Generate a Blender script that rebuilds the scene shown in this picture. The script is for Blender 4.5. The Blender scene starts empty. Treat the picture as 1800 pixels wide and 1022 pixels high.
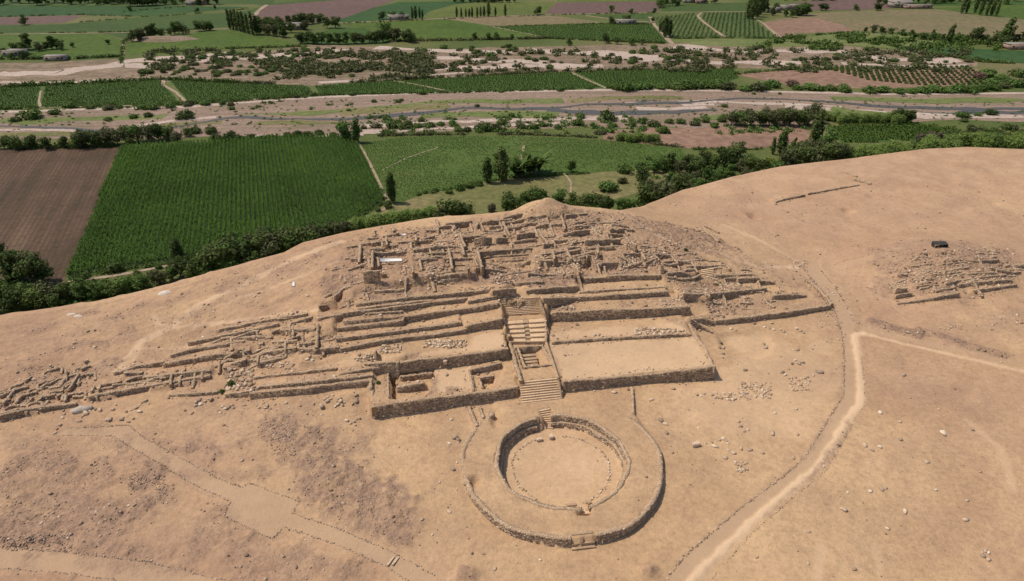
import bpy, bmesh, math, random
import numpy as np
from mathutils import Vector, Matrix

# ------------------------------------------------------------------ camera, sky, sun
S = bpy.context.scene
COL = S.collection
F, CU, CV = 1200.0, 900.0, 511.0
PITCH = math.radians(29.6)
CH = 60.0
SP, CP = math.sin(PITCH), math.cos(PITCH)
cam = bpy.data.cameras.new('camera')
cam.sensor_width = 36.0
cam.lens = 36.0 * F / 1800.0
cam.clip_start = 0.5
cam.clip_end = 20000
camo = bpy.data.objects.new('camera', cam)
COL.objects.link(camo)
camo.location = (0, 0, CH)
camo.rotation_euler = (math.pi / 2 - PITCH, 0, 0)
S.camera = camo

SUN_DIR = Vector((-0.97, 0.21, 0.0)).normalized()
SUN_EL = math.radians(61)
SD = Vector((SUN_DIR.x * math.cos(SUN_EL), SUN_DIR.y * math.cos(SUN_EL), math.sin(SUN_EL)))
W = bpy.data.worlds.new('World')
S.world = W
W.use_nodes = True
nt = W.node_tree
for n in list(nt.nodes):
    nt.nodes.remove(n)
sky = nt.nodes.new('ShaderNodeTexSky')
sky.sky_type = 'NISHITA'
sky.sun_disc = False
sky.sun_elevation = SUN_EL
sky.sun_rotation = math.atan2(SD.x, SD.y)
sky.dust_density = 2.0
bg = nt.nodes.new('ShaderNodeBackground')
bg.inputs[1].default_value = 0.115
wo = nt.nodes.new('ShaderNodeOutputWorld')
nt.links.new(sky.outputs[0], bg.inputs[0])
nt.links.new(bg.outputs[0], wo.inputs[0])
sl = bpy.data.lights.new('sun', 'SUN')
sl.energy = 3.85
sl.angle = math.radians(0.5)
sl.color = (1.0, 0.915, 0.79)
so = bpy.data.objects.new('sun', sl)
COL.objects.link(so)
so.rotation_euler = (-SD).to_track_quat('-Z', 'Y').to_euler()
S.view_settings.view_transform = 'Standard'
S.view_settings.look = 'None'
S.view_settings.gamma = 1.0
S.view_settings.exposure = 0.0
S.render.engine = 'CYCLES'
S.cycles.max_bounces = 6
S.cycles.transparent_max_bounces = 4

VZ = -16.0
rng = np.random.default_rng(7)
random.seed(7)

# ------------------------------------------------------------------ helpers: names and tags
def tag(o, label=None, cat=None, group=None, kind=None):
    if label: o['label'] = label
    if cat: o['category'] = cat
    if group: o['group'] = group
    if kind: o['kind'] = kind
    return o

def empty(name, loc=(0, 0, 0), parent=None):
    o = bpy.data.objects.new(name, None)
    COL.objects.link(o)
    o.location = loc
    o.empty_display_size = 0.2
    if parent: o.parent = parent
    return o

def mesh_np(name, verts, quads=None, tris=None, mat=None, parent=None, smooth=False, link=True):
    verts = np.asarray(verts, dtype=np.float32).reshape(-1, 3)
    me = bpy.data.meshes.new(name)
    loops = []; starts = []; n = 0
    parts = []
    if quads is not None and len(quads):
        q = np.asarray(quads, dtype=np.int32).reshape(-1, 4); parts.append((q, 4))
    if tris is not None and len(tris):
        t = np.asarray(tris, dtype=np.int32).reshape(-1, 3); parts.append((t, 3))
    for a, k in parts:
        loops.append(a.ravel())
        starts.append(n + np.arange(len(a)) * k)
        n += a.size
    me.vertices.add(len(verts)); me.vertices.foreach_set('co', verts.ravel())
    L = np.concatenate(loops); ST = np.concatenate(starts).astype(np.int32)
    me.loops.add(len(L)); me.loops.foreach_set('vertex_index', L.astype(np.int32))
    me.polygons.add(len(ST)); me.polygons.foreach_set('loop_start', ST)
    if smooth:
        me.polygons.foreach_set('use_smooth', np.ones(len(ST), dtype=bool))
    me.update(calc_edges=True)
    me.validate()
    if mat: me.materials.append(mat)
    if not link: return me
    o = bpy.data.objects.new(name, me)
    COL.objects.link(o)
    if parent: o.parent = parent
    return o

def inst(name, me, loc, rz=0.0, sc=(1, 1, 1), parent=None, rx=0.0, ry=0.0):
    o = bpy.data.objects.new(name, me)
    COL.objects.link(o)
    o.location = loc; o.rotation_euler = (rx, ry, rz)
    o.scale = sc if isinstance(sc, (tuple, list)) else (sc, sc, sc)
    if parent: o.parent = parent
    return o

# ------------------------------------------------------------------ helpers: materials
def mat_new(name):
    m = bpy.data.materials.new(name); m.use_nodes = True
    t = m.node_tree
    b = t.nodes['Principled BSDF']
    b.inputs['Roughness'].default_value = 0.9
    b.inputs['Specular IOR Level'].default_value = 0.15
    return m, t, b

def N(t, typ, **kw):
    n = t.nodes.new(typ)
    for k, v in kw.items(): setattr(n, k, v)
    return n

def noise_n(t, scale, detail=4, rough=0.6, vec=None, dist=0.0):
    n = N(t, 'ShaderNodeTexNoise')
    n.inputs['Scale'].default_value = scale; n.inputs['Detail'].default_value = detail
    n.inputs['Roughness'].default_value = rough; n.inputs['Distortion'].default_value = dist
    if vec is not None: t.links.new(vec, n.inputs['Vector'])
    return n.outputs['Fac']

def ramp_n(t, fac, stops):
    r = N(t, 'ShaderNodeValToRGB')
    e = r.color_ramp.elements
    while len(e) < len(stops): e.new(0.5)
    for i, (p, c) in enumerate(stops):
        e[i].position = p
        e[i].color = (*c, 1) if len(c) == 3 else c
    t.links.new(fac, r.inputs[0])
    return r.outputs[0]

def mix_n(t, fac, a, b, mode='MIX'):
    m = N(t, 'ShaderNodeMix', data_type='RGBA', blend_type=mode)
    if isinstance(fac, (int, float)): m.inputs[0].default_value = fac
    else: t.links.new(fac, m.inputs[0])
    for s, x in ((6, a), (7, b)):
        if isinstance(x, tuple): m.inputs[s].default_value = (*x, 1)
        else: t.links.new(x, m.inputs[s])
    return m.outputs[2]

def math_n(t, op, a, b=0.0, clamp=False):
    m = N(t, 'ShaderNodeMath', operation=op); m.use_clamp = clamp
    for s, x in ((0, a), (1, b)):
        if isinstance(x, (int, float)): m.inputs[s].default_value = x
        else: t.links.new(x, m.inputs[s])
    return m.outputs[0]

def bump_n(t, b, h, strength, dist):
    n = N(t, 'ShaderNodeBump')
    n.inputs['Strength'].default_value = strength; n.inputs['Distance'].default_value = dist
    t.links.new(h, n.inputs['Height']); t.links.new(n.outputs[0], b.inputs['Normal'])
    return n

def pos_n(t): return N(t, 'ShaderNodeNewGeometry').outputs['Position']

def simple_mat(name, c1, c2, scale, c3=None, fine=0.0, bump=0.0, fine_scale=6.0):
    m, t, b = mat_new(name)
    p = pos_n(t)
    st = [(0.3, c1), (0.7, c2)] if c3 is None else [(0.28, c1), (0.5, c2), (0.72, c3)]
    c = ramp_n(t, noise_n(t, scale, 5, 0.6, p), st)
    if fine:
        f = noise_n(t, fine_scale, 3, 0.6, p)
        c = mix_n(t, fine, c, ramp_n(t, f, [(0.3, (0.25, 0.25, 0.25)), (0.7, (0.9, 0.9, 0.9))]), 'OVERLAY')
        if bump: bump_n(t, b, f, bump, 0.2)
    t.links.new(c, b.inputs['Base Color'])
    return m

def leaf_mat(name, c1, c2, tr=0.25, patchy=0.0):
    m, t, b = mat_new(name)
    oi = N(t, 'ShaderNodeObjectInfo'); g = N(t, 'ShaderNodeNewGeometry')
    r = math_n(t, 'MULTIPLY', oi.outputs['Random'], 0.6)
    r = math_n(t, 'ADD', r, math_n(t, 'MULTIPLY', g.outputs['Random Per Island'], 0.4))
    c = ramp_n(t, r, [(0.0, c1), (1.0, c2)])
    if patchy:
        c = mix_n(t, .75, c, ramp_n(t, noise_n(t, patchy, 5, .65, g.outputs['Position']), [(.28, (.28, .30, .24)), (.5, (.5, .5, .5)), (.74, (.68, .66, .5))]), 'OVERLAY')
    t.links.new(c, b.inputs['Base Color'])
    b.inputs['Roughness'].default_value = 0.75
    trn = N(t, 'ShaderNodeBsdfTranslucent'); t.links.new(c, trn.inputs[0])
    mx = N(t, 'ShaderNodeMixShader'); mx.inputs[0].default_value = tr
    out = t.nodes['Material Output']
    t.links.new(b.outputs[0], mx.inputs[1]); t.links.new(trn.outputs[0], mx.inputs[2])
    t.links.new(mx.outputs[0], out.inputs[0])
    return m

def stone_mat(name, stops, rough=0.92, use_obj=False):
    m, t, b = mat_new(name)
    if use_obj: r = N(t, 'ShaderNodeObjectInfo').outputs['Random']
    else: r = N(t, 'ShaderNodeNewGeometry').outputs['Random Per Island']
    c = ramp_n(t, r, stops)
    f = noise_n(t, 5.0, 4, 0.65, pos_n(t))
    c = mix_n(t, 0.5, c, ramp_n(t, f, [(0.3, (0.3, 0.3, 0.3)), (0.7, (0.8, 0.8, 0.8))]), 'OVERLAY')
    t.links.new(c, b.inputs['Base Color'])
    bump_n(t, b, f, 0.5, 0.08)
    return m

# ------------------------------------------------------------------ helpers: picture point -> place
def PX(u, v, z):
    k = (v - CV) / F
    t = (z - CH) / (-SP - k * CP)
    return np.array([(u - CU) / F * t, (CP - k * SP) * t])

def ztop(y, vt):
    k = (CV - vt) / F
    return CH + (k * y * CP - y * SP) / (CP + k * SP)

def V(u, v): return PX(u, v, VZ)

# ------------------------------------------------------------------ noise
def vnoise(x, y, seed):
    xi = np.floor(x).astype(np.int64); yi = np.floor(y).astype(np.int64)
    xf = x - xi; yf = y - yi
    def h(a, b):
        n = (a * 374761393 + b * 668265263 + seed * 2147483647) & 0xffffffff
        n = ((n ^ (n >> 13)) * 1274126177) & 0xffffffff
        return ((n ^ (n >> 16)) & 0xffff) / 65535.0
    sx = xf * xf * (3 - 2 * xf); sy = yf * yf * (3 - 2 * yf)
    a = h(xi, yi) * (1 - sx) + h(xi + 1, yi) * sx
    b = h(xi, yi + 1) * (1 - sx) + h(xi + 1, yi + 1) * sx
    return (a * (1 - sy) + b * sy) * 2 - 1

def fbm(x, y, scale, octs=4, seed=1, gain=0.5):
    s = 0; a = 1.0; tot = 0; f = 1.0 / scale
    for i in range(octs):
        s = s + a * vnoise(x * f + i * 17.3, y * f - i * 9.1, seed + i); tot += a; a *= gain; f *= 2.03
    return s / tot

# ------------------------------------------------------------------ the desert terrace: height field
def lines(segs):
    out = []
    for a, b, d in segs:
        n = max(1, int(round((b - a) / d)))
        out.append(np.linspace(a, b, n, endpoint=False))
    out.append([segs[-1][1]])
    return np.concatenate(out)

GX = lines([(-600, -200, 20), (-200, -110, 2.5), (-110, -62, 0.55), (-62, 66, 0.26), (66, 130, 0.55), (130, 220, 2.5), (220, 700, 20)])
GY = lines([(-200, 20, 20), (20, 42, 1.0), (42, 122, 0.26), (122, 185, 0.5), (185, 240, 2.0)])
XX, YY = np.meshgrid(GX, GY)
ctrl = [  # picture column, row, height
 (0,1022,-1.2),(300,1022,-1.2),(700,1022,-1.3),(1000,1022,-1.3),(1300,1022,-1.2),(1800,1022,-1.0),
 (0,850,-.2),(200,850,-.4),(450,850,-.5),(700,850,-.3),(620,780,0),(300,760,0),(150,715,0),(0,745,-.1),(420,700,0),(640,745,0),
 (670,742,-.4),(720,736,-.35),(780,726,-.15),(850,713,.05),(905,706,.2),(955,722,.3),(1000,699,.2),(1060,692,.15),(1120,685,.1),(1190,680,0),(1258,674,-.05),(1050,705,.3),(880,725,.25),(1275,640,.1),(1262,655,.0),
 (790,830,.15),(800,900,-.5),(860,955,-.65),(1000,972,-.85),(1150,945,-.7),(1200,860,-.45),(1190,780,-.1),(780,750,0.1),
 (1300,690,0),(1400,760,-.2),(1400,900,-.8),(1600,900,-.7),(1800,850,-.4),(1600,750,-.1),(1800,700,.1),(1500,640,.1),(1270,670,0),(1270,600,.3),
 (1350,600,.3),(1470,560,.4),(1600,580,.3),(1800,600,.4),(1560,540,.5),(1700,528,.5),(1795,510,.7),
 (1640,472,3.6),(1700,457,4.3),(1650,439,4.7),(1780,462,3.2),(1570,482,2.0),(1530,500,.8),(1600,427,3.6),
 (1460,470,.9),(1420,470,.9),(1440,420,1.4),(1380,400,1.8),(1540,400,1.7),(1700,400,2.2),(1800,400,2.0),
 (1300,350,2.0),(1250,380,2.0),(1200,362,1.8),(1150,368,2.2),(1500,340,2.0),(1700,330,2.5),(1800,330,2.8),
 (1230,330,1.5),(1370,297,1.5),(1500,282,2.0),(1620,267,2.4),(1700,263,2.6),(1800,266,2.8),
 # mound, right flank
 (1460,548,.5),(1440,520,1.0),(1350,545,1.2),(1300,555,1.2),(1400,500,1.8),(1300,520,2.0),(1350,480,2.5),(1250,500,3.2),(1300,450,3.2),
 (1220,460,5.2),(1170,430,6.6),(1130,395,6.5),(1180,395,4.6),(1240,410,3.4),(1330,430,2.0),
 # mound, summit
 (960,480,7.0),(1050,470,7.0),(1140,470,6.6),(940,430,8.2),(1050,430,8.0),(1100,400,7.6),(1000,400,8.6),(900,400,8.8),
 (800,500,8.6),(700,510,8.6),(640,520,8.3),(800,450,8.8),(700,450,8.8),(640,450,8.6),(720,405,9.0),(800,395,9.0),(880,385,9.2),(1060,378,8.6),
 (960,356,11.2),(930,364,10.2),(990,366,10.2),(910,374,9.3),(1020,371,9.0),
 # mound, left flank
 (600,470,8.2),(600,520,7.6),(570,560,6.2),(548,600,4.6),(545,560,5.6),(545,628,3.4),(500,560,5.2),(500,600,4.2),(470,640,2.6),(450,590,4.0),
 (430,660,1.2),(420,625,2.2),(390,640,1.6),(380,600,3.0),(330,660,.9),(280,650,1.0),(250,672,.4),(160,705,.05),(130,690,.4),(60,710,.2),
 (300,600,2.2),(200,620,1.4),(100,650,.9),(0,690,.5),(0,620,1.4),(150,580,2.2),(300,540,3.6),(420,520,5.0),(500,500,6.2),(560,460,7.6),
 (0,566,2.0),(70,556,2.3),(180,539,3.0),(300,509,4.2),(440,469,5.8),(530,436,7.2),(600,417,7.8),(700,399,8.4),(760,389,8.6),(850,384,8.8),
]
extra = [(-300,60,0),(-300,150,4),(300,60,0),(300,180,3),(0,0,-1.5),(-200,-100,-1),(200,-100,-1),(-150,40,-1),(150,40,-1),(-500,0,0),(500,0,0),(600,200,3),(-500,200,4)]
CPT = np.array([[*PX(u, v, z), z] for u, v, z in ctrl] + [list(e) for e in extra])
_d = np.hypot(CPT[:, None, 0] - CPT[None, :, 0], CPT[:, None, 1] - CPT[None, :, 1])
_n = len(CPT)
A = np.zeros((_n + 1, _n + 1)); A[:_n, :_n] = _d + np.eye(_n) * -0.5; A[_n, :_n] = 1; A[:_n, _n] = 1
_w = np.linalg.solve(A, np.append(CPT[:, 2], 0))
ZZ = np.full(XX.shape, _w[_n])
for i in range(_n):
    ZZ += _w[i] * np.hypot(XX - CPT[i, 0], YY - CPT[i, 1])

crest = [(-300,640,2),(0,562,2.0),(70,552,2.3),(180,535,3.0),(300,505,4.2),(350,490,4.8),(440,465,5.8),(500,447,6.8),(530,431,7.2),(600,413,7.8),(700,395,8.4),(760,385,8.6),
         (850,380,8.8),(900,373,9.4),(930,358,10.4),(960,350,11.2),(990,358,10.4),(1015,365,9.0),(1090,368,7.0),(1140,362,2.2),(1200,337,1.6),(1290,313,1.5),(1370,295,1.5),(1500,280,2.0),
         (1620,264,2.4),(1700,260,2.6),(1800,264,2.8),(2200,262,3)]
_c = np.array([[*PX(u, v, z), z] for u, v, z in crest])
_az = _c[:, 0] / _c[:, 1]
_az[0] = -6; _c[0, 1] = 70; _az[-1] = 6; _c[-1, 1] = 150
def crest_y(x, y):
    return np.interp(x / np.maximum(y, 20.0), _az, _c[:, 1])
BEY = YY - crest_y(XX, YY)
BEY = np.where(YY < 30, -50, BEY)
drop = np.maximum(BEY - 0.6, 0)
ZZ = np.minimum(ZZ, 12.5)
ZZ = np.where(drop > 0, ZZ - drop * 0.85 * np.minimum(1, 0.25 + drop / 5.0), ZZ)
ZZ = np.maximum(ZZ, VZ - 1.2)

def hz(x, y):
    x = np.asarray(x, float); y = np.asarray(y, float)
    i = np.clip(np.searchsorted(GX, x) - 1, 0, len(GX) - 2); j = np.clip(np.searchsorted(GY, y) - 1, 0, len(GY) - 2)
    fx = np.clip((x - GX[i]) / (GX[i + 1] - GX[i]), 0, 1); fy = np.clip((y - GY[j]) / (GY[j + 1] - GY[j]), 0, 1)
    return (ZZ[j, i] * (1 - fx) * (1 - fy) + ZZ[j, i + 1] * fx * (1 - fy) + ZZ[j + 1, i] * (1 - fx) * fy + ZZ[j + 1, i + 1] * fx * fy)

def at(u, v):
    """where the sight line through that picture point meets the desert ground"""
    k = (v - CV) / F
    d = np.array([(u - CU) / F, CP - k * SP, -SP - k * CP])
    t0 = (13 - CH) / d[2]; t1 = (VZ - CH) / d[2]
    ts = np.arange(t0, t1, 0.2)
    x = d[0] * ts; y = d[1] * ts; z = CH + d[2] * ts
    g = hz(x, y)
    hit = np.nonzero(z <= g)[0]
    if len(hit) == 0: return np.array([x[-1], y[-1], VZ])
    i = hit[0]
    if i == 0: return np.array([x[0], y[0], g[0]])
    a = (z[i - 1] - g[i - 1]); b = (g[i] - z[i]); f = a / (a + b + 1e-9)
    return np.array([x[i - 1] + f * (x[i] - x[i - 1]), y[i - 1] + f * (y[i] - y[i - 1]), z[i - 1] + f * (z[i] - z[i - 1])])

def box_idx(x0, x1, y0, y1):
    i0, i1 = np.searchsorted(GX, [x0, x1]); j0, j1 = np.searchsorted(GY, [y0, y1])
    return slice(max(0, j0 - 1), j1 + 1), slice(max(0, i0 - 1), i1 + 1)

def inside(px, py, poly):
    poly = np.asarray(poly)[:, :2]
    r = np.zeros(px.shape, bool)
    n = len(poly)
    for i in range(n):
        x1, y1 = poly[i]; x2, y2 = poly[(i + 1) % n]
        if y1 == y2: continue
        c = ((y1 > py) != (y2 > py)) & (px < (x2 - x1) * (py - y1) / (y2 - y1) + x1)
        r ^= c
    return r

def edge_dist(px, py, poly, closed=True):
    poly = np.asarray(poly)[:, :2]
    d = np.full(px.shape, 1e9)
    n = len(poly)
    for i in range(n if closed else n - 1):
        a = poly[i]; b = poly[(i + 1) % n]; e = b - a
        t = np.clip(((px - a[0]) * e[0] + (py - a[1]) * e[1]) / (e @ e + 1e-9), 0, 1)
        d = np.minimum(d, np.hypot(px - a[0] - t * e[0], py - a[1] - t * e[1]))
    return d

def patch(poly, z, soft=0.0, op=None):
    """set the ground inside a polygon to height z (number, or one per corner)"""
    poly = np.asarray(poly, float)
    m = soft + 0.5
    sj, si = box_idx(poly[:, 0].min() - m, poly[:, 0].max() + m, poly[:, 1].min() - m, poly[:, 1].max() + m)
    x = XX[sj, si]; y = YY[sj, si]
    ins = inside(x, y, poly)
    if np.isscalar(z): zz = np.full(x.shape, float(z))
    else:
        ww = 0; zz = 0
        n = len(poly)
        for i in range(n):
            for f in (0, .25, .5, .75):
                q = poly[i] * (1 - f) + poly[(i + 1) % n] * f; qz = z[i] * (1 - f) + z[(i + 1) % n] * f
                w = 1 / ((x - q[0]) ** 2 + (y - q[1]) ** 2 + 0.02) ** 1.5
                ww = ww + w; zz = zz + w * qz
        zz = zz / ww
    if soft > 0:
        d = edge_dist(x, y, poly); s = np.where(ins, 1, -1) * d
        w = np.clip(s / soft * 0.5 + 0.5, 0, 1); w = w * w * (3 - 2 * w)
    else: w = ins.astype(float)
    cur = ZZ[sj, si]
    if op == 'min': zz = np.minimum(zz, cur)
    if op == 'max': zz = np.maximum(zz, cur)
    if op == 'add': zz = cur + zz
    ZZ[sj, si] = cur * (1 - w) + zz * w

# ------------------------------------------------------------------ materials
M = {}
M['wall_core'] = simple_mat('mud_mortar', (.31, .21, .13), (.41, .285, .18), 1.2, fine=.5, bump=.6)
M['wall_stone'] = stone_mat('wall_stone', [(0, (.20, .14, .095)), (.45, (.33, .235, .155)), (.8, (.44, .325, .225)), (1, (.56, .44, .32))])
M['step'] = simple_mat('plaster_step', (.48, .325, .2), (.56, .395, .25), .8, fine=.5, bump=.3)
M['rock'] = stone_mat('rubble_stone', [(0, (.17, .115, .08)), (.5, (.29, .20, .14)), (.85, (.40, .29, .2)), (1, (.6, .48, .36))])
M['pale_rock'] = stone_mat('pale_stone', [(0, (.31, .225, .155)), (.5, (.45, .335, .235)), (1, (.62, .5, .375))], use_obj=True)
M['pile_rock'] = stone_mat('pile_stone', [(0, (.26, .18, .122)), (.5, (.42, .305, .205)), (1, (.60, .47, .34))])
M['cope'] = stone_mat('coping_stone', [(0, (.34, .25, .175)), (.6, (.47, .35, .25)), (1, (.6, .48, .36))])
M['edge_rock'] = stone_mat('edging_stone', [(0, (.2, .14, .1)), (.6, (.32, .23, .165)), (1, (.5, .39, .29))])
M['dark_rock'] = stone_mat('dark_stone', [(0, (.2, .145, .105)), (1, (.36, .27, .2))], use_obj=True)
M['white_sheet'] = simple_mat('white_sheet', (.62, .60, .57), (.7, .68, .65), 2.0)
M['wood'] = simple_mat('weathered_wood', (.40, .29, .20), (.52, .40, .28), 3.0, fine=.4)
M['dark_cloth'] = simple_mat('dark_shade_net', (.035, .035, .032), (.055, .052, .048), 2.0)

# ------------------------------------------------------------------ stones as numpy templates
def ico():
    p = (1 + 5 ** .5) / 2
    v = np.array([(-1,p,0),(1,p,0),(-1,-p,0),(1,-p,0),(0,-1,p),(0,1,p),(0,-1,-p),(0,1,-p),(p,0,-1),(p,0,1),(-p,0,-1),(-p,0,1)], float)
    v /= np.linalg.norm(v[0])
    f = np.array([(0,11,5),(0,5,1),(0,1,7),(0,7,10),(0,10,11),(1,5,9),(5,11,4),(11,10,2),(10,7,6),(7,1,8),(3,9,4),(3,4,2),(3,2,6),(3,6,8),(3,8,9),(4,9,5),(2,4,11),(6,2,10),(8,6,7),(9,8,1)])
    return v, f
IV, IF = ico()
ROCKT = []
for i in range(10):
    r = np.random.default_rng(100 + i)
    v = np.sign(IV) * np.abs(IV) ** 0.75
    v = v * (1 + r.uniform(-.28, .28, (12, 1))) * np.array([1.0, r.uniform(.6, .95), r.uniform(.45, .75)])
    ROCKT.append(v)
def rocks_mesh(name, pts, sizes, mat, parent=None, seed=1, sink=0.15):
    r = np.random.default_rng(seed)
    pts = np.asarray(pts, float); n = len(pts)
    tpl = np.array(ROCKT)[r.integers(0, 10, n)]
    a = r.uniform(0, 6.283, n); b = r.normal(0, .25, n)
    v = tpl * np.asarray(sizes)[:, None, None] * r.uniform(.8, 1.2, (n, 1, 3))
    cb, sb = np.cos(b)[:, None], np.sin(b)[:, None]
    y = v[..., 1] * cb - v[..., 2] * sb; z = v[..., 1] * sb + v[..., 2] * cb
    ca, sa = np.cos(a)[:, None], np.sin(a)[:, None]
    x2 = v[..., 0] * ca - y * sa; y2 = v[..., 0] * sa + y * ca
    out = np.stack([x2 + pts[:, 0:1], y2 + pts[:, 1:2], z + pts[:, 2:3] + (np.asarray(sizes) * (.5 - sink) * .6)[:, None]], -1)
    fs = (IF[None] + (np.arange(n) * 12)[:, None, None]).reshape(-1, 3)
    return mesh_np(name, out.reshape(-1, 3), tris=fs, mat=mat, parent=parent)
ROCKM = [mesh_np('stone_shape', t + np.array([0, 0, .35]), tris=IF, mat=M['pale_rock'], link=False) for t in ROCKT]
ROCKD = [mesh_np('stone_shape', t + np.array([0, 0, .35]), tris=IF, mat=M['dark_rock'], link=False) for t in ROCKT]

# ------------------------------------------------------------------ walls
def resample(pts, step):
    pts = np.asarray(pts, float)
    seg = np.hypot(*(pts[1:, :2] - pts[:-1, :2]).T)
    s = np.concatenate([[0], np.cumsum(seg)])
    n = max(2, int(round(s[-1] / step)) + 1)
    q = np.linspace(0, s[-1], n)
    return np.stack([np.interp(q, s, pts[:, k]) for k in range(pts.shape[1])], 1), q

WALL_ID = [0]
BOX5 = np.array([(0,1,2,3),(0,4,5,1),(1,5,6,2),(2,6,7,3),(3,7,4,0)])
def build_wall(parent, pts, thick=0.5, rough=0.08, free=False, name='retaining_wall', stone=1.0, closed=False, flip=False, coping=True, mat=None, batter=0.05):
    """pts: (x, y, base z, top z) along the foot of the face, left to right; body lies behind it"""
    WALL_ID[0] += 1; sd = WALL_ID[0]
    r = np.random.default_rng(sd)
    P_, q = resample(pts, 0.4)
    n = len(P_)
    d = np.gradient(P_[:, :2], axis=0); d /= np.linalg.norm(d, axis=1)[:, None] + 1e-9
    nb = np.stack([-d[:, 1], d[:, 0]], 1)
    if flip: nb = -nb
    zt = P_[:, 3] + rough * (fbm(q, q * 0 + sd * 3.7, 1.1, 3, sd) * 1.3) + (r.normal(0, rough * .25, n))
    wob = fbm(q, q * 0 + sd * 5.1, 3.0, 3, sd + 50) * 0.08
    base = P_[:, :2] + nb * wob[:, None]
    hgt = np.maximum(zt - P_[:, 2], .05)
    ft = base + nb * (batter * hgt)[:, None]
    bt = base + nb * (thick + 0.05 * r.normal(size=n))[:, None]
    rings = []
    zl = P_[:, 2] - .5
    v = np.stack([np.c_[base, zl], np.c_[ft, zt - .03], np.c_[ft * .55 + bt * .45, zt + .03], np.c_[bt, zt - .04], np.c_[bt, zl]], 1)
    idx = np.arange(n * 5).reshape(n, 5)
    qs = []
    for k in range(4):
        qs.append(np.stack([idx[:-1, k], idx[1:, k], idx[1:, k + 1], idx[:-1, k + 1]], 1))
    qs = np.concatenate(qs)
    if flip: qs = qs[:, ::-1]
    caps_t = []
    for e in (0, n - 1):
        a = idx[e]; caps_t += [(a[0], a[1], a[2]), (a[0], a[2], a[3]), (a[0], a[3], a[4])]
    o = mesh_np(name, v.reshape(-1, 3), quads=qs, tris=caps_t, mat=mat or M['wall_core'], parent=parent)
    # facing stones
    vs = []; nst = 0
    L = q[-1]
    def put(s0, s1, z0, z1, side, prot):
        nonlocal nst
        sm = np.array([s0, s1])
        bx = np.interp(sm, q, base[:, 0]); by = np.interp(sm, q, base[:, 1])
        nx = np.interp((s0 + s1) / 2, q, nb[:, 0]); ny = np.interp((s0 + s1) / 2, q, nb[:, 1])
        zb = np.interp((s0 + s1) / 2, q, P_[:, 2])
        off = batter * ((z0 + z1) / 2 - zb)
        if side < 0: o0 = thick - .04; o1 = thick + prot
        else: o0 = off + .05; o1 = off - prot
        j = r.uniform(-.025, .025, (8, 3))
        c = []
        for oo, sh in ((o1, .9), (o0, 1.0)):
            mz = (z0 + z1) / 2; dz = (z1 - z0) / 2 * sh
            xm, ym = (bx[0] + bx[1]) / 2, (by[0] + by[1]) / 2
            ex, ey = (bx[1] - bx[0]) / 2 * sh, (by[1] - by[0]) / 2 * sh
            c += [(xm - ex + nx * oo, ym - ey + ny * oo, mz - dz), (xm + ex + nx * oo, ym + ey + ny * oo, mz - dz),
                  (xm + ex + nx * oo, ym + ey + ny * oo, mz + dz), (xm - ex + nx * oo, ym - ey + ny * oo, mz + dz)]
        vs.append(np.array(c) + j); nst += 1
    sides = (1, -1) if free else (1,)
    hmax = (zt - P_[:, 2]).max()
    for side in sides:
        zc = -.1
        while zc < hmax:
            h = r.uniform(.13, .24) * stone
            s = r.uniform(-.2, .1)
            while s < L:
                l = r.uniform(.18, .46) * stone
                a, b = max(0, s), min(L, s + l * .93)
                if b - a > .12 and r.random() > .16:
                    m = (a + b) / 2
                    zb = np.interp(m, q, P_[:, 2]); top = np.interp(m, q, zt)
                    if zb + zc + h * .6 < top:
                        put(a, b, zb + zc, min(zb + zc + h * .92, top), side, r.uniform(.01, .055))
                s += l
            zc += h
    if nst:
        V_ = np.concatenate(vs)
        fq = (BOX5[None] + (np.arange(nst) * 8)[:, None, None]).reshape(-1, 4)
        f = mesh_np('stone_facing', V_, quads=fq, mat=M['wall_stone'], parent=o); f['kind'] = 'stuff'
    if coping:
        s = np.arange(r.uniform(0, .2), L, .2); s = s[r.random(len(s)) < .72] 
        if len(s):
            k = r.uniform(.05, thick - .03, len(s))
            cx = np.interp(s, q, base[:, 0]) + np.interp(s, q, nb[:, 0]) * k
            cy = np.interp(s, q, base[:, 1]) + np.interp(s, q, nb[:, 1]) * k
            cz = np.interp(s, q, zt)
            f = rocks_mesh('coping_stones', np.c_[cx, cy, cz - .04], r.uniform(.06, .14, len(s)), M['cope'], parent=o, seed=sd)
            f['kind'] = 'stuff'
    return o

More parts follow.
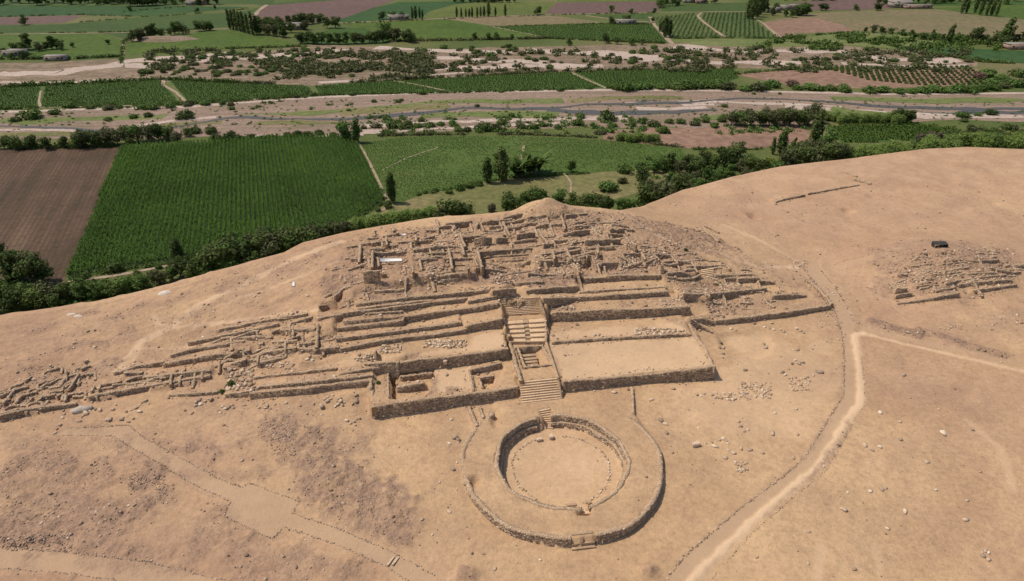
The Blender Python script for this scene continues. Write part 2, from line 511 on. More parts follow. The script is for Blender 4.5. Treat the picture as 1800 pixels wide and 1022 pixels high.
def lift(pts, back, flat=0.75, end_soft=0.35):
    """raise the ground behind a retaining wall to the top of the wall"""
    P_, q = resample(pts, 0.5)
    m = back + 1
    sj, si = box_idx(P_[:, 0].min() - m, P_[:, 0].max() + m, P_[:, 1].min() - m, P_[:, 1].max() + m)
    x = XX[sj, si]; y = YY[sj, si]
    best = np.full(x.shape, 1e9); sgn = np.zeros(x.shape); zt = np.zeros(x.shape); over = np.zeros(x.shape)
    for i in range(len(P_) - 1):
        a = P_[i, :2]; b = P_[i + 1, :2]; e = b - a; L2 = e @ e + 1e-9
        tr = ((x - a[0]) * e[0] + (y - a[1]) * e[1]) / L2
        t = np.clip(tr, 0, 1)
        dx = x - a[0] - t * e[0]; dy = y - a[1] - t * e[1]
        d = np.hypot(dx, dy)
        side = (e[0] * (y - a[1]) - e[1] * (x - a[0])) / math.sqrt(L2)
        ov = np.zeros(x.shape)
        if i == 0: ov = np.maximum(ov, -tr * math.sqrt(L2))
        if i == len(P_) - 2: ov = np.maximum(ov, (tr - 1) * math.sqrt(L2))
        k = d < best
        best = np.where(k, d, best); sgn = np.where(k, side, sgn); zt = np.where(k, P_[i, 3] * (1 - t) + P_[i + 1, 3] * t, zt); over = np.where(k, ov, over)
    s = np.where(sgn > 0, best, -best)
    w = np.clip((back - s) / (back * (1 - flat) + 1e-6), 0, 1); w = w * w * (3 - 2 * w)
    w = np.where(s > 0.22, w, 0) * np.clip(1 - over / end_soft, 0, 1)
    ZZ[sj, si] = ZZ[sj, si] * (1 - w) + (zt - .05) * w

def wall_pts(pts, zb=None, k=1.0, hmin=0.15):
    out = []
    for e in pts:
        u, vb, vt = e[:3]
        if len(e) > 3: (x, y), z = PX(u, vb, e[3]), e[3]
        elif zb is None: x, y, z = at(u, vb)
        else: (x, y), z = PX(u, vb, zb), zb
        out.append((x, y, z, z + max(hmin, (ztop(y, vt) - z) * k)))
    return np.array(out)

JOBS = []
def ret(parent, pts, back=3.0, flat=0.75, zb=None, k=1.0, thick=0.5, rough=0.08, **kw):
    P_ = wall_pts(pts, zb, k)
    lift(P_, back, flat)
    JOBS.append((parent, P_, dict(thick=thick, rough=rough, **kw)))
    return P_

def free(parent, pts, thick=0.4, rough=0.12, k=1.0, **kw):
    P_ = wall_pts(pts, None, k)
    JOBS.append((parent, P_, dict(thick=thick, rough=rough, free=True, name='low_wall', **kw)))
    return P_

# ------------------------------------------------------------------ the ruins (things that hold the walls)
c0 = PX(951, 690, 0)
pyramid = tag(empty('stepped_pyramid', (0, 0, 0)), 'large ruined stone pyramid with terraces and a central stairway above the round plaza', 'pyramid')
plaza = tag(empty('round_plaza', (0, 0, 0)), 'sunken round stone plaza with a raised ring before the pyramid stairs', 'plaza')
terr = tag(empty('terrace_ruin', (0, 0, 0)), 'long low ruined terraces of rough stone beside the left flank of the pyramid', 'ruin')
rooms = tag(empty('room_ruin', (0, 0, 0)), 'honeycomb of small roofless stone rooms at the left edge', 'ruin')
outwork = tag(empty('platform_ruin', (0, 0, 0)), 'small low ruined stone platform on its own beyond the forked path', 'ruin')
farwall = tag(empty('wall_ruin', (0, 0, 0)), 'lone corner of low ruined wall on the bare far desert', 'ruin')

# --- front wing, left of the stairs
CX, CY, ZR = 6.12, 63.0, 0.45
RI, RO = 7.85, 12.45
FL = ret(pyramid, [(655,739,717,-.4),(700,732,710,-.3),(745,726,703,-.2),(816,715,696,-.05),(865,707,689,.1),(911,699,681,.2)], back=13, flat=.9, thick=.6, rough=.1)
def behind(P_, d=.3):
    P_ = np.asarray(P_); g = np.gradient(P_[:, :2], axis=0); g /= np.linalg.norm(g, axis=1)[:, None]
    return [p for p in P_[:, :2] + np.stack([-g[:, 1], g[:, 0]], 1) * d]
patch(behind(FL) + [PX(896,600,2.4), PX(720,600,2.4), PX(640,655,2.4)], [1.9,1.9,1.9,1.85,1.85,1.85,2.1,2.1,2.1])
FL2 = np.array([(*PX(640,655,2.1), .9, 2.3), (*PX(650,688,2.1), .2, 2.2), (*FL[0][:2], -.5, FL[0][3])])
# --- front platform, right of the stairs
FR = ret(pyramid, [(988,693,672,.15),(1060,685,667,.1),(1140,676,660,.05),(1200,672,652.5,0),(1255,668,645,-.05)], back=12, flat=.9, thick=.6, rough=.1)
PR = [PX(985,668,2.0), PX(1120,660,2.0), PX(1255,646,2.2), PX(1213,588,2.6), PX(1090,595,2.5), PX(962,603,2.3)]
patch(behind(FR) + [PX(1214, 560, 2.6), PX(964, 566, 2.5)], [1.85, 1.9, 1.95, 2.05, 2.15, 2.6, 2.45])
JOBS.append((pyramid, np.array([(*FR[-1][:2], 0.0, 2.2), (*PX(1240,622,1.2), .2, 2.35), (*PX(1222,595,1.6), .3, 2.6), (*PX(1214,574,2.2), .6, 2.75)]), dict(thick=.5, rough=.06, name='side_wall')))
ret(pyramid, [(970,607,602),(1040,601,596.5),(1130,596,591),(1214,592,587)], back=6, flat=.9, thick=.45)
# rooms cut into the left wing
def sunk(poly, z, zp=2.0): patch([PX(u, v, zp) for u, v in poly], z)
def cut_face(a, b, z0, z1, zp=2.0):
    JOBS.append((pyramid, np.array([(*PX(*a, zp), z0, z1), (*PX(*b, zp), z0, z1)]), dict(thick=.35, rough=.05, name='room_wall')))
sunk([(684,650),(760,645),(766,656),(750,692),(692,700),(686,699)], 1.05)
sunk([(684,651),(694,649),(696,697),(687,699)], .1)
ROOMW = [[(704,671,663.5),(730,668.5,660),(761,664,656.5)], [(698,691,681.5),(720,690,678.5),(746,686,674)]]
cut_face((686,699), (684,651), .1, 2.15); None
sunk([(827,650),(882,640),(886,648),(870,680),(835,687)], 1.35)
ROOMR = [[(829,659,650),(855,654,645),(881,648.5,638.5)], [(845,675,664.5),(868,673,661.5)]]
cut_face((835,687), (826,650), 1.2, 2.1)
# --- second terrace, left
T2 = ret(pyramid, [(703,652,639,2.4),(740,647,633,2.35),(800,641,627,2.3),(850,636,620,2.2),(894,630,614,2.2)], back=9, flat=.95, thick=.55)
patch(behind(T2) + [PX(884,575,4.1), PX(810,580,4.1), PX(700,598,3.9), PX(552,626,3.5), PX(520,640,3.3), PX(640,640,3.6)], [3.75,3.75,3.75,3.75,3.75,4.05,4.05,3.9,3.45,3.25,3.6])
for w_ in ROOMW: ret(pyramid, w_, back=1.3, flat=.8, thick=.4, zb=1.05)
ret(pyramid, ROOMR[0], back=1.2, flat=.8, thick=.4, zb=1.35)
sunk([(844,665),(868,662),(868,676),(856,682),(850,683)], .5, 1.4)
ret(pyramid, ROOMR[1], back=.8, flat=.8, thick=.35, zb=.5)
cut_face((850,683), (844,665), .5, 1.6, 1.4)
JOBS.append((pyramid, np.array([(*PX(640,640,3.6), 2.0, 3.65), (*(PX(640,640,3.6) * .4 + T2[0][:2] * .6), 1.2, 3.75), (*T2[0][:2], .1, 3.85)]) - np.array([0, .12, 0, 0]), dict(thick=.6, rough=.08)))
# --- chain of narrow terraces, left
ret(pyramid, [(552,627,616),(575,623,613),(597,620,611)], back=3.0, flat=.8, thick=.5)
ret(pyramid, [(597,621,614),(663,609,601),(700,602,595),(760,595,589),(820,587,579)], back=3.0, flat=.9, thick=.4)
ret(pyramid, [(821,583,574),(850,580,568),(883,577,561)], back=6.0, flat=.9, thick=.5)
ret(pyramid, [(591,601,596),(663,593,587),(740,583,577),(811,573,566)], back=3.2, flat=.9, thick=.4)
ret(pyramid, [(593,584,577),(650,578.5,571),(709,573,564),(713,568,557),(770,559,549),(822,551,543),(877,541,533)], back=3.2, flat=.9, thick=.4)
ret(pyramid, [(604,571,564.5),(660,567,560.5),(710,563,556.5)], back=2.6, flat=.9, thick=.35)
ret(pyramid, [(642,556,552),(680,553,549),(708,551.5,547)], back=2.4, flat=.9, thick=.35)
ret(pyramid, [(559,566,560),(610,558,550),(660,551,545),(702,546,539.5),(760,538,532),(822,531,524)], back=2.6, flat=.9, thick=.4)
ret(pyramid, [(823,536,530),(850,531,525),(873,527,521)], back=2.6, flat=.9, thick=.5)
ret(pyramid, [(626,542,535),(700,532,525.5),(770,525,519),(840,518,512),(868,515,507)], back=4.0, flat=.7, thick=.4)
ret(pyramid, [(866,522,512),(890,522,508),(908,520,508)], back=3.5, flat=.7, thick=.4)
ret(pyramid, [(627,546,543.5),(700,537,534.5),(760,530,528)], back=1.0, flat=.9, thick=.3)
# --- chain of terraces, right
ret(pyramid, [(966,567,551),(1010,565,549),(1060,562,545),(1110,560,544.5),(1160,557,543),(1212,554,540)], back=5.0, flat=.9, thick=.55)
ret(pyramid, [(955,533,525),(1010,531,523),(1060,528,520),(1120,525,516),(1174,521,512)], back=5.0, flat=.9, thick=.5)
ret(pyramid, [(1018,517,513.5),(1060,514,510.5),(1120,510,507),(1172,508,505)], back=3.0, flat=.8, thick=.35)
ret(pyramid, [(925,520,511),(948,517,508.5),(985,514,505),(1017,511.5,504)], back=4.0, flat=.6, thick=.45)
ret(pyramid, [(1028,500,490),(1050,498,488.5),(1065,497,488)], back=3.5, flat=.6, thick=.45)
ret(pyramid, [(1067,494.5,485.5),(1115,493,484.5),(1161,491.5,484)], back=3.5, flat=.6, thick=.45)
# --- right flank
ret(pyramid, [(1215,567,562),(1234,571,560),(1253,573,565)], back=2.0, flat=.5, thick=.4)
ret(pyramid, [(1256,571,564),(1310,567,558),(1390,557,548),(1460,544.5,537)], back=3.0, flat=.5, thick=.45)
ret(pyramid, [(1200,526,516),(1230,529,517.5),(1262,524,516),(1300,519,511.5),(1348,512,507)], back=3.0, flat=.5, thick=.45)
ret(pyramid, [(1296,498,491),(1334,496.5,488)], back=2.0, flat=.5, thick=.4)
ret(pyramid, [(1256,488.5,483.5),(1290,488,483.5),(1321,486,482)], back=2.0, flat=.5, thick=.4)
ret(pyramid, [(1172,486,480),(1198,486,478),(1218,488,485)], back=2.0, flat=.5, thick=.4)
free(pyramid, [(1172,490,487),(1200,495,490.5),(1220,494,489),(1232,489,483)], thick=.35)
ret(pyramid, [(1206,474.5,469),(1240,474,467.5),(1275,473,466.5)], back=2.5, flat=.5, thick=.4)
ret(pyramid, [(1356,527,520),(1385,527,518),(1418,523,520)], back=2.0, flat=.5, thick=.5)
free(pyramid, [(1415,494,489),(1437,514,509),(1459,538,534)], thick=.5, rough=.15)
ret(pyramid, [(1212,570,560),(1230,579,572),(1252,587,584)], back=1.5, flat=.5, thick=.4)
free(pyramid, [(1225,400,398),(1243,412,409),(1262,427,424)], thick=.4); free(pyramid, [(1237,399,396),(1262,411,409)], thick=.4)
free(pyramid, [(1190,450,447.5),(1225,447,444.5)], thick=.4); free(pyramid, [(1200,461,459),(1235,459,457)], thick=.4); free(pyramid, [(1165,466,461),(1185,462,458)], thick=.5)
# --- summit: low walls and rooms
SUM = [
 [(609,438,436),(628,435,433)], [(632,436,433),(631,452,448),(629,468,464)], [(654,447,443),(653,462,458),(652,478,474)], [(650,444,441),(677,441.5,438.5)],
 [(645,422.5,420.5),(663,421,419)], [(673,418.5,416.5),(702,415,412.5)], [(714,412.5,411),(731,411.5,409.5)], [(729,420,416),(730,431,427)], [(688,405,402),(691,414,410)],
 [(653,431,429),(687,427,425)], [(666,450,447),(690,448,445),(713,445.5,443)], [(743,442,439),(765,441,437),(781,438.5,436)], [(807,418,413),(811,430,425),(816,442,437)],
 [(787,443,439),(790,460,456),(793,479,475)], [(810,441,436),(814,455,450)], [(838,446,441),(841,463,458),(846,481,475)], [(833,436,427),(850,434,425),(865,430,423)],
 [(872,430,424),(893,428.5,422.5)], [(908,425,418),(925,422,415.5),(941,419,413)], [(903,430,427),(943,425,422)], [(944,412,408),(952,423,419),(961,436,431)],
 [(987,394,390),(991,409,405)], [(990,417,414),(1012,416,411),(1037,410,407)], [(1028,430,426),(1060,429,425),(1091,429,424.5)], [(927,389,385),(945,387.5,383.5),(959,385.5,381)],
 [(973,384,382),(984,383,381)], [(994,382,380),(1013,380.5,378.5)], [(1017,380,378),(1034,379,377)], [(855,394,391),(880,392,389),(900,390,387)], [(784,398,395),(806,396,393),(830,394,391)],
 [(840,404,400),(843,396,393)], [(1040,438,435.5),(1080,438,435.5)], [(1047,448,441),(1049,456,449)], [(969,450,445),(973,464,459)], [(860,402,400),(885,400,398)],
 [(916,472,468),(932,466,461)], [(955,438,433),(975,433,430)], [(1000,445,443),(1020,443,441)], [(640,500,488),(669,499,486)], [(612,478,476),(640,470,467)], 
 [(669,490,484),(680,489,485)], [(722,478,470),(725,492,484)], [(1107,439,431),(1116,447,438)], [(1125,448,445),(1132,462,458)],
 [(1135,467,464),(1157,459,455)], [(1160,480,470),(1166,482,474)], [(1075,398,396),(1105,402,400)], [(1010,396,393),(1030,394,392)], [(820,480,470),(822,489,480)],
 [(928,488,484),(960,486,484),(1005,489,486)], [(700,430,428),(726,427,425)], [(745,425,422),(765,420,417)], [(1085,455,452),(1100,462,459)],
]
COURT = [PX(u, v, 8.2) for u, v in ((843,447),(936,439),(960,452),(945,470),(930,478),(850,484))]
patch(COURT, 7.6)
patch([PX(u, v, 7.9) for u, v in ((862,454),(930,450),(938,470),(915,478),(870,474))], 7.0)
patch([PX(u, v, 7.6) for u, v in ((878,462),(919,459),(928,470),(905,476),(880,474))], 6.45)
patch([PX(u, v, 8.4) for u, v in ((655,448),(715,446),(722,480),(655,480))], 8.0, soft=.3)
patch([PX(u, v, 8.2) for u, v in ((1030,430),(1092,428),(1095,442),(1035,444))], 7.55, soft=.3)
patch([PX(u, v, 8.5) for u, v in ((1050,382),(1075,380),(1092,398),(1085,404),(1055,400))], 8.1, soft=.8)
for px_, dz in (((562,532,596,545), -1.1), ((589,515,602,525), -.9), ((1029,466,1040,474), -.8), ((1078,407,1094,418), -.8), ((830,426,848,438), -1.0), ((1005,455,1018,462), -.7), ((815,400,832,407), -.7), ((872,423,893,428), -.5)):
    a = at((px_[0] + px_[2]) / 2, (px_[1] + px_[3]) / 2)
    pl = [PX(u, v, a[2]) for u, v in ((px_[0], px_[1]), (px_[2], px_[1]), (px_[2], px_[3]), (px_[0], px_[3]))]
    patch(pl, a[2] + dz, soft=.2)
for w_ in SUM: free(pyramid, w_, thick=.38, rough=.14, stone=.9, k=1.75)
rs_ = random.Random(21)
for i in range(20):
    u, v = rs_.uniform(640, 1180), rs_.uniform(386, 492)
    if v > 490 - abs(u - 900) * .03 or (842 < u < 950 and 425 < v < 480) or (655 < u < 716 and 446 < v < 480): continue
    a = at(u, v); L = rs_.uniform(1.0, 3.6); h = rs_.uniform(.25, .75)
    d = np.array((.975, .2)) if rs_.random() < .6 else np.array((.22, -.97)); d = d + np.array((rs_.uniform(-.12, .12), rs_.uniform(-.12, .12)))
    b = a[:2] + d * L
    JOBS.append((pyramid, np.array([(a[0], a[1], a[2] - .1, a[2] + h), (b[0], b[1], float(hz(*b)) - .1, float(hz(*b)) + h * rs_.uniform(.4, 1))]), dict(thick=.35, rough=.16, free=True, name='low_wall', stone=.9)))
for w_ in ([(842,447,443),(890,443,439.5),(936,439.5,436)], [(862,454,450.5),(929,450,447)], [(877,462,459),(919,459,456)], [(859,472,451),(868,472.5,470)][:0] or [(847,475,471.5),(868,473,470)]):
    free(pyramid, w_, thick=.35, rough=.04, coping=False)
for w_ in ([(561,543,538),(577,542,537)], [(588,526,521),(600,517,513)]): free(pyramid, w_, thick=.38, rough=.1)
ret(pyramid, [(774,489,485),(790,488,482.5),(812,487,480.5),(834,486,481.5)], back=2.5, flat=.5)
ret(pyramid, [(775,495,491.5),(812,492,489.5)], back=1.0, flat=.5)

# --- left terraces
ret(terr, [(440,703,692),(500,697,686),(546,693,682),(600,684,675),(655,676,669.5)], back=1.6, flat=.9)
ret(terr, [(452,685.5,681),(505,680.5,675),(557,676,670.5),(610,671,665),(657,666,660)], back=2.6, flat=.6)
ret(terr, [(598,660,657),(636,655.5,651),(676,650,644.5)], back=2.5, flat=.6)
ret(terr, [(396,699.5,694),(418,698,691),(440,694,688)], back=1.6, flat=.5)
ret(terr, [(393,651,645.5),(412,648,639),(434,644,632.5)], back=2.2, flat=.5)
ret(terr, [(288,647,640.5),(335,639,631.5),(381,632.5,624),(410,629,621),(439,624,617)], back=3, flat=.5)
ret(terr, [(460,624,620),(490,622,616),(522,619.5,612)], back=2.2, flat=.6)
ret(terr, [(478,604,601),(500,604,600),(521,604.5,600)], back=2.2, flat=.6)
ret(terr, [(493,586,581),(520,585,579),(554,583.5,577.5)], back=2.2, flat=.6)
free(terr, [(512,578,574),(513,588,583),(514,599,594)], thick=.4)
free(terr, [(522,604,601),(523,618,614)], thick=.4)
free(terr, [(557,573,569),(556,595,590),(555,616,611)], thick=.45)
free(terr, [(524,616,612),(552,618,614)], thick=.35)
free(terr, [(388,598,594),(420,597,593),(450,596.5,592.5),(477,597,594)], thick=.4)
free(terr, [(404,596,592),(405,608,603),(407,620,615)], thick=.4)
free(terr, [(363,612,609),(388,600,597)], thick=.4); free(terr, [(453,610,606),(463,608,603)], thick=.5)
free(terr, [(440,636,631),(450,638,633)], thick=.4)
ret(terr, [(157,706.5,698),(200,699,690),(249,690,682),(306,679,671),(371,667,661)], back=2.2, flat=.6)
ret(terr, [(251,669.5,664),(300,664,658.5),(346,659,653.5),(370,657,652.5)], back=2.2, flat=.6)
ret(terr, [(219,662,657),(251,659,654.5)], back=1.6, flat=.5)
ret(terr, [(180,681,676),(213,677,671.5)], back=1.6, flat=.5); ret(terr, [(222,675,670),(235,671,666)], back=1, flat=.5)
ret(terr, [(297,698,695),(340,697.5,692),(382,693.5,689.5)], back=1.4, flat=.5)
free(terr, [(434,590,586),(455,585,581)], thick=.4); free(terr, [(441,575,573),(475,570,568)], thick=.4); free(terr, [(488,567,562),(520,560,557)], thick=.4)
free(terr, [(165,691,686),(170,683,678)], thick=.35); free(terr, [(177,688,683),(180,680,675)], thick=.35)
free(terr, [(385,640,634),(383,660,655)], thick=.35); free(terr, [(655,688,682),(655,676,670)], thick=.35)
for w_ in ([(300,630,626),(360,616,611.5),(430,605,601)], [(330,606,603),(420,590,586),(490,575,571)], [(380,585,582),(460,569,565.5),(540,556,552.5)], [(200,660,657),(250,647,643.5),(288,640,637)], [(446,668,665),(520,660,656.5),(592,652,648.5)]):
    ret(terr, w_, back=1.6, flat=.4, thick=.38, rough=.12, k=1.3)
# --- left rooms
ret(rooms, [(0,743.5,733),(25,737,726),(63,727,718.5),(100,721,714),(135,715,710.5)], back=1.6, flat=.5)
for w_ in ([(0,731,728),(45,722,718)], [(20,718,715),(66,710,707)], [(0,712,708),(20,706,703)], [(8,713,709),(20,699,695),(32,686,682)], [(29,712,709),(42,697,694)], [(50,714,710),(60,701,698)], [(70,708,704),(80,697,694)],
           [(35,700,697),(66,693,690)], [(70,703,699),(98,698,694)], [(14,692,688),(50,684,680)], [(76,686,681),(87,677,672)], [(124,688,683),(133,674,669),(143,661,656)], [(88,694,690),(112,692,688)], [(102,702,697),(112,694,690)],
           [(115,700,697),(120,693,689)], [(0,700,697),(18,693,690)], [(45,674,670),(58,666,662)], [(85,680,676),(108,668,665)], [(150,641,637),(157,636,632)], [(143,652,648),(160,646,642)], [(10,724,720),(30,714,711)], [(80,716,712),(88,706,703)]):
    free(rooms, w_, thick=.3, rough=.12, stone=.85)
# --- right outwork
for w_ in ([(1577,536.5,534.5),(1618,532,528.5),(1650,528,523),(1685,523.5,517)], [(1712,518,512),(1750,511,506.5),(1787,505,501.5)]):
    ret(outwork, w_, back=2.0, flat=.4, thick=.45, k=1.25)
for w_ in ([(1573,527,523),(1602,523,519)], [(1609,511,507),(1630,509,505),(1649,507.5,504)], [(1644,517,514),(1679,511,507.5)], [(1661,505,501.5),(1690,499.5,496),(1718,495,491.5)], [(1720,494.5,491),(1766,489.5,486)],
           [(1684,507,503.5),(1715,503,499.5),(1743,502,498)], [(1746,500,497),(1778,497.5,494.5)], [(1670,482,478),(1702,477,473.5)], [(1725,476,473),(1756,478,475)], [(1576,490,486.5),(1594,489,485.5)], [(1618,492,488),(1637,491,487.5)],
           [(1600,500,497),(1640,497,494)], [(1640,488,485),(1690,484,481)], [(1700,487,484),(1745,484,481)], [(1655,470,467),(1700,466,463)], [(1710,465,462),(1755,463,460)], [(1600,474,471),(1640,469,466)], [(1610,458,455),(1660,453,450)]):
    ret(outwork, w_, back=1.6, flat=.5, thick=.4, rough=.12, k=1.9)
for w_ in ([(1572,520,513),(1593,516,510.5)], [(1698,453,450.5),(1712,451.5,449)], [(1682,458,455),(1690,456,453)], [(1727,437,435),(1748,447,444.5)], [(1607,462,459),(1615,454,451)], [(1740,457,454.5),(1752,456,453.5)], [(1790,480,477),(1776,468,465)], [(1560,500,497),(1573,520,516)]):
    free(outwork, w_, thick=.4, rough=.12, k=1.7)
# --- far corner
ret(farwall, [(1363,357,354.5),(1390,350.5,347),(1415,346,342.5)], back=2.5, flat=.4); free(farwall, [(1420,343.5,340.5),(1465,335,332.5),(1510,327,324.5)], thick=.5); free(farwall, [(1500,318,315.5),(1530,325,321)], thick=.6, rough=.25); free(farwall, [(1480,303,301.5),(1505,312,310)], thick=.5)

def broken_walls(parent, poly, n, seed, d1=(.96, .27), hmax=.6, lmax=3.2, p1=.7):
    r_ = random.Random(seed); us = [p[0] for p in poly]; vs = [p[1] for p in poly]; k = 0
    while k < n:
        u, v = r_.uniform(min(us), max(us)), r_.uniform(min(vs), max(vs))
        if not inside(np.array([u]), np.array([v]), np.array(poly, float))[0]: continue
        a = at(u, v); L = r_.uniform(.8, lmax); h = r_.uniform(.15, hmax)
        d = np.array(d1) if r_.random() < p1 else np.array((d1[1], -d1[0])); d = d + np.array((r_.uniform(-.15, .15), r_.uniform(-.15, .15)))
        m = a[:2] + d * L * .5 + np.array((r_.uniform(-.2, .2), r_.uniform(-.2, .2))); b = a[:2] + d * L
        P_ = np.array([(q[0], q[1], float(hz(*q)) - .1, float(hz(*q)) + h * f) for q, f in ((a[:2], 1), (m, r_.uniform(.5, 1.1)), (b, r_.uniform(.2, .9)))])
        JOBS.append((parent, P_, dict(thick=r_.uniform(.28, .5), rough=.15, free=True, name='low_wall', stone=.9))); k += 1
def broken_rooms(parent, poly, n, seed, d1, smin=1.6, smax=3.6, h=(.35, .9), sink=.25):
    r_ = random.Random(seed); us = [p[0] for p in poly]; vs = [p[1] for p in poly]; k = 0; done = []; tries = 0
    e1 = np.array(d1) / np.hypot(*d1); e2 = np.array((-e1[1], e1[0]))
    while k < n and tries < 4000:
        tries += 1
        u, v = r_.uniform(min(us), max(us)), r_.uniform(min(vs), max(vs))
        if not inside(np.array([u]), np.array([v]), np.array(poly, float))[0]: continue
        if (838 < u < 952 and 424 < v < 484) or (652 < u < 720 and 444 < v < 482): continue
        a = at(u, v); w, d = r_.uniform(smin, smax) * 1.25, r_.uniform(smin, smax) * .85
        if any(np.hypot(a[0] - q[0], a[1] - q[1]) < (w + q[2]) * .52 for q in done): continue
        done.append((a[0], a[1], w)); k += 1
        c = [a[:2] + e1 * sx * w / 2 + e2 * sy * d / 2 for sx, sy in ((-1, -1), (-1, 1), (1, 1), (1, -1))]
        z = float(hz(a[0], a[1])) - sink
        patch(c, z + .05, soft=.2)
        hh = r_.uniform(*h)
        seq = r_.choice([[0, 1, 2, 3], [0, 1, 2], [1, 2, 3], [3, 0, 1, 2], [0, 1, 2, 3, 0]])
        P_ = []
        for i_, q in enumerate(seq):
            zz = float(hz(*(c[q] + (c[q] - a[:2]) * .2)))
            P_.append((*c[q], min(z, zz) - .1, max(z, zz) + hh * r_.uniform(.5, 1.1)))
        JOBS.append((parent, np.array(P_), dict(thick=.34, rough=.13, free=True, name='room_wall', stone=.9)))
broken_rooms(pyramid, [(630,440),(780,402),(900,390),(1040,386),(1100,412),(1175,452),(1160,474),(1040,480),(930,492),(800,480),(640,480)], 34, 31, (.975, .2), 1.8, 4.6, h=(.15, .55), sink=.35)
broken_rooms(pyramid, [(1190,455),(1250,450),(1320,485),(1400,520),(1300,548),(1230,535),(1200,500)], 6, 32, (.99, .1), h=(.08, .3))
broken_rooms(terr, [(380,620),(470,570),(550,570),(553,618),(450,645),(390,660)], 7, 33, (.96, .27), 1.6, 3.2, h=(.08, .35))
broken_rooms(terr, [(170,694),(250,662),(370,645),(380,660),(250,684)], 4, 34, (.96, .27), 1.2, 2.4, h=(.08, .3))
broken_rooms(rooms, [(0,690),(60,664),(150,645),(165,665),(130,706),(0,726)], 14, 35, (.9, .42), 1.0, 2.2, h=(.06, .28))
broken_walls(terr, [(170,690),(250,655),(400,620),(480,560),(550,570),(555,620),(450,650),(380,680),(250,700)], 26, 1, hmax=.4, lmax=6.0, p1=.9)
broken_walls(pyramid, [(570,470),(640,440),(780,410),(780,440),(650,480),(600,520)], 12, 8, hmax=.4, lmax=5.0, p1=.8)
broken_walls(rooms, [(0,690),(60,660),(150,640),(170,660),(130,708),(0,728)], 8, 2, hmax=.5, lmax=2.4, p1=.5)
broken_walls(outwork, [(1560,520),(1570,480),(1620,450),(1720,440),(1780,470),(1775,495),(1690,512),(1600,525)], 40, 3, d1=(.985, .17), hmax=.7, lmax=6.0, p1=.85)
broken_walls(pyramid, [(620,440),(780,400),(900,388),(1040,384),(1100,410),(1180,450),(1170,478),(1040,482),(930,500),(800,498),(640,520)], 40, 4, d1=(.975, .2), hmax=.5, lmax=5.0)
broken_walls(pyramid, [(1180,460),(1260,450),(1340,490),(1440,530),(1300,555),(1230,540),(1200,500)], 34, 5, d1=(.99, .1), hmax=.45)
broken_walls(pyramid, [(560,500),(620,480),(650,530),(560,555)], 10, 6, hmax=.5)
# ------------------------------------------------------------------ stairways: ground bodies
LST = dict(bl=PX(917.4,715,.05), br=PX(990,707,.05), tl=PX(913,673,2.1), tr=PX(984.5,666,2.1))
patch([LST['bl'], LST['br'], LST['tr'], LST['tl']], [-.3, -.3, 1.7, 1.7])
ATR = [PX(913,673,2.1), PX(984.5,666,2.1), PX(962.5,603,2.5), PX(893,604,2.5)]
patch(ATR, 2.3)
UPB = [PX(893,604,2.5), PX(962.5,603,2.5)]
UP = dict(bl=UPB[0], br=UPB[1], tl=PX(885,566,4.0), tr=PX(961,560,4.0))
LAND = dict(bl=PX(885,566,4.0), br=PX(961,560,4.0), tl=PX(883,555,4.1), tr=PX(958,551,4.1))
UP2 = dict(bl=LAND['tl'], br=LAND['tr'], tl=PX(881,541,5.1), tr=PX(955,537,5.1))
UP3 = dict(bl=UP2['tl'], br=UP2['tr'], tl=PX(879,526,6.3), tr=PX(949,524,6.3))
patch([UP['bl'], UP['br'], UP['tr'], UP['tl']], [1.9, 1.9, 3.4, 3.4])
patch([LAND['bl'], LAND['br'], LAND['tr'], LAND['tl']], 4.02)
patch([UP2['bl'], UP2['br'], UP2['tr'], UP2['tl']], [3.6, 3.6, 4.7, 4.7])
patch([UP3['bl'], UP3['br'], UP3['tr'], UP3['tl']], [4.9, 4.9, 6.1, 6.1])
patch([UP3['tl'], UP3['tr'], PX(935,500,7), PX(905,503,7)], [6.1, 6.1, 7.0, 7.0], soft=.5)
PIT = [PX(907,610,2.45), PX(955,606,2.45), PX(974,641.5,2.45), PX(921,647,2.45)]
patch(PIT, 0.75)
pb0 = lambda s_, t_: (PIT[3] * (1 - s_) + PIT[2] * s_) * (1 - t_) + (PIT[0] * (1 - s_) + PIT[1] * s_) * t_
patch([pb0(.62, .05), pb0(.97, .03), pb0(.97, .97), pb0(.65, .97)], [.9, 2.1, 2.2, 1.2])
PITW = []
for i in range(4):
    b, a = PIT[i], PIT[(i + 1) % 4]
    PITW.append(np.array([(*a, .75, 2.5), (*b, .75, 2.5)]))
# ------------------------------------------------------------------ round plaza ground
R_ = np.hypot(XX - CX, YY - CY); ang = np.arctan2(YY - CY, XX - CX)
APR = [PX(822,716,.3), PX(915,700,.3), PX(1112,684,.3), PX(1116,728,.3), PX(1140,760,.4), PX(830,752,.4)]
patch(APR, 0.32, soft=.25)
patch([PX(821,714,.3), PX(868,706,.3), PX(872,738,.3), PX(836,752,.3)], .0, soft=.3)
ZZ = np.where(R_ < RO - .2, ZR + 0.05 * np.sin(ang) - 0.02 * (R_ - RI), ZZ)
ZZ = np.where(R_ < RI + .22, -0.45, ZZ)
ZZ = np.where(R_ < RI - .22, -1.3, ZZ)
pp = [PX(946,722,.4), PX(968,717,.4), PX(973,754,-1.2), PX(959,752,-1.2)]
patch(pp, [.1, .1, -1.4, -1.4])
patch([PX(1012,893,.5), PX(1036,890,.5), PX(1040,905,.3), PX(1015,908,.3)], -.35)

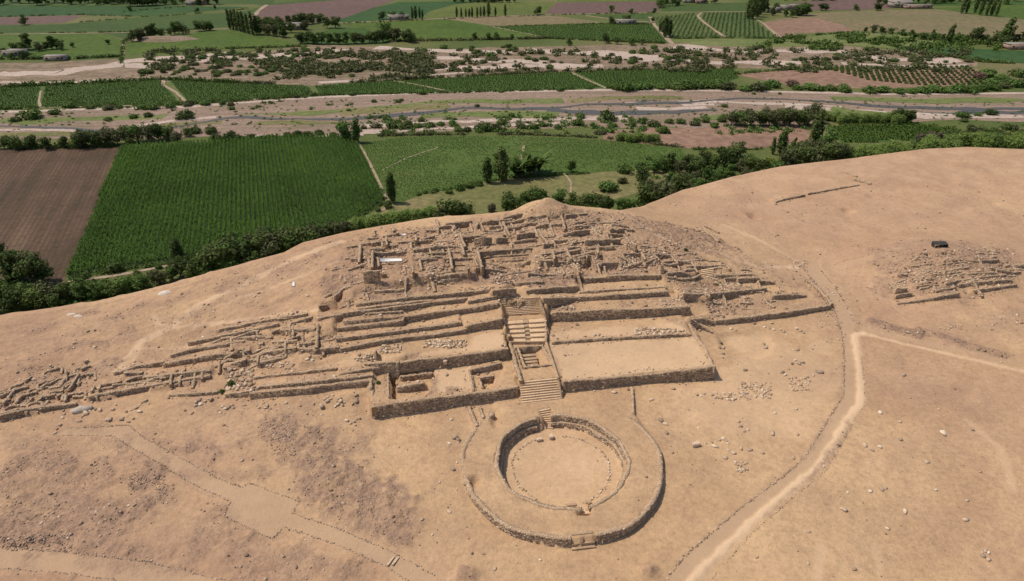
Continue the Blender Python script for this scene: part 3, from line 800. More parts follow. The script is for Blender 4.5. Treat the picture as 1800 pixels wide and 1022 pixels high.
# hollows, banks
def softspot(u0, v0, ru, rv, dz, sh=0):
    a = at(u0, v0); bx = abs(at(u0 + ru, v0)[0] - a[0]); by = abs(at(u0, v0 - rv)[1] - a[1]) + .2
    sj, si = box_idx(a[0] - 3 * bx, a[0] + 3 * bx, a[1] - 3 * by, a[1] + 3 * by)
    x = (XX[sj, si] - a[0]) / bx; y = (YY[sj, si] - a[1]) / by
    ZZ[sj, si] += dz * np.exp(-(x * x + y * y) ** 1.5)
_m = PX(962, 357, 11.0); ZZ += 1.5 * np.maximum(0, 1 - np.hypot((XX - _m[0]) / 6.5, (YY - _m[1] + 1.0) / 5.0)) ** 1.25 * (1 + .3 * fbm(XX, YY, 2.5, 3, 90))
hol = [at(u, v)[:2] for u, v in ((1262,590),(1300,583),(1345,588),(1358,605),(1352,622),(1325,632),(1298,625),(1270,612))]
patch(hol, -.35, soft=.5, op='add')
for u, v, ru, rv, dz in ((1327,380,10,4,-.9),(1491,370,10,4,-.9),(1535,345,9,3,-.7),(1748,357,9,3,-.6),(1650,440,70,20,.5),(1440,425,40,14,.5),(1250,352,40,8,.3),(720,632,14,7,-1.0),(835,845,9,7,-.9),(872,734,9,12,-.8),(1140,1005,18,9,.6),(820,1010,22,10,.6),
                       (1610,500,60,14,.3),(330,600,60,14,-.3),(60,640,50,14,.3)):
    softspot(u, v, ru, rv, dz)
for a, b in (((1530,563),(1613,588)), ((1614,580),(1677,593)), ((1673,598),(1715,608)), ((1713,611),(1762,623))):
    p = at(*a); q_ = at(*b)
    n = 8
    for i in range(n):
        f = i / (n - 1); c = p * (1 - f) + q_ * f
        sj, si = box_idx(c[0] - 2, c[0] + 2, c[1] - 2, c[1] + 2)
        rr = np.hypot(XX[sj, si] - c[0], YY[sj, si] - c[1])
        ZZ[sj, si] = np.maximum(ZZ[sj, si], c[2] + .45 * np.exp(-(rr / .9) ** 4))

# ------------------------------------------------------------------ masks: rubble, trodden paths, pale sand
RUB = np.zeros(XX.shape); PTH = np.zeros(XX.shape); PAL = np.zeros(XX.shape)
NB = fbm(XX, YY, 4.0, 5, 31, .6); NF = fbm(XX, YY, 1.2, 4, 41, .6)
def paint(arr, poly, val, soft=1.5, rag=1.5, world=False):
    pw = np.array([p if world else at(*p)[:2] for p in poly])
    m = soft + rag + 1
    sj, si = box_idx(pw[:, 0].min() - m, pw[:, 0].max() + m, pw[:, 1].min() - m, pw[:, 1].max() + m)
    x = XX[sj, si]; y = YY[sj, si]
    s = np.where(inside(x, y, pw), 1, -1) * edge_dist(x, y, pw) + NB[sj, si] * rag * 2.2 + NF[sj, si] * rag
    arr[sj, si] = np.maximum(arr[sj, si], val * np.clip(s / soft + .5, 0, 1))
def stroke(arr, pl, width, val, soft=.3, rag=.15, world=False):
    pw = np.array([p if world else at(*p)[:2] for p in pl])
    m = width + soft + rag + 1
    sj, si = box_idx(pw[:, 0].min() - m, pw[:, 0].max() + m, pw[:, 1].min() - m, pw[:, 1].max() + m)
    x = XX[sj, si]; y = YY[sj, si]
    s = width / 2 - edge_dist(x, y, pw, closed=False) + NF[sj, si] * rag
    arr[sj, si] = np.maximum(arr[sj, si], val * np.clip(s / soft + .5, 0, 1))
# gravelly ground
paint(RUB, [(462,742),(520,742),(585,765),(590,800),(640,815),(700,850),(748,892),(735,915),(690,955),(650,945),(590,905),(560,880),(490,810)], .95, 1.5, 1.6)
paint(RUB, [(170,760),(215,770),(235,795),(215,800),(160,775)], .8); paint(RUB, [(210,840),(280,815),(300,835),(250,870)], .85, 1.2, 1)
paint(RUB, [(0,800),(60,790),(130,800),(180,860),(170,930),(120,970),(0,958)], .75, 2, 2.5); paint(RUB, [(120,900),(200,880),(280,850),(300,865),(240,920),(180,960),(125,972)], .8, 2, 1.5)
paint(RUB, [(130,970),(300,940),(420,930),(560,960),(680,1005),(690,1022),(400,1022),(270,990)], .6, 2, 2.5); paint(RUB, [(320,900),(380,880),(470,950),(420,990),(340,950)], .6, 1.5, 1.5)
paint(RUB, [(0,770),(60,765),(110,765),(100,790),(0,800)], .6, 1.2, 1.2); paint(RUB, [(160,790),(250,800),(240,830),(160,840),(100,830)], .45, 1.2, 1.5)
paint(RUB, [(60,800),(120,790),(150,810),(90,835),(50,830)], .9, .8, .9); paint(RUB, [(0,900),(60,880),(120,900),(130,960),(60,965),(0,955)], .95, .8, .8); paint(RUB, [(180,900),(240,880),(290,850),(300,868),(250,905),(200,925)], .95, .7, .6); paint(RUB, [(150,800),(190,800),(200,850),(170,850)], .8, .8, .8); paint(RUB, [(140,965),(260,955),(400,965),(420,1010),(300,990)], .75, 1, 1.2)
paint(RUB, [(525,880),(620,900),(700,960),(600,930)], .6, 1, 1); paint(RUB, [(470,960),(540,940),(560,1000),(480,990)], .6, 1, 1)
paint(RUB, [(808,995),(830,1000),(840,1022),(800,1022)], .9, .4, .3); paint(RUB, [(1125,998),(1150,996),(1157,1010),(1130,1014)], .95, .3, .2)
paint(RUB, [(1490,740),(1500,760),(1470,800),(1440,840),(1390,870),(1360,900),(1340,915),(1390,860),(1440,815)], .6, .6, .5)
paint(RUB, [(1345,855),(1400,810),(1440,770),(1460,740),(1440,780),(1400,830)], .4, .6, .5)
# the mound
paint(RUB, [(560,500),(600,430),(660,412),(780,392),(900,380),(1000,372),(1090,372),(1160,400),(1230,440),(1260,470),(1200,500),(1150,482),(1040,490),(930,505),(800,500),(640,535),(560,560)], .55, 1.5, 2.5)
paint(RUB, [(640,505),(700,498),(780,495),(800,505),(720,520),(640,530)], .9, .8, .6); paint(RUB, [(560,490),(640,480),(645,495),(600,510),(565,520)], .9, .8, .6)
paint(RUB, [(1100,378),(1160,390),(1240,410),(1300,440),(1260,455),(1190,430),(1130,405)], .85, 1, 1); paint(RUB, [(860,468),(915,462),(930,490),(905,505),(850,502),(800,500),(780,490)], .8, .6, .5)
paint(RUB, [(925,480),(1040,478),(1045,488),(1015,505),(930,508)], .8, .6, .4); paint(RUB, [(1070,470),(1120,462),(1165,478),(1160,484),(1070,485)], .75, .6, .4)
paint(RUB, [(960,440),(1100,435),(1160,460),(1150,475),(1000,475),(960,470)], .6, .8, .8); paint(RUB, [(990,385),(1045,380),(1050,405),(1000,410)], .7, .6, .6)
paint(RUB, [(660,440),(730,430),(790,440),(790,480),(725,480)], .6, .6, .8); paint(RUB, [(780,395),(840,390),(870,420),(800,440)], .55, .6, .8)
paint(RUB, [(965,525),(1010,527),(1008,545),(966,548)], .8, .5, .3); paint(RUB, [(1060,535),(1120,520),(1210,520),(1215,538),(1150,540)], .5, .6, .8)
paint(RUB, [(1220,495),(1300,495),(1310,510),(1260,516),(1200,514)], .75, .6, .5); paint(RUB, [(1240,535),(1330,520),(1400,520),(1450,535),(1260,562),(1220,560)], .55, .8, 1.2)
paint(RUB, [(1180,410),(1300,445),(1400,490),(1460,535),(1420,510),(1340,480),(1240,450)], .55, 1, 1.2); paint(RUB, [(1255,440),(1380,470),(1420,500),(1350,500),(1280,470)], .35, 1, 1.5)
paint(RUB, [(748,650),(770,660),(768,690),(745,700),(762,670)], .9, .4, .2); paint(RUB, [(783,680),(806,680),(808,690),(785,694)], .8, .3, .1); paint(RUB, [(712,620),(740,618),(738,632),(710,640)], .8, .4, .2)
paint(RUB, [(1150,545),(1215,562),(1230,580),(1215,585)], .5, .5, .4)
# left slope
paint(RUB, [(250,560),(330,540),(450,500),(560,440),(600,425),(560,470),(470,520),(380,560),(300,590)], .45, 1.5, 2.5); paint(RUB, [(380,490),(440,480),(470,495),(400,520),(370,520)], .65, 1, 1)
paint(RUB, [(130,550),(180,535),(175,550),(140,560)], .7, .8, .6); paint(RUB, [(250,600),(440,590),(540,570),(550,620),(400,625),(280,645),(230,640)], .45, 1.5, 2); paint(RUB, [(0,660),(150,640),(170,690),(130,712),(0,735)], .5, 1, 1.5)
paint(RUB, [(120,610),(200,590),(210,610),(130,640)], .4, 1.5, 1.5); paint(RUB, [(445,655),(600,640),(680,640),(680,660),(560,672),(450,684)], .35, .8, 1); paint(RUB, [(170,690),(440,630),(440,690),(380,660),(160,705)], .4, .8, 1)
for k_, (u0, v0, u1, v1) in enumerate(((10,600,150,585),(20,640,110,612),(60,670,200,640),(180,560,260,535),(210,600,300,560),(30,580,90,570),(320,560,420,520),(130,610,230,580),(330,590,450,560),(460,540,540,500),(480,480,560,450),(60,655,20,690),(110,600,90,650),(240,540,340,515),(600,790,640,770),(300,790,420,780),(330,830,460,830),(330,770,380,800),(270,775,330,770))):
    stroke(RUB, [(u0, v0), ((u0 + u1) / 2 + 8, (v0 + v1) / 2 + 6), (u1, v1)], 1.2 + (k_ % 3) * .7, .55 + .1 * (k_ % 4), .9, 1.2)
# outwork
paint(RUB, [(1545,440),(1600,425),(1680,425),(1770,440),(1800,470),(1790,500),(1690,512),(1600,525),(1560,515),(1530,480)], .6, 1.5, 2.0); paint(RUB, [(1700,515),(1725,518),(1728,540),(1690,540),(1680,530)], .6, .8, .6)
paint(RUB, [(1700,555),(1800,540),(1800,580),(1720,580)], .4, 1.5, 2)
for a, b in (((1530,563),(1613,588)), ((1614,580),(1677,593)), ((1673,598),(1715,608)), ((1713,611),(1762,623))): stroke(RUB, [a, b], 1.6, .9, .4, .3)
veil = np.clip((-6 - XX) / 14, 0, 1) * (.42 - .26 * np.clip((66 - YY) / 4, 0, 1)) * np.clip(.5 + 1.3 * NB + .6 * NF, 0, 1) * (BEY < 0) * np.clip((100 - np.abs(YY - 80)) / 20, 0, 1)
RUB = np.maximum(RUB, veil)
RUB = np.maximum(RUB, .3 * np.clip(.1 + 1.5 * fbm(XX, YY, 9, 5, 77, .65), 0, 1) * (BEY < 0))
# ring top of the plaza
RUB = np.maximum(RUB, np.where((R_ > RI + .3) & (R_ < RO - .3), .12 + .4 * NB, 0))
# trodden paths
LPATH_U = [(120,752),(226,747),(254,770),(335,814),(381,840.6),(428,857),(438,849),(525,881),(514,902.5),(600,931),(697,974.5),(790,1026)]
LPATH_L = [(95,765),(197,767),(234,789),(288,819),(351,857),(405,882),(393,907.6),(478.6,948),(498.6,926),(600,961),(680,996),(720,1024)]
paint(PTH, LPATH_U + LPATH_L[::-1], 1.0, .2, .05)
BROAD_U = [(-60,957),(0,961),(120,971),(261,988),(392,1020),(420,1030)]; BROAD_L = [(-60,995),(0,999.6),(100,1006),(200,1020),(240,1030)]
paint(PTH, BROAD_U + BROAD_L[::-1], 1.0, .3, .1)
RP_L = [(1165,1026),(1200,981),(1300,894),(1377,837),(1414,804),(1448,750),(1482,697),(1484,640),(1480,590),(1474,566),(1462,535),(1440,505),(1404,464)]
RP_R = [(1235,1026),(1314,930),(1401,857),(1440,828),(1472,777),(1496,733),(1515,707),(1516,680),(1509,623),(1500,588),(1500,560),(1490,535),(1466,500),(1445,474),(1440,458)]
paint(PTH, RP_L + RP_R[::-1], 1.0, .25, .05)
paint(PTH, [(1500,590),(1520,583),(1600,600),(1700,623),(1800,646),(1800,640),(1700,612),(1600,590),(1515,570)], .7, .4, .1)
paint(PTH, [(1452,468),(1530,447),(1600,428),(1640,424),(1600,433),(1520,461),(1462,478)], .6, .4, .1)
BERM = [(1212,1026),(1222,1014),(1268,968),(1314,924),(1360,885),(1401,851),(1434,824),(1468,777),(1491,733.5),(1513,707),(1513,680),(1507,623),(1502,592),(1508,587),(1520,587),(1600,607),(1700,630),(1800,653),(1860,667)]
BRM = np.zeros(XX.shape); stroke(BRM, BERM[:15], 1.05, 1.0, .45, .35); stroke(BRM, BERM[13:], .7, .75, .4, .3); PAL = np.maximum(PAL, BRM); PTH = PTH * (1 - BRM)
for pl, w_, val in (([(600,425),(520,455),(430,500),(350,540),(290,580),(250,600),(205,655)], 1.4, .55), ([(270,555),(280,570),(310,575),(420,565),(560,545)], .9, .5), ([(250,600),(232,640),(210,660)], .9, .55), ([(235,615),(320,612),(450,590)], .6, .45),
                    ([(1090,372),(1110,385),(1150,410),(1180,427),(1250,440),(1330,470),(1400,470)], 1.3, .7), ([(1270,395),(1340,425),(1400,460)], 1.0, .35), ([(1330,420),(1400,455)], .5, .3), ([(1445,960),(1435,1022)], .9, .3), ([(1540,960),(1548,1022)], .8, .25),
                    ([(1700,740),(1760,790),(1780,860)], 1.0, .25), ([(560,650),(640,635),(720,625)], .8, .3), ([(380,540),(440,520),(520,490),(600,460)], .7, .4)):
    stroke(PAL, pl, w_, min(.8, val * 1.35), .5, .3)
paint(PAL, [(985,674),(1120,664),(1253,649),(1214,592),(966,606)], .5, .5, .4); paint(PAL, [(760,650),(825,645),(835,690),(770,690)], .5, .5, .4); paint(PAL, [(830,590),(880,582),(884,608),(830,618)], .6, .4, .3); paint(PAL, [(705,626),(880,600),(884,612),(720,634)], .4, .4, .5); paint(PAL, [(960,585),(1200,565),(1205,585),(965,600)], .5, .5, .6); paint(PAL, [(1230,640),(1330,600),(1450,610),(1470,680),(1400,760),(1250,760),(1180,700)], .3, 2, 2); paint(PAL, [(1060,384),(1075,382),(1090,398),(1065,402)], .5, .4, .3); paint(PAL, [(905,395),(960,388),(965,408),(910,412)], .45, .5, .4)
paint(PAL, [(1275,590),(1340,586),(1352,612),(1300,622)], .35, .6, .4); paint(PAL, [(160,640),(200,620),(200,650),(170,660)], .3, 1, 1)
PAL = np.maximum(PAL, np.where(R_ < RI - .3, .28 + .3 * NB, 0))
PAL = np.maximum(PAL, .35 * np.clip((YY - 120) / 30, 0, 1) * np.clip((XX - 20) / 20, 0, 1) * np.clip(NB + .2, 0, 1))
# untouched soil is redder than swept sand, and edge vignetting is painted in
RED = np.clip((-16 - XX) / 22, 0, 1) + np.clip((56 - YY) / 8, 0, 1) * np.clip((4 - XX) / 20, 0, 1) + .8 * np.clip((YY - 112) / 20, 0, 1) * np.clip((XX - 22) / 14, 0, 1) + .7 * np.clip((XX - 42) / 16, 0, 1)
RED = np.clip(RED * (.75 + .8 * fbm(XX, YY, 16, 5, 61, .6)) + .35 * fbm(XX, YY, 7, 4, 62), 0, 1) * (1 - .6 * PTH)
# height detail
nearm = np.clip((150 - YY) / 60, 0.3, 1)
blk = inside(XX, YY, [LST['bl'], LST['br'], LST['tr'], UP3['tr'], UP3['tl'], LST['tl']])
det = .05 * fbm(XX, YY, 3.0, 3, 5) + .018 * fbm(XX, YY, .7, 2, 6)
SUMM = np.clip((YY - 90) / 4, 0, 1) * np.clip((XX + 34) / 4, 0, 1) * np.clip((46 - XX) / 8, 0, 1) * np.clip((132 - YY) / 8, 0, 1)
det += RUB * (1 + 1.5 * SUMM) * (.2 * np.abs(fbm(XX, YY, 1.6, 3, 7, .6)) + .12 * fbm(XX, YY, .55, 2, 8)) + SUMM * RUB * .3 * fbm(XX, YY, 3.5, 3, 18)
det += 1.15 * np.clip(RUB - .12, 0, 1) * np.abs(fbm(XX, YY, 3.6, 4, 19, .55)) * np.clip((68 - YY) / 4, 0, 1) * np.clip((2 - XX) / 6, 0, 1)
det += .35 * fbm(XX, YY, 22, 3, 9) * np.clip((90 - YY) / 20, 0, 1) * np.clip((-10 - XX) / 10, 0, 1) * np.clip((66 - YY) / 6, 0, 1)
LEFT = np.clip((-14 - XX) / 8, 0, 1) * np.clip((YY - 66) / 8, 0, 1) * np.clip((BEY < 0), 0, 1)
det += LEFT * .34 * fbm(XX * .6 + YY * .3, YY, 5, 4, 12)
ca_, sa_ = math.cos(.5), math.sin(.5)
XR, YR = XX * ca_ + YY * sa_, -XX * sa_ + YY * ca_
rill = np.abs(fbm(XR / 3.2, YR, 2.6, 4, 71, .55))
det += LEFT * (BEY < -.5) * .55 * (.3 - np.minimum(rill, .3))
det += RED * .12 * fbm(XX, YY, 2.0, 3, 73) * (BEY < 0)
pathz = np.clip(PTH * 1.2, 0, 1)
NEARW = np.zeros(XX.shape)
for _p, _P, _k in JOBS:
    m_ = 1.1; sj, si = box_idx(_P[:, 0].min() - m_, _P[:, 0].max() + m_, _P[:, 1].min() - m_, _P[:, 1].max() + m_)
    NEARW[sj, si] = np.maximum(NEARW[sj, si], np.clip(1.6 - edge_dist(XX[sj, si], YY[sj, si], _P, closed=False) / .65, 0, 1))
det = np.where(YY > 66, det * (1 - .8 * NEARW), det)
det = det * (1 - .8 * pathz) + .1 * PAL * (PAL > .8) - .06 * pathz
det = np.where(blk, det * .05, det)
det = np.where(R_ < RI, det * .4, det)
ZZ = ZZ + np.where(BEY > 2, .4 * fbm(XX, YY, 3, 3, 14), det)

# ------------------------------------------------------------------ the desert mesh
def build_terrain():
    ny, nx = XX.shape
    idx = np.arange(nx * ny).reshape(ny, nx)
    keep = ZZ > VZ - 0.9
    kq = keep[:-1, :-1] | keep[1:, :-1] | keep[:-1, 1:] | keep[1:, 1:]
    q = np.stack([idx[:-1, :-1], idx[:-1, 1:], idx[1:, 1:], idx[1:, :-1]], -1)[kq]
    m, t, b = mat_new('desert_sand')
    p = pos_n(t)
    at_ = N(t, 'ShaderNodeAttribute', attribute_name='ground'); sep = N(t, 'ShaderNodeSeparateColor'); t.links.new(at_.outputs['Color'], sep.inputs[0])
    rub, pth, pal = sep.outputs[0], sep.outputs[1], sep.outputs[2]
    base = ramp_n(t, noise_n(t, .045, 6, .62, p, .6), [(.25, (.345, .212, .122)), (.42, (.43, .278, .155)), (.58, (.505, .335, .188)), (.75, (.41, .258, .148))])
    base = mix_n(t, math_n(t, 'MULTIPLY', ramp_n(t, noise_n(t, .3, 7, .75, p, .8), [(.4, (0, 0, 0)), (.75, (1, 1, 1))]), .55), base, (.29, .175, .112))
    sp_ = N(t, 'ShaderNodeTexVoronoi'); sp_.inputs['Scale'].default_value = 3.1; t.links.new(p, sp_.inputs['Vector'])
    spk = ramp_n(t, sp_.outputs['Distance'], [(.05, (1, 1, 1)), (.16, (0, 0, 0))])
    spn = ramp_n(t, noise_n(t, .5, 4, .6, p), [(.48, (0, 0, 0)), (.65, (1, 1, 1))])
    spk = math_n(t, 'MULTIPLY', spk, spn)
    base = mix_n(t, math_n(t, 'MULTIPLY', spk, .6), base, (.27, .195, .145))
    base = mix_n(t, math_n(t, 'MULTIPLY', at_.outputs['Alpha'], .62), base, ramp_n(t, noise_n(t, .12, 6, .65, p, .5), [(.3, (.285, .165, .108)), (.5, (.355, .215, .142)), (.72, (.42, .27, .175))]))
    gr = noise_n(t, 1.6, 8, .82, p)
    base = mix_n(t, .55, base, ramp_n(t, gr, [(.3, (.22, .22, .22)), (.5, (.5, .5, .5)), (.72, (.72, .72, .72))]), 'OVERLAY')
    sv = N(t, 'ShaderNodeTexVoronoi'); sv.inputs['Scale'].default_value = 1.15; t.links.new(p, sv.inputs['Vector'])
    sd_ = math_n(t, 'MULTIPLY', ramp_n(t, sv.outputs['Distance'], [(.05, (1, 1, 1)), (.12, (0, 0, 0))]), ramp_n(t, noise_n(t, .16, 5, .6, p), [(.45, (0, 0, 0)), (.62, (1, 1, 1))]))
    base = mix_n(t, math_n(t, 'MULTIPLY', sd_, .7), base, mix_n(t, ramp_n(t, sv.outputs['Color'], [(.45, (0, 0, 0)), (.5, (1, 1, 1))]), (.2, .14, .105), (.6, .47, .36)))
    base = mix_n(t, pal, base, (.585, .405, .255))
    base = mix_n(t, math_n(t, 'MULTIPLY', pth, .75), base, ramp_n(t, noise_n(t, .25, 5, .6, p), [(.3, (.385, .255, .16)), (.7, (.435, .295, .185))]))
    v1 = N(t, 'ShaderNodeTexVoronoi'); v1.inputs['Scale'].default_value = 2.6; t.links.new(p, v1.inputs['Vector'])
    v2 = noise_n(t, 2.2, 5, .7, p)
    rc = ramp_n(t, v1.outputs['Color'], [(.15, (.15, .095, .068)), (.5, (.25, .155, .108)), (.85, (.38, .25, .17))])
    rc = mix_n(t, .6, rc, ramp_n(t, v2, [(.35, (.185, .118, .085)), (.65, (.335, .218, .148))]))
    fac = math_n(t, 'MULTIPLY', rub, math_n(t, 'ADD', .35, ramp_n(t, noise_n(t, .6, 5, .7, p), [(.35, (0, 0, 0)), (.6, (.8, .8, .8))])), True)
    col = mix_n(t, fac, base, rc)
    # ground colour mixes to olive by height towards the foot of the hill
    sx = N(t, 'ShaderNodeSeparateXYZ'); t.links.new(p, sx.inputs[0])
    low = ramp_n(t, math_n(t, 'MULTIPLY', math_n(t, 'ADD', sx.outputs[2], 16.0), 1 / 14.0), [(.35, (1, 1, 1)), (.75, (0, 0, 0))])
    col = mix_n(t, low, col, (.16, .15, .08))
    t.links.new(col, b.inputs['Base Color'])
    h = math_n(t, 'MULTIPLY', v1.outputs['Distance'], math_n(t, 'ADD', math_n(t, 'MULTIPLY', rub, -.45), -.06))
    h = math_n(t, 'ADD', h, math_n(t, 'MULTIPLY', noise_n(t, 3.5, 5, .7, p), .45))
    h = math_n(t, 'SUBTRACT', h, math_n(t, 'MULTIPLY', spk, -.25))
    bump_n(t, b, h, .8, .25)
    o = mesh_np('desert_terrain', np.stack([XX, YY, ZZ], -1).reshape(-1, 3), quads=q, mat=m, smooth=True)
    ca = o.data.color_attributes.new('ground', 'FLOAT_COLOR', 'POINT')
    cc = np.stack([RUB, PTH, PAL, RED], -1).astype(np.float32)
    if len(o.data.vertices) == cc.shape[0] * cc.shape[1]:
        ca.data.foreach_set('color', cc.ravel())
    tag(o, 'bare tan desert terrace of sand and gravel', 'ground', kind='structure')
    return o
terrain = build_terrain()

for parent, P_, kw in JOBS:
    build_wall(parent, P_, **kw)
build_wall(pyramid, FL2, thick=.6, rough=.08, name='side_wall')

# ------------------------------------------------------------------ stairways
def prism(name, tl, tr, br, bl, z0, z1, mat, parent, jit=0.02):
    c = [(*bl, z0), (*br, z0), (*tr, z0), (*tl, z0), (*bl, z1), (*br, z1), (*tr, z1), (*tl, z1)]
    v = np.array(c, float); v[4:, 2] += rng.uniform(-jit, jit, 4)
    o = mesh_np(name, v, quads=[(0,3,2,1),(4,5,6,7),(0,1,5,4),(1,2,6,5),(2,3,7,6),(3,0,4,7)], mat=mat, parent=parent)
    bv = o.modifiers.new('edge', 'BEVEL'); bv.width = .03; bv.segments = 2
    return o
def stair(parent, name, Q, z0, z1, n, mat=None, f0=0.0, f1=1.0, skip=()):
    st = empty(name, (0, 0, 0), parent)
    lp = lambda a, b, f: a * (1 - f) + b * f
    for i in range(n):
        if i in skip: continue
        a, b = i / n, (i + 1) / n
        bl = lp(Q['bl'], Q['tl'], a); br = lp(Q['br'], Q['tr'], a); tl = lp(Q['bl'], Q['tl'], b); tr = lp(Q['br'], Q['tr'], b)
        tl = tl + (tl - bl) * .1; tr = tr + (tr - br) * .1
        l = lambda p, q: (lp(p, q, f0 + rng.uniform(0, .01)), lp(p, q, f1 - rng.uniform(0, .01)))
        BL, BR = l(bl, br); TL, TR = l(tl, tr)
        zt = z0 + (z1 - z0) * (i + 1) / n
        prism('step', TL, TR, BR, BL, zt - (z1 - z0) / n - .35, zt, mat or M['step'], st)
    return st
stair(pyramid, 'lower_staircase', LST, 0.1, 2.3, 10)
stair(pyramid, 'upper_staircase', UP, 2.5, 4.05, 5, f1=.46)
stair(pyramid, 'upper_staircase', UP, 2.5, 4.05, 5, f0=.57)
# worn channel running down the middle of the upper stairs
def lpq(Q, f, g): 
    a = Q['bl'] * (1 - g) + Q['tl'] * g; b = Q['br'] * (1 - g) + Q['tr'] * g; return a * (1 - f) + b * f
ch = dict(bl=lpq(UP, .42, .35), br=lpq(UP, .62, .35), tl=lpq(LAND, .38, .9), tr=lpq(LAND, .58, .9))
chn = dict(bl=lpq(UP, .45, 0), br=lpq(UP, .58, 0), tl=lpq(UP, .44, 1), tr=lpq(UP, .57, 1))
stair(pyramid, 'channel_steps', chn, 2.45, 3.95, 6, M['wall_core'])
stair(pyramid, 'short_staircase', UP2, 4.1, 5.1, 5)
stair(pyramid, 'broken_staircase', UP3, 5.1, 6.4, 4, f0=.58)
stair(pyramid, 'broken_staircase', UP3, 5.1, 6.4, 4, f1=.14)
# edging of the entrance court and the pit
LED = [(PX(893,604,2.5), PX(913,673,2.4)), ]
for a, b, zb, zt in ((PX(913,673,2.4), PX(893,604,2.5), 2.3, 2.72), (PX(893,603,2.5), PX(884,563,4.0), 2.4, 3.6), ):
    build_wall(pyramid, np.array([(*b, zb, zt), (*a, zb, zt)]), thick=.5, rough=.05, free=True, name='stair_kerb')
for a, b, za, zb_, ta, tb in ((PX(990,707,0), PX(984.5,666,2.4), 0, 0, .25, 2.55), (PX(984.5,666,2.4), PX(962.5,603,2.5), 1.7, 2.2, 2.6, 2.75), (PX(962.5,603,2.5), PX(961,558,4.0), 2.2, 2.6, 2.8, 4.3), (PX(961,558,4.0), PX(950,524,6.3), 3.6, 5.4, 4.4, 6.5)):
    build_wall(pyramid, np.array([(*a, za, ta), (*b, zb_, tb)]), thick=.4, rough=.03, name='stair_wall', coping=False)
for w_ in PITW: build_wall(pyramid, w_, thick=.35, rough=.05, name='pit_wall', flip=False)
pb = lambda s_, t_: (PIT[3] * (1 - s_) + PIT[2] * s_) * (1 - t_) + (PIT[0] * (1 - s_) + PIT[1] * s_) * t_
pv = dict(bl=pb(.14, .12), br=pb(.6, .12), tl=pb(.1, .72), tr=pb(.62, .72))
stair(pyramid, 'pit_steps', pv, .75, 2.0, 6, M['wall_core'])
# little stairs on the right flank
q1, q2, q3, q4 = at(1232,490), at(1254,490), at(1254,476), at(1232,476)
stair(pyramid, 'flank_staircase', dict(bl=q1[:2], br=q2[:2], tr=q3[:2], tl=q4[:2]), min(q1[2], q2[2]), min(q1[2], q2[2]) + 1.1, 6)
# plaza
def arc(r, a0, a1, zb, zt, n=60):
    A_ = np.radians(np.linspace(a0, a1, n))
    f = lambda z: z(A_) if callable(z) else np.full(n, z)
    rr = r + .10 * np.sin(A_ * 5 + r) + .07 * np.sin(A_ * 11 + 2 * r)
    return np.stack([CX + rr * np.cos(A_), CY + rr * np.sin(A_), f(zb), f(zt)], 1)
zo = lambda A_: np.array([float(hz(CX + (RO + .7) * math.cos(a), CY + (RO + .7) * math.sin(a))) for a in A_])
build_wall(plaza, arc(RO, -225, -89, zo, lambda A_: ZR - .03 + .05 * np.sin(A_ * 7)), thick=.6, rough=.07, name='outer_wall')
build_wall(plaza, arc(RO, -76, 38, zo, lambda A_: ZR - .03 + .04 * np.sin(A_ * 9)), thick=.6, rough=.06, name='outer_wall')
# inner walls face the centre, so they run clockwise
build_wall(plaza, arc(RI, 97, -72, -.5, ZR + .05), thick=.5, rough=.04, name='inner_wall')
build_wall(plaza, arc(RI, 283, 112, -.5, ZR + .05), thick=.5, rough=.04, name='inner_wall')
build_wall(plaza, arc(RI - .38, 97, -78, -1.35, -.45), thick=.5, rough=.03, name='inner_bench')
build_wall(plaza, arc(RI - .38, 277, 112, -1.35, -.45), thick=.5, rough=.03, name='inner_bench')
stair(plaza, 'entrance_staircase', dict(bl=PX(958,752,-1.25), br=PX(973,755,-1.25), tl=PX(946.5,722,.4), tr=PX(967.5,717.5,.4)), -1.3, .42, 9)
a0, a1 = math.radians(-88.5), math.radians(-76.5)
pO = lambda r, a: np.array([CX + r * math.cos(a), CY + r * math.sin(a)])
stair(plaza, 'outer_staircase', dict(bl=pO(RO + .35, a0), br=pO(RO + .35, a1), tl=pO(RO - 1.0, a0), tr=pO(RO - 1.0, a1)), -1.0, ZR, 4, M['wall_core'])
# sill and fallen slabs by the near gap
def slab(parent, name, u, v, sx, sy, sz, rz, tilt=0.0, mat=None, z=None, ry=0):
    a = at(u, v)
    bm = bmesh.new(); bmesh.ops.create_cube(bm, size=1.0)
    for v_ in bm.verts: v_.co = Vector((v_.co.x * sx, v_.co.y * sy, v_.co.z * sz)) + Vector((random.uniform(-.05, .05) * sx, random.uniform(-.05, .05) * sy, random.uniform(-.06, .06) * sz))
    bmesh.ops.bevel(bm, geom=bm.edges[:], offset=min(sx, sy, sz) * .14, segments=2, affect='EDGES')
    me = bpy.data.meshes.new(name); bm.to_mesh(me); bm.free()
    me.materials.append(mat or M['pile_rock'])
    o = inst(name, me, (a[0], a[1], (a[2] if z is None else z) + sz * .42), rz, 1, parent, rx=tilt, ry=ry)
    return o
slab(plaza, 'threshold_slab', 1026, 903, 1.7, .6, .22, .1, z=-.3, mat=M['step']); slab(plaza, 'gap_stone', 1004, 889, 1.2, .4, .25, .2, ry=.1, mat=M['wall_core']); slab(plaza, 'gap_stone', 1036, 887, .45, .45, .5, .4, mat=M['wall_core'])
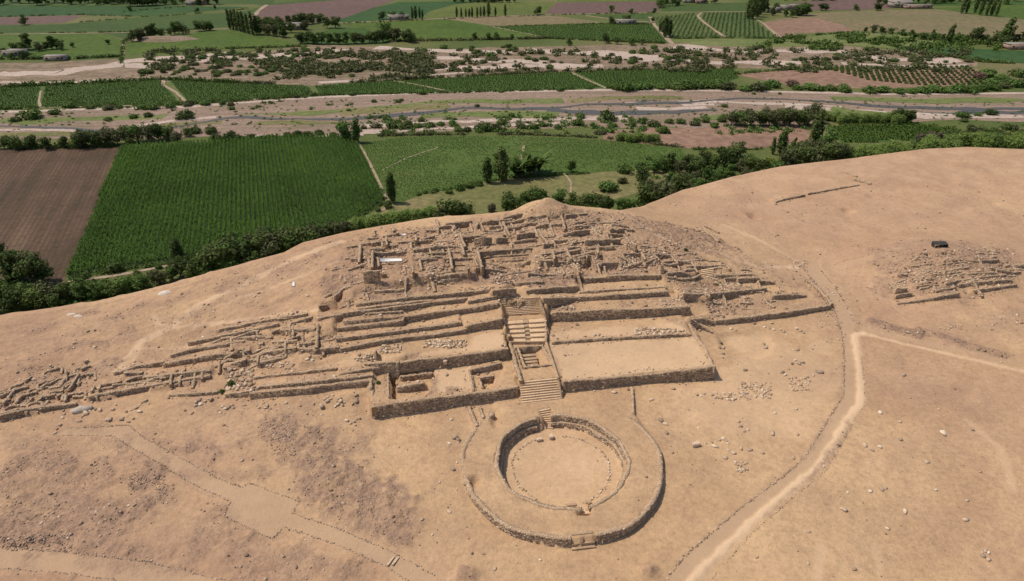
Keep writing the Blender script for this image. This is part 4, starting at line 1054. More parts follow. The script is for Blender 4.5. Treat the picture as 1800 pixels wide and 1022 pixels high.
# ring of stones on the plaza floor
A_ = []
for i in range(150):
    a = 2 * math.pi * i / 150 + rng.normal(0, .012)
    d = math.degrees(a) % 360
    if 85 < d < 112 or 277 < d < 292: continue
    rr = 6.05 + rng.normal(0, .1) + .15 * math.sin(3 * a)
    x, y = CX + rr * math.cos(a), CY - .05 + rr * math.sin(a)
    A_.append((x, y, float(hz(x, y))))
A_ = np.array(A_)
o = rocks_mesh('floor_ring_stones', A_, rng.uniform(.1, .2, len(A_)), M['pile_rock'], plaza, 5); o['kind'] = 'stuff'
stroke_pts = []
slab(plaza, 'fallen_block', 948, 775, .75, .5, .45, .3); slab(plaza, 'fallen_block', 969, 771, .55, .7, .6, .2)
# apron walls of the plaza
JA = [np.array([(*PX(1113,681,.3), 0.0, .42), (*PX(1116,728,.3), -.05, .45)])]
build_wall(plaza, JA[0][::-1], thick=.4, rough=.04, name='apron_wall')
build_wall(plaza, np.array([(*PX(822,716,.3), .0, .4), (*PX(836,752,.3), .05, .5)])[::1], thick=.45, rough=.12, free=True, name='apron_wall')
build_wall(plaza, np.array([(*PX(842,716,.3), -.05, .4), (*PX(848,738,.3), -.05, .42)]), thick=.35, rough=.15, free=True, name='apron_wall')

# ------------------------------------------------------------------ rubble: too many to count
def scatter_rubble():
    pts = []; sz = []
    cell = rng.uniform(0, 1, (330000, 3))
    x = -75 + cell[:, 0] * 190; y = 43 + cell[:, 1] * 110
    i = np.clip(np.searchsorted(GX, x), 0, len(GX) - 1); j = np.clip(np.searchsorted(GY, y), 0, len(GY) - 1)
    pr = RUB[j, i] ** 1.6 * .8 * np.clip((NF[j, i] + .45), 0, 1) * (PTH[j, i] < .3) * (BEY[j, i] < -1)
    pr = np.maximum(pr, .004 * (PTH[j, i] < .3) * (BEY[j, i] < -1))
    k = cell[:, 2] < pr
    x, y = x[k], y[k]
    z = hz(x, y)
    s = (.028 + .10 * rng.random(len(x)) ** 2.2) * (1 + (rng.random(len(x)) < .1) * rng.uniform(.3, 1.5, len(x))) * (1 + np.clip((y - 80) / 120, 0, .5))
    return np.c_[x, y, z], s
rp, rs = scatter_rubble()
_f = []
for parent, P_, kw in JOBS:
    q, sL = resample(P_, .3)
    g = np.gradient(q[:, :2], axis=0); g /= np.linalg.norm(g, axis=1)[:, None] + 1e-9
    for rpt in range(2):
        k = rng.random(len(q)) < .5
        off = -np.abs(rng.normal(0, .35, k.sum())) - .05 if rpt == 0 else np.abs(rng.normal(0, .5, k.sum())) + .5
        _f.append(q[k, :2] + np.stack([-g[k, 1], g[k, 0]], 1) * off[:, None] + rng.normal(0, .08, (k.sum(), 2)))
_f = np.concatenate(_f)
rp = np.concatenate([rp, np.c_[_f, hz(_f[:, 0], _f[:, 1])]]); rs = np.concatenate([rs, rng.uniform(.04, .15, len(_f)) * (1 + (rng.random(len(_f)) < .12))])
o = rocks_mesh('rubble', rp, rs, M['rock'], None, 3); tag(o, 'scattered gravel and small broken stones over the ruins and desert', 'rubble', kind='stuff')

# edging of the paths
def edging(name, pl, gap, label, size=(.045, .12), jitter=.06, drop=.15):
    pw = np.array([at(*p)[:2] for p in pl])
    q, s = resample(np.c_[pw, pw], gap)
    r = np.random.default_rng(len(pl) * 7 + int(abs(pl[0][0])))
    k = r.random(len(q)) > drop
    x = q[k, 0] + r.normal(0, jitter, k.sum()); y = q[k, 1] + r.normal(0, jitter, k.sum())
    o = rocks_mesh(name, np.c_[x, y, hz(x, y)], r.uniform(*size, k.sum()), M['edge_rock'], None, 9)
    return tag(o, label, 'stones', kind='stuff')
edging('path_edging', LPATH_U, .15, 'line of small stones along the upper side of the stepped left path')
edging('path_edging', LPATH_L, .15, 'line of small stones along the lower side of the stepped left path')
edging('path_edging', BROAD_U, .17, 'line of small stones along the upper side of the broad track at lower left')
edging('path_edging', BROAD_L, .17, 'line of small stones along the lower side of the broad track at lower left')
edging('path_edging', RP_L, .2, 'line of stones on the pyramid side of the curving right path', (.07, .15))
edging('path_edging', [(1245,1026),(1320,938),(1405,866),(1446,834),(1478,782),(1500,740),(1519,712),(1520,680),(1513,625)], .4, 'line of stones outside the pale kerb of the curving path', (.06, .13))
edging('path_edging', [(1500,566),(1490,540),(1466,503),(1443,476)], .5, 'line of stones along the outer side of the upper path', (.12, .24))
edging('path_edging', [(1515,572),(1600,592),(1700,614),(1800,638)], .55, 'line of stones below the four rubble banks', (.07, .14))
edging('path_edging', [(1452,468),(1500,454),(1540,445),(1600,427),(1640,422)], .6, 'line of stones on the upper side of the branch path to the small platform', (.07, .16))
edging('path_edging', [(1460,479),(1520,461),(1560,450),(1595,436)], .6, 'line of stones on the lower side of the branch path to the small platform', (.07, .16))
edging('path_edging', [(1485,585),(1482,640),(1484,690)], .4, 'line of stones by the bend of the right path', (.08, .15))
edging('path_edging', [(1400,462),(1425,490),(1455,540),(1475,575)], .45, 'row of larger stones below the mound beside the path', (.12, .25), .15)

# heaps of stones
def heap(u0, v0, u1, v1, n, label, size=(.14, .34), tri=False, mat='pile_rock'):
    r = np.random.default_rng(int(u0 * 3 + v0))
    P_ = []
    for i in range(n):
        a, b = r.random(2)
        u = u0 + (u1 - u0) * a; v = v0 + (v1 - v0) * b
        P_.append(at(u, v))
    P_ = np.array(P_)
    o = rocks_mesh('stone_heap', P_, r.uniform(*size, n), M[mat], None, int(u0))
    return tag(o, label, 'stone heap', kind='stuff')
heap(1115,578,1207,589,120,'spread of pale stones along the step of the right platform')
heap(745,598,820,612,130,'long heap of pale stones below the left terraces', (.14, .32)); heap(668,607,706,621,60,'heap of flat pale stones beside the upright wall stub', (.15, .34)); heap(624,622,662,636,45,'patch of pale stones left of the upright wall stub', (.12, .28))
heap(458,626,482,647,40,'heap of broken stones at the end of the left terrace', (.14, .3)); heap(490,634,515,654,26,'low heap of stones on the left terrace sand', (.12, .28))
heap(1296,672,1356,702,90,'dense spread of pale stones on the sand right of the platform', (.12, .26)); heap(1248,690,1318,704,55,'row of pale stones leading to the dense spread', (.12, .26)); heap(1386,664,1424,688,50,'loose ring of pale stones beside the curving path', (.1, .24))
heap(1292,812,1315,830,28,'small round cluster of pale stones on the right sand', (.13, .24)); heap(1100,450,1120,468,30,'heap of dark and white stones on the summit', (.2, .4)); heap(1206,440,1215,452,10,'few stones near the flank', (.1, .2))
heap(400,648,448,692,110,'slide of pale boulders and earth between the left terraces', (.1, .42)); heap(395,655,445,692,160,'small broken stones among the boulder slide', (.06, .2), mat='rock'); heap(965,520,1010,547,70,'fallen stones beside the top of the stairway', (.12, .3)); heap(895,530,925,545,30,'fallen stones on the broken upper stairs', (.12, .3), mat='rock')
heap(860,470,912,500,140,'tumbled stones below the sunken court', (.14, .34), mat='rock'); heap(985,440,1060,475,130,'tumbled stones across the middle of the summit', (.12, .32), mat='rock'); heap(1100,420,1200,470,160,'tumbled stones on the right shoulder of the summit', (.14, .36), mat='rock')
for k_, (a_, b_, c_, d_) in enumerate(((640,430,760,470),(760,400,860,440),(860,385,960,412),(950,410,1040,450),(1030,395,1110,440),(1090,440,1180,480),(930,455,1030,490),(700,470,800,500),(1180,470,1290,520),(620,440,680,480))):
    heap(a_, b_, c_, d_, 150, ('first', 'second', 'third', 'fourth', 'fifth', 'sixth', 'seventh', 'eighth', 'ninth', 'tenth')[k_] + ' patch of collapsed masonry counted across the summit', (.08, .26))
heap(660,400,830,440,160,'tumbled stones along the back of the summit', (.12, .32), mat='rock'); heap(735,440,800,480,120,'tumbled stones in the ruined middle rooms', (.12, .34), mat='rock'); heap(990,380,1060,410,90,'tumbled stones behind the sandy hollow', (.12, .3), mat='rock')
heap(1160,525,1185,540,24,'small heap of stones on the right terrace', (.12, .28)); heap(1270,500,1298,512,30,'heap of broken stones on the right flank', (.14, .3)); heap(1190,512,1210,530,26,'fallen stones at the end of the long right wall', (.14, .3))
heap(1245,535,1300,560,60,'broken stones behind the outer right wall', (.1, .3), mat='rock'); heap(800,505,880,515,50,'broken stones along the terrace edge', (.1, .25), mat='rock'); heap(1650,572,1690,582,26,'few pale stones behind the rubble banks', (.1, .22)); heap(1720,552,1800,572,30,'scatter of pale stones on the far right sand', (.1, .24))
heap(2,940,128,968,170,'band of dark broken stones above the broad track', (.06, .17), mat='rock'); heap(225,835,290,862,120,'dark gravelly hump left of the stepped path', (.05, .14), mat='rock'); heap(475,745,520,800,150,'dense coarse gravel below the left terraces', (.05, .15), mat='rock'); heap(1560,440,1680,480,150,'rubble over the upper left half of the small platform', (.08, .26), mat='rock'); heap(1660,436,1785,475,170,'rubble over the upper right half of the small platform', (.08, .26), mat='rock'); heap(1570,480,1780,515,220,'broken masonry between the walls of the small platform', (.08, .28)); heap(1393,458,1420,480,34,'pale stones heaped at the corner of the upper path', (.12, .26)); heap(1440,505,1480,580,40,'stones lying along the inner side of the path', (.1, .22))

# single stones lying on the sand
LOOSE = [
 (240,718),(246,712),(250,708),(256,705),(222,725),(216,735),(214,738),(230,722),(188,738),(193,738),(176,722),(198,720),(204,712),(226,742),(235,737),(246,724),(262,710),(168,720),(152,727),(146,732),(158,723),(140,741),(105,748),(100,755),(97,762),(110,735),(113,728),(112,722),
 (345,707),(350,704),(353,712),(360,706),(368,702),(371,704),(344,714),(338,727),(391,716),(396,719),(402,717),(410,717),(408,713),(430,713),(383,722),(387,726),(452,713),(456,717),(468,717),(470,714),(475,719),(484,712),(503,709),(509,717),(528,714),(552,710),(566,715),(540,727),(565,729),
 (571,702),(577,698),(576,706),(582,702),(585,695),(592,706),(597,702),(600,706),(605,708),(594,711),(602,712),(590,714),(622,690),(626,695),(628,700),(627,706),(620,711),(610,740),(616,745),(622,741),(628,737),(632,736),(624,748),
 (793,738),(800,770),(806,774),(790,780),(806,778),(803,814),(797,826),(815,852),(773,848),(1183,684),(1162,740),(1170,746),(1172,762),(1145,703),
 (1225,694),(1232,696),(1238,693),(1240,780),(1252,778),(1256,785),(1261,786),(1265,774),(1271,772),(1276,775),(1279,780),(1280,792),(1290,797),(1303,789),(1318,792),(1275,805),(1341,797),(1315,755),(1308,759),(1298,741),(1302,750),(1228,753),(1362,727),(1358,763),(1395,805),
 (1547,726),(1582,742),(1583,773),(1520,783),(1533,792),(1547,786),(1528,814),(1657,762),(1710,757),(1490,866),(1530,864),(1549,860),(1557,859),(1645,862),(1480,895),(1485,897),(1591,900),(1629,813),(1723,830),(1422,936),(1697,914),(1726,971),(1732,969),(1728,978),(1737,972),(1737,984),
 (1272,611),(1266,603),(1265,612),(1270,622),(1269,628),(1285,578),(1293,581),(1330,574),(1344,576),(1352,578),(1360,580),(1372,580),(1378,584),(1382,588),(1400,578),(1408,582),(1412,585),(1342,604),(1348,608),(1345,612),(1395,616),(1402,616),(1428,614),(1460,596),(1453,600),(1474,597),
 (1375,655),(1380,660),(1386,650),(1392,640),(1398,634),(1404,640),(1410,638),(1436,654),(1430,660),(1442,655),(1350,657),(1295,640),(1310,652),(1588,660),(1596,585),(1508,568),(1760,637),
 (540,632),(545,627),(550,634),(1000,624),(1004,624),(993,625),(985,662),(1005,576),(990,580),(1015,572),(1028,592),(980,596),(972,590),(1045,590),(1053,588),(1060,592),
 (785,660),(718,672),(560,560),(540,520),(448,522),(455,516),(590,470),(195,642),(128,640),(92,646),(60,668),(30,655),
 (1080,690),(1210,720),(1400,720),(1600,700),(1650,720),(1700,880),(1560,930),(1330,980),(1420,990),(1500,1000),(870,1000),(950,985),(760,940),(790,900)]
ZONES = [((0, 680, 330, 770), 'small loose stone on sand before the long left terrace', 'stones before the left terrace'),
         ((330, 680, 660, 760), 'pale loose stone on the sand below the middle left terrace', 'stones below the middle left terrace'),
         ((740, 680, 1200, 1022), 'loose stone on the open sand around the round plaza', 'stones around the plaza'),
         ((1200, 640, 1480, 860), 'pale loose stone between the platform and the curving path', 'stones inside the path bend'),
         ((1200, 560, 1480, 660), 'loose stone around the shallow hollow beside the right platform', 'stones around the hollow'),
         ((1480, 640, 1800, 1022), 'lone stone on the wide bare sand right of the path', 'stones on the right sand'),
         ((0, 0, 1800, 1022), 'loose stone lying among the terraces of the ruins', 'stones among the terraces')]
for k, (u, v) in enumerate(LOOSE):
    a = at(u, v)
    for (x0, y0, x1, y1), lab, grp in ZONES:
        if x0 <= u < x1 and y0 <= v < y1: break
    s = random.uniform(.17, .34)
    if k % 9 == 0: s *= 1.35
    o = inst('loose_stone', (ROCKD if random.random() < .2 else ROCKM)[k % 10], (a[0], a[1], a[2] - .04), random.uniform(0, 6.28), (s * random.uniform(.9, 1.4), s, s * random.uniform(.8, 1.2)))
    tag(o, lab, 'stone', grp)
_a = at(143, 723); tag(inst('flat_boulder', mesh_np('boulder_shape', ROCKT[4] + np.array([0, 0, .3]), tris=IF, mat=simple_mat('grey_boulder', (.36, .30, .24), (.47, .40, .33), .8, fine=.5, bump=.5), link=False), (_a[0], _a[1], _a[2] - .1), .32, (1.5, .75, .75)), 'large flat pale grey boulder lying before the left rooms', 'boulder')
tag(slab(None, 'stone_block', 1223, 784, 1.1, .6, .55, .3), 'oblong block of stone lying left of the ring of stones', 'stone block')
tag(slab(None, 'upright_stone', 783, 637, .55, 1.2, .6, .05), 'stacked stone pillar stub in the sandy court of the left wing', 'pillar')
o = free_wall = build_wall(tag(empty('wall_stub'), 'short upright wall stub standing between two stone heaps', 'wall'), np.array([[*at(664, 633), 0], [*at(664, 620), 0]])[:, [0, 1, 2, 3]] + np.array([0, 0, 0, 0]) if False else (lambda a, b: np.array([(a[0], a[1], a[2], a[2] + 1.3), (b[0], b[1], a[2], a[2] + 1.3)]))(at(664, 633), at(664, 622)), thick=.4, free=True, name='wall_face')
# white sheets
def sheet(name, poly, label, cat, thick=.05, mat='white_sheet'):
    P_ = [at(u, v) for u, v in poly]
    z = max(p[2] for p in P_) + .08
    n = len(P_)
    v = [(p[0], p[1], z + thick + random.uniform(-.03, .03)) for p in P_] + [(p[0], p[1], z - .35) for p in P_]
    o = mesh_np(name, v, quads=[(i, i + n, (i + 1) % n + n, (i + 1) % n) for i in range(n)] + ([(3, 2, 1, 0)] if n == 4 else []), mat=M[mat])
    return tag(o, label, cat)
sheet('cover_sheet', [(668,463),(707,461.5),(706,455.5),(668,457)], 'long white protective sheet lying in a summit room', 'sheet')
sheet('cover_sheet', [(705,415.5),(713,414.5),(713,412.5),(705,413.5)], 'small white sheet on the back wall of the summit', 'sheet')
sheet('white_slab', [(513,505),(518,505),(518,497),(513,497)], 'small white marker board on the left slope', 'board')
for k, (u, v, lab) in enumerate(((288,515,'wide white patch of spoil on the left slope'), (125,553,'left of two white spoil patches near the slope edge'), (137,556,'right of two white spoil patches near the slope edge'))):
    a = at(u, v); n = 14
    w_ = (1.0, .6, .65)[k]
    pts = []
    for ring, zz in ((1.0, -.05), (.6, .14)):
        for i in range(n):
            an = 2 * math.pi * i / n; rr = ring * w_ * (1 + .25 * math.sin(2 * an + k) + random.uniform(-.12, .12))
            x, y = a[0] + rr * math.cos(an), a[1] + rr * .6 * math.sin(an)
            pts.append((x, y, float(hz(x, y)) + zz))
    pts.append((a[0], a[1], float(hz(a[0], a[1])) + .2))
    q = [(i, (i + 1) % n, n + (i + 1) % n, n + i) for i in range(n)]
    tr = [(n + i, n + (i + 1) % n, 2 * n) for i in range(n)]
    o = mesh_np('spoil_patch', pts, quads=q, tris=tr, mat=simple_mat('pale_spoil', (.50, .42, .34), (.64, .56, .48), 1.5), smooth=True)
    tag(o, lab, 'spoil')
# planks across the left path
for k in range(2):
    a, b = at(681 + 9 * k, 996 - 1 * k), at(693 + 8 * k, 979 + k)
    d = b[:2] - a[:2]; L = np.linalg.norm(d); m_ = (a + b) / 2
    bm = bmesh.new(); bmesh.ops.create_cube(bm, size=1)
    for v_ in bm.verts: v_.co = Vector((v_.co.x * L, v_.co.y * .2, v_.co.z * .12))
    me = bpy.data.meshes.new('plank'); bm.to_mesh(me); bm.free(); me.materials.append(M['wood'])
    tag(inst('plank', me, (m_[0], m_[1], m_[2] + .1), math.atan2(d[1], d[0])), ('left' if k == 0 else 'right') + ' one of two wooden beams laid across the stepped path', 'plank', 'beams across the path')
# shade shelter on the outwork
def shelter():
    a = at(1655, 436); a2 = float(hz(a[0], a[1] + 1.2))
    root = tag(empty('shade_shelter', (a[0], a[1], a[2] - .05)), 'dark open-fronted shade shelter with pale posts on top of the small platform', 'shelter')
    def bxp(name, c, s, m, rx=0, ry=0):
        bm = bmesh.new(); bmesh.ops.create_cube(bm, size=1)
        for v_ in bm.verts: v_.co = Vector((v_.co.x * s[0], v_.co.y * s[1], v_.co.z * s[2]))
        me = bpy.data.meshes.new(name); bm.to_mesh(me); bm.free(); me.materials.append(M[m])
        inst(name, me, c, 0, 1, root, rx=rx, ry=ry)
    bxp('roof', (0, .9, .95), (3.0, 1.6, .05), 'dark_cloth', rx=.12)
    bxp('back_net', (0, 1.6, .5), (2.9, .05, 1.0), 'dark_cloth'); bxp('side_net', (-1.45, .9, .45), (.05, 1.5, 1.0), 'dark_cloth'); bxp('side_net', (1.45, .9, .45), (.05, 1.5, 1.0), 'dark_cloth')
    root.scale = (.82, .8, .72)
    for x in (-1.45, -.7, 1.45): bxp('post', (x, .12, .4), (.1, .1, 1.15), 'wood')
shelter()
#PART2
# ================================================================== the valley
def flat_poly(name, poly, dz, mat, label, cat='field', kind='structure', world=False, jit=0.0, group=None, step=6.0):
    P_ = [np.array(p, float) if world else V(*p) for p in poly]
    if jit:
        Q = []
        n = len(P_)
        for i in range(n):
            a, b = P_[i], P_[(i + 1) % n]
            L = np.linalg.norm(b - a); m = max(1, int(L / step))
            for k in range(m):
                q = a * (1 - k / m) + b * k / m
                j = jit * min(1.0, L / 20)
                Q.append(q + np.array([fbm(q[:1] * 1.0, q[1:] * 1.0, step * 2.2, 3, 3)[0], fbm(q[:1] + 77, q[1:] + 31, step * 2.2, 3, 4)[0]]) * j * 2)
        P_ = Q
    bm = bmesh.new()
    f = bm.faces.new([bm.verts.new((p[0], p[1], VZ + dz)) for p in P_])
    f.normal_update()
    if f.normal.z < 0: f.normal_flip()
    bmesh.ops.triangulate(bm, faces=[f])
    me = bpy.data.meshes.new(name); bm.to_mesh(me); bm.free(); me.materials.append(mat)
    o = bpy.data.objects.new(name, me); COL.objects.link(o)
    return tag(o, label, cat, group, kind)

def ribbon(name, pl, width, dz, mat, label, cat='road', kind='structure', jit=.15, step=5.0, taper=False):
    pw = np.array([V(*p) for p in pl]); q, s = resample(np.c_[pw, pw], step)
    d = np.gradient(q[:, :2], axis=0); d /= np.linalg.norm(d, axis=1)[:, None] + 1e-9
    nrm = np.stack([-d[:, 1], d[:, 0]], 1)
    w = (np.interp(s, np.linspace(0, s[-1], len(width)), width) if isinstance(width, (list, tuple)) else np.full(len(q), width)) / 2
    a = q[:, :2] + nrm * (w * (1 + jit * 2 * fbm(s, s * 0 + width_seed(pl), 14, 3, 21)))[:, None]
    b = q[:, :2] - nrm * (w * (1 + jit * 2 * fbm(s, s * 0 + 50 + width_seed(pl), 14, 3, 22)))[:, None]
    n = len(q)
    v = np.concatenate([np.c_[a, np.full(n, VZ + dz)], np.c_[b, np.full(n, VZ + dz)]])
    i = np.arange(n - 1)
    o = mesh_np(name, v, quads=np.stack([i, n + i, n + i + 1, i + 1], 1), mat=mat)
    return tag(o, label, cat, kind=kind)
def width_seed(pl): return float(pl[0][0] * .37 + pl[0][1] * .91)

def field_mat(name, c1, c2, c3=None, dirv=None, spacing=1.5, row=0.0, rowc=None, scale=.02, fine=.5, fs=1.2, streak=0.0):
    """soil or crop cover: broad patches, fine grain, and (row > 0) sown rows"""
    m, t, b = mat_new(name)
    p = pos_n(t)
    st = [(.32, c1), (.68, c2)] if c3 is None else [(.28, c1), (.5, c2), (.72, c3)]
    vec = p
    if dirv is not None:
        mp = N(t, 'ShaderNodeMapping'); mp.inputs['Rotation'].default_value = (0, 0, -math.atan2(dirv[1], dirv[0])); t.links.new(p, mp.inputs[0]); vec = mp.outputs[0]
    n1 = noise_n(t, scale, 6, .62, p)
    if streak and dirv is not None:
        ms = N(t, 'ShaderNodeMapping'); ms.inputs['Scale'].default_value = (.06, 1, 1); t.links.new(vec, ms.inputs[0])
        n1 = math_n(t, 'ADD', math_n(t, 'MULTIPLY', n1, 1 - streak), math_n(t, 'MULTIPLY', noise_n(t, .35, 4, .6, ms.outputs[0]), streak))
    c = ramp_n(t, n1, st)
    f = noise_n(t, fs, 4, .7, p)
    c = mix_n(t, fine, c, ramp_n(t, f, [(.3, (.2, .2, .2)), (.7, (.85, .85, .85))]), 'OVERLAY')
    if row > 0:
        s = N(t, 'ShaderNodeSeparateXYZ'); t.links.new(vec, s.inputs[0])
        w = math_n(t, 'SINE', math_n(t, 'ADD', math_n(t, 'MULTIPLY', s.outputs[1], 6.2832 / spacing), math_n(t, 'MULTIPLY', f, 1.2)))
        w = math_n(t, 'MULTIPLY', math_n(t, 'ADD', math_n(t, 'MULTIPLY', w, .5), .5), row)
        c = mix_n(t, w, c, rowc)
    t.links.new(c, b.inputs['Base Color'])
    bump_n(t, b, f, .4, .5)
    return m

SOIL = (.235, .165, .125)
M['valley'] = field_mat('valley_floor', (.055, .08, .02), (.09, .105, .03), (.16, .13, .065), scale=.012)
M['gravel'] = field_mat('river_gravel', (.12, .105, .052), (.215, .152, .113), (.28, .20, .152), dirv=(1, .05), scale=.03, fs=.8, streak=.6)
M['gravel_pale'] = field_mat('pale_gravel', (.33, .255, .205), (.43, .34, .28), dirv=(1, .03), scale=.05, fs=.8, streak=.5)
M['scrub'] = field_mat('scrubland', (.075, .082, .034), (.19, .135, .092), (.28, .205, .152), dirv=(1, -.04), scale=.035, fs=.35, fine=.6, streak=.65)
M['grass_bank'] = field_mat('bank_grass', (.075, .11, .028), (.12, .14, .045), (.19, .175, .08), dirv=(1, 0), scale=.05, fs=.6, streak=.5)
M['dry_grass'] = field_mat('dry_grass', (.10, .11, .035), (.15, .135, .055), (.21, .165, .085), scale=.03, fs=.5)
M['plough'] = field_mat('ploughed_soil', (.034, .032, .013), (.088, .054, .034), (.14, .088, .054), dirv=(-.35, .94), spacing=1.3, row=.45, rowc=(.05, .034, .027), scale=.05, fs=.9, streak=.55)
M['brown1'] = field_mat('brown_soil', (.10, .062, .054), (.135, .084, .07), dirv=(1, .2), scale=.012, fs=.25, streak=.5)
M['brown2'] = field_mat('reddish_soil', (.185, .112, .078), (.24, .15, .104), dirv=(1, .05), scale=.02, fs=.3, streak=.5)
M['tan_field'] = field_mat('stubble', (.10, .105, .044), (.155, .125, .066), (.19, .135, .085), dirv=(1, -.1), scale=.012, fs=.25, streak=.4)
M['maize_soil'] = field_mat('maize_soil', (.03, .05, .018), (.045, .065, .024), scale=.05)
M['green1'] = field_mat('crop_green', (.034, .062, .013), (.06, .084, .02), dirv=(1, .1), spacing=3.2, row=.3, rowc=(.045, .085, .03), scale=.02, fs=.3, streak=.4)
M['green2'] = field_mat('light_crop', (.04, .078, .012), (.08, .108, .019), dirv=(1, .1), scale=.02, fs=.3, streak=.4)
M['green3'] = field_mat('bluish_crop', (.024, .06, .018), (.042, .08, .022), dirv=(1, .1), scale=.015, fs=.2, streak=.4)
M['green4'] = field_mat('dark_crop', (.034, .07, .011), (.056, .096, .016), dirv=(1, -.06), spacing=3.0, row=.35, rowc=(.022, .05, .018), scale=.03, fs=.3, streak=.4)
M['green5'] = field_mat('yellowish_crop', (.075, .098, .022), (.105, .12, .03), dirv=(1, .1), scale=.02, fs=.3)
M['vine'] = field_mat('vineyard_floor', (.055, .08, .026), (.08, .10, .034), dirv=(.35, 1), scale=.03, fs=.3)
M['track'] = field_mat('dirt_track', (.25, .185, .13), (.32, .24, .17), scale=.05, fs=.5)
mw, tw, bw = mat_new('river_water')
bw.inputs['Base Color'].default_value = (.075, .068, .06, 1); bw.inputs['Roughness'].default_value = .45; bw.inputs['Specular IOR Level'].default_value = .2
bump_n(tw, bw, noise_n(tw, .8, 4, .6, pos_n(tw)), .25, .15)
M['water'] = mw

o = mesh_np('valley_ground', [(-6000, -3000, VZ), (6000, -3000, VZ), (6000, 9000, VZ), (-6000, 9000, VZ)], quads=[(0, 1, 2, 3)], mat=M['valley'])
tag(o, 'flat green and brown floor of the irrigated valley', 'ground', kind='structure')

# --- river bed and scrubland
GTOP = [(-200,200),(0,196),(100,193),(330,187),(420,180),(560,170),(760,162.5),(1060,157.5),(1300,159),(1560,165),(1800,163),(2000,160)]
flat_poly('river_bed', GTOP + [(2000,222),(1800,214),(1600,212),(1470,211),(1430,222),(1200,224),(1000,224),(800,230),(650,235),(500,240),(330,243),(150,246),(0,246),(-200,250)], .02, M['gravel'], 'wide gravelly river bed winding across the valley', 'river bed', jit=2.0)
flat_poly('scrubland', [(-100,112),(0,112),(215,104),(400,96),(520,84),(560,80),(760,86),(980,82),(1150,78),(1220,76),(1330,85),(1400,79),(1540,84),(1720,104),(1715,116),(1560,118),(1300,121),(1000,125),(690,142),(545,151),(290,141),(80,151),(0,154),(-100,156)], .02, M['scrub'], 'sandy scrubland with washed out channels beyond the vineyards', 'scrubland', jit=4.0, step=10)
ribbon('river_levee', [(p[0], p[1] + 1.2) for p in GTOP], 3.2, .06, M['gravel_pale'], 'pale gravel embankment along the far bank of the river', 'bank', jit=.3)
for k, (pl, w, lab) in enumerate((
    ([(-60,219),(0,222),(60,224),(110,226),(153,230),(220,232),(300,226),(350,216),(393,208.5),(433,207),(520,209),(600,211.5),(643,208),(733,200),(813,190.5),(900,192),(963,192),(1033,184.5),(1100,184),(1200,181),(1300,173.5),(1387,175),(1467,180),(1533,187),(1600,190),(1733,192),(1850,192)], [4,3,2,1.5,3.5,5,4,3.5,4,3,3.5,4,3,3.5,4.5,5], 'main channel of the shallow grey river'),
    ([(963,193.5),(1010,198),(1067,200.5),(1130,199),(1200,196.5),(1260,193)], [3,5,6,5,3], 'short side channel of the river rejoining the stony bank'),
    ([(1100,186),(1120,180),(1150,176)], [2,3,2], 'thin side channel at the bend of the river'), ([(1600,197),(1680,201),(1740,198),(1850,197)], [3,5,6,7], 'lower side channel of the river at the right'))):
    ribbon('river', pl, w, .10 - .012 * k, M['water'], lab, 'river', jit=.75, step=2.5)
for k, (pl, w, mt) in enumerate((
    ([(0,212),(90,213),(180,208),(290,206)], 7, 'grass_bank'), ([(0,236),(150,236),(280,232)], 6, 'dry_grass'), ([(260,222),(330,217),(390,214)], 5, 'dry_grass'), ([(430,200),(560,198),(690,190),(760,181),(830,178),(990,176)], 7, 'grass_bank'),
    ([(450,216),(540,217),(600,216)], 6, 'dry_grass'), ([(600,196),(700,193),(790,187)], 9, 'dry_grass'), ([(740,206),(830,199),(900,199),(980,204)], 10, 'grass_bank'), ([(1000,178),(1100,172),(1200,172)], 5, 'dry_grass'),
    ([(1460,172),(1560,176),(1700,178),(1800,176)], 8, 'grass_bank'), ([(1200,186),(1260,184)], 4, 'gravel_pale'), ([(640,222),(760,214),(900,212),(1100,206)], 5, 'gravel_pale'), ([(330,200),(420,196),(520,194)], 6, 'gravel'), ([(1380,186),(1500,196),(1650,205),(1800,206)], 7, 'gravel_pale'),
    ([(620,233),(720,229),(860,222),(1000,216)], 4, 'gravel_pale'), ([(450,239),(560,238),(640,236)], 3, 'gravel_pale'), ([(1100,182),(1250,180),(1400,183),(1480,188)], 4, 'gravel_pale'), ([(1120,192),(1190,190),(1240,188)], 5, 'gravel_pale'),
    ([(0,228),(100,230),(150,233)], 3, 'gravel_pale'), ([(240,222),(300,212),(380,207)], 4, 'gravel_pale'), ([(1240,208),(1330,199),(1480,196)], 6, 'grass_bank'), ([(1460,192),(1520,200),(1590,205)], 7, 'grass_bank'))):
    ribbon({'grass_bank': 'grass_strip', 'dry_grass': 'dry_grass_strip'}.get(mt, 'gravel_bar'), pl, w, .05 + .006 * k * .5, M[mt], {'grass_bank': 'strip of green grass on the gravel of the river bed', 'dry_grass': 'strip of dry yellow grass on the river bed'}.get(mt, 'pale bar of washed gravel in the river bed'), 'river bank', jit=.6, step=4)
for k, (pl, w) in enumerate((([(0,128),(110,130),(215,112),(300,102),(400,96)], 14), ([(220,118),(360,106),(500,98),(620,88)], 13), ([(660,84),(800,90),(900,92)], 8), ([(700,100),(860,106),(960,110)], 9), ([(930,88),(1060,96),(1200,104)], 16), ([(760,120),(900,116),(1060,116)], 10), ([(1190,80),(1260,88),(1330,92)], 14),
    ([(1200,108),(1340,112),(1420,110)], 9), ([(1330,88),(1480,92),(1560,104),(1680,104)], 14), ([(1480,112),(1620,118),(1700,114)], 6), ([(820,128),(700,138),(560,146)], 4), ([(0,145),(120,146),(200,140)], 5))):
    ribbon('sand_wash', pl, w, .05 + .003 * k, M['gravel_pale'], 'pale washed out sand channel in the scrubland', 'sand', jit=.7, step=5)

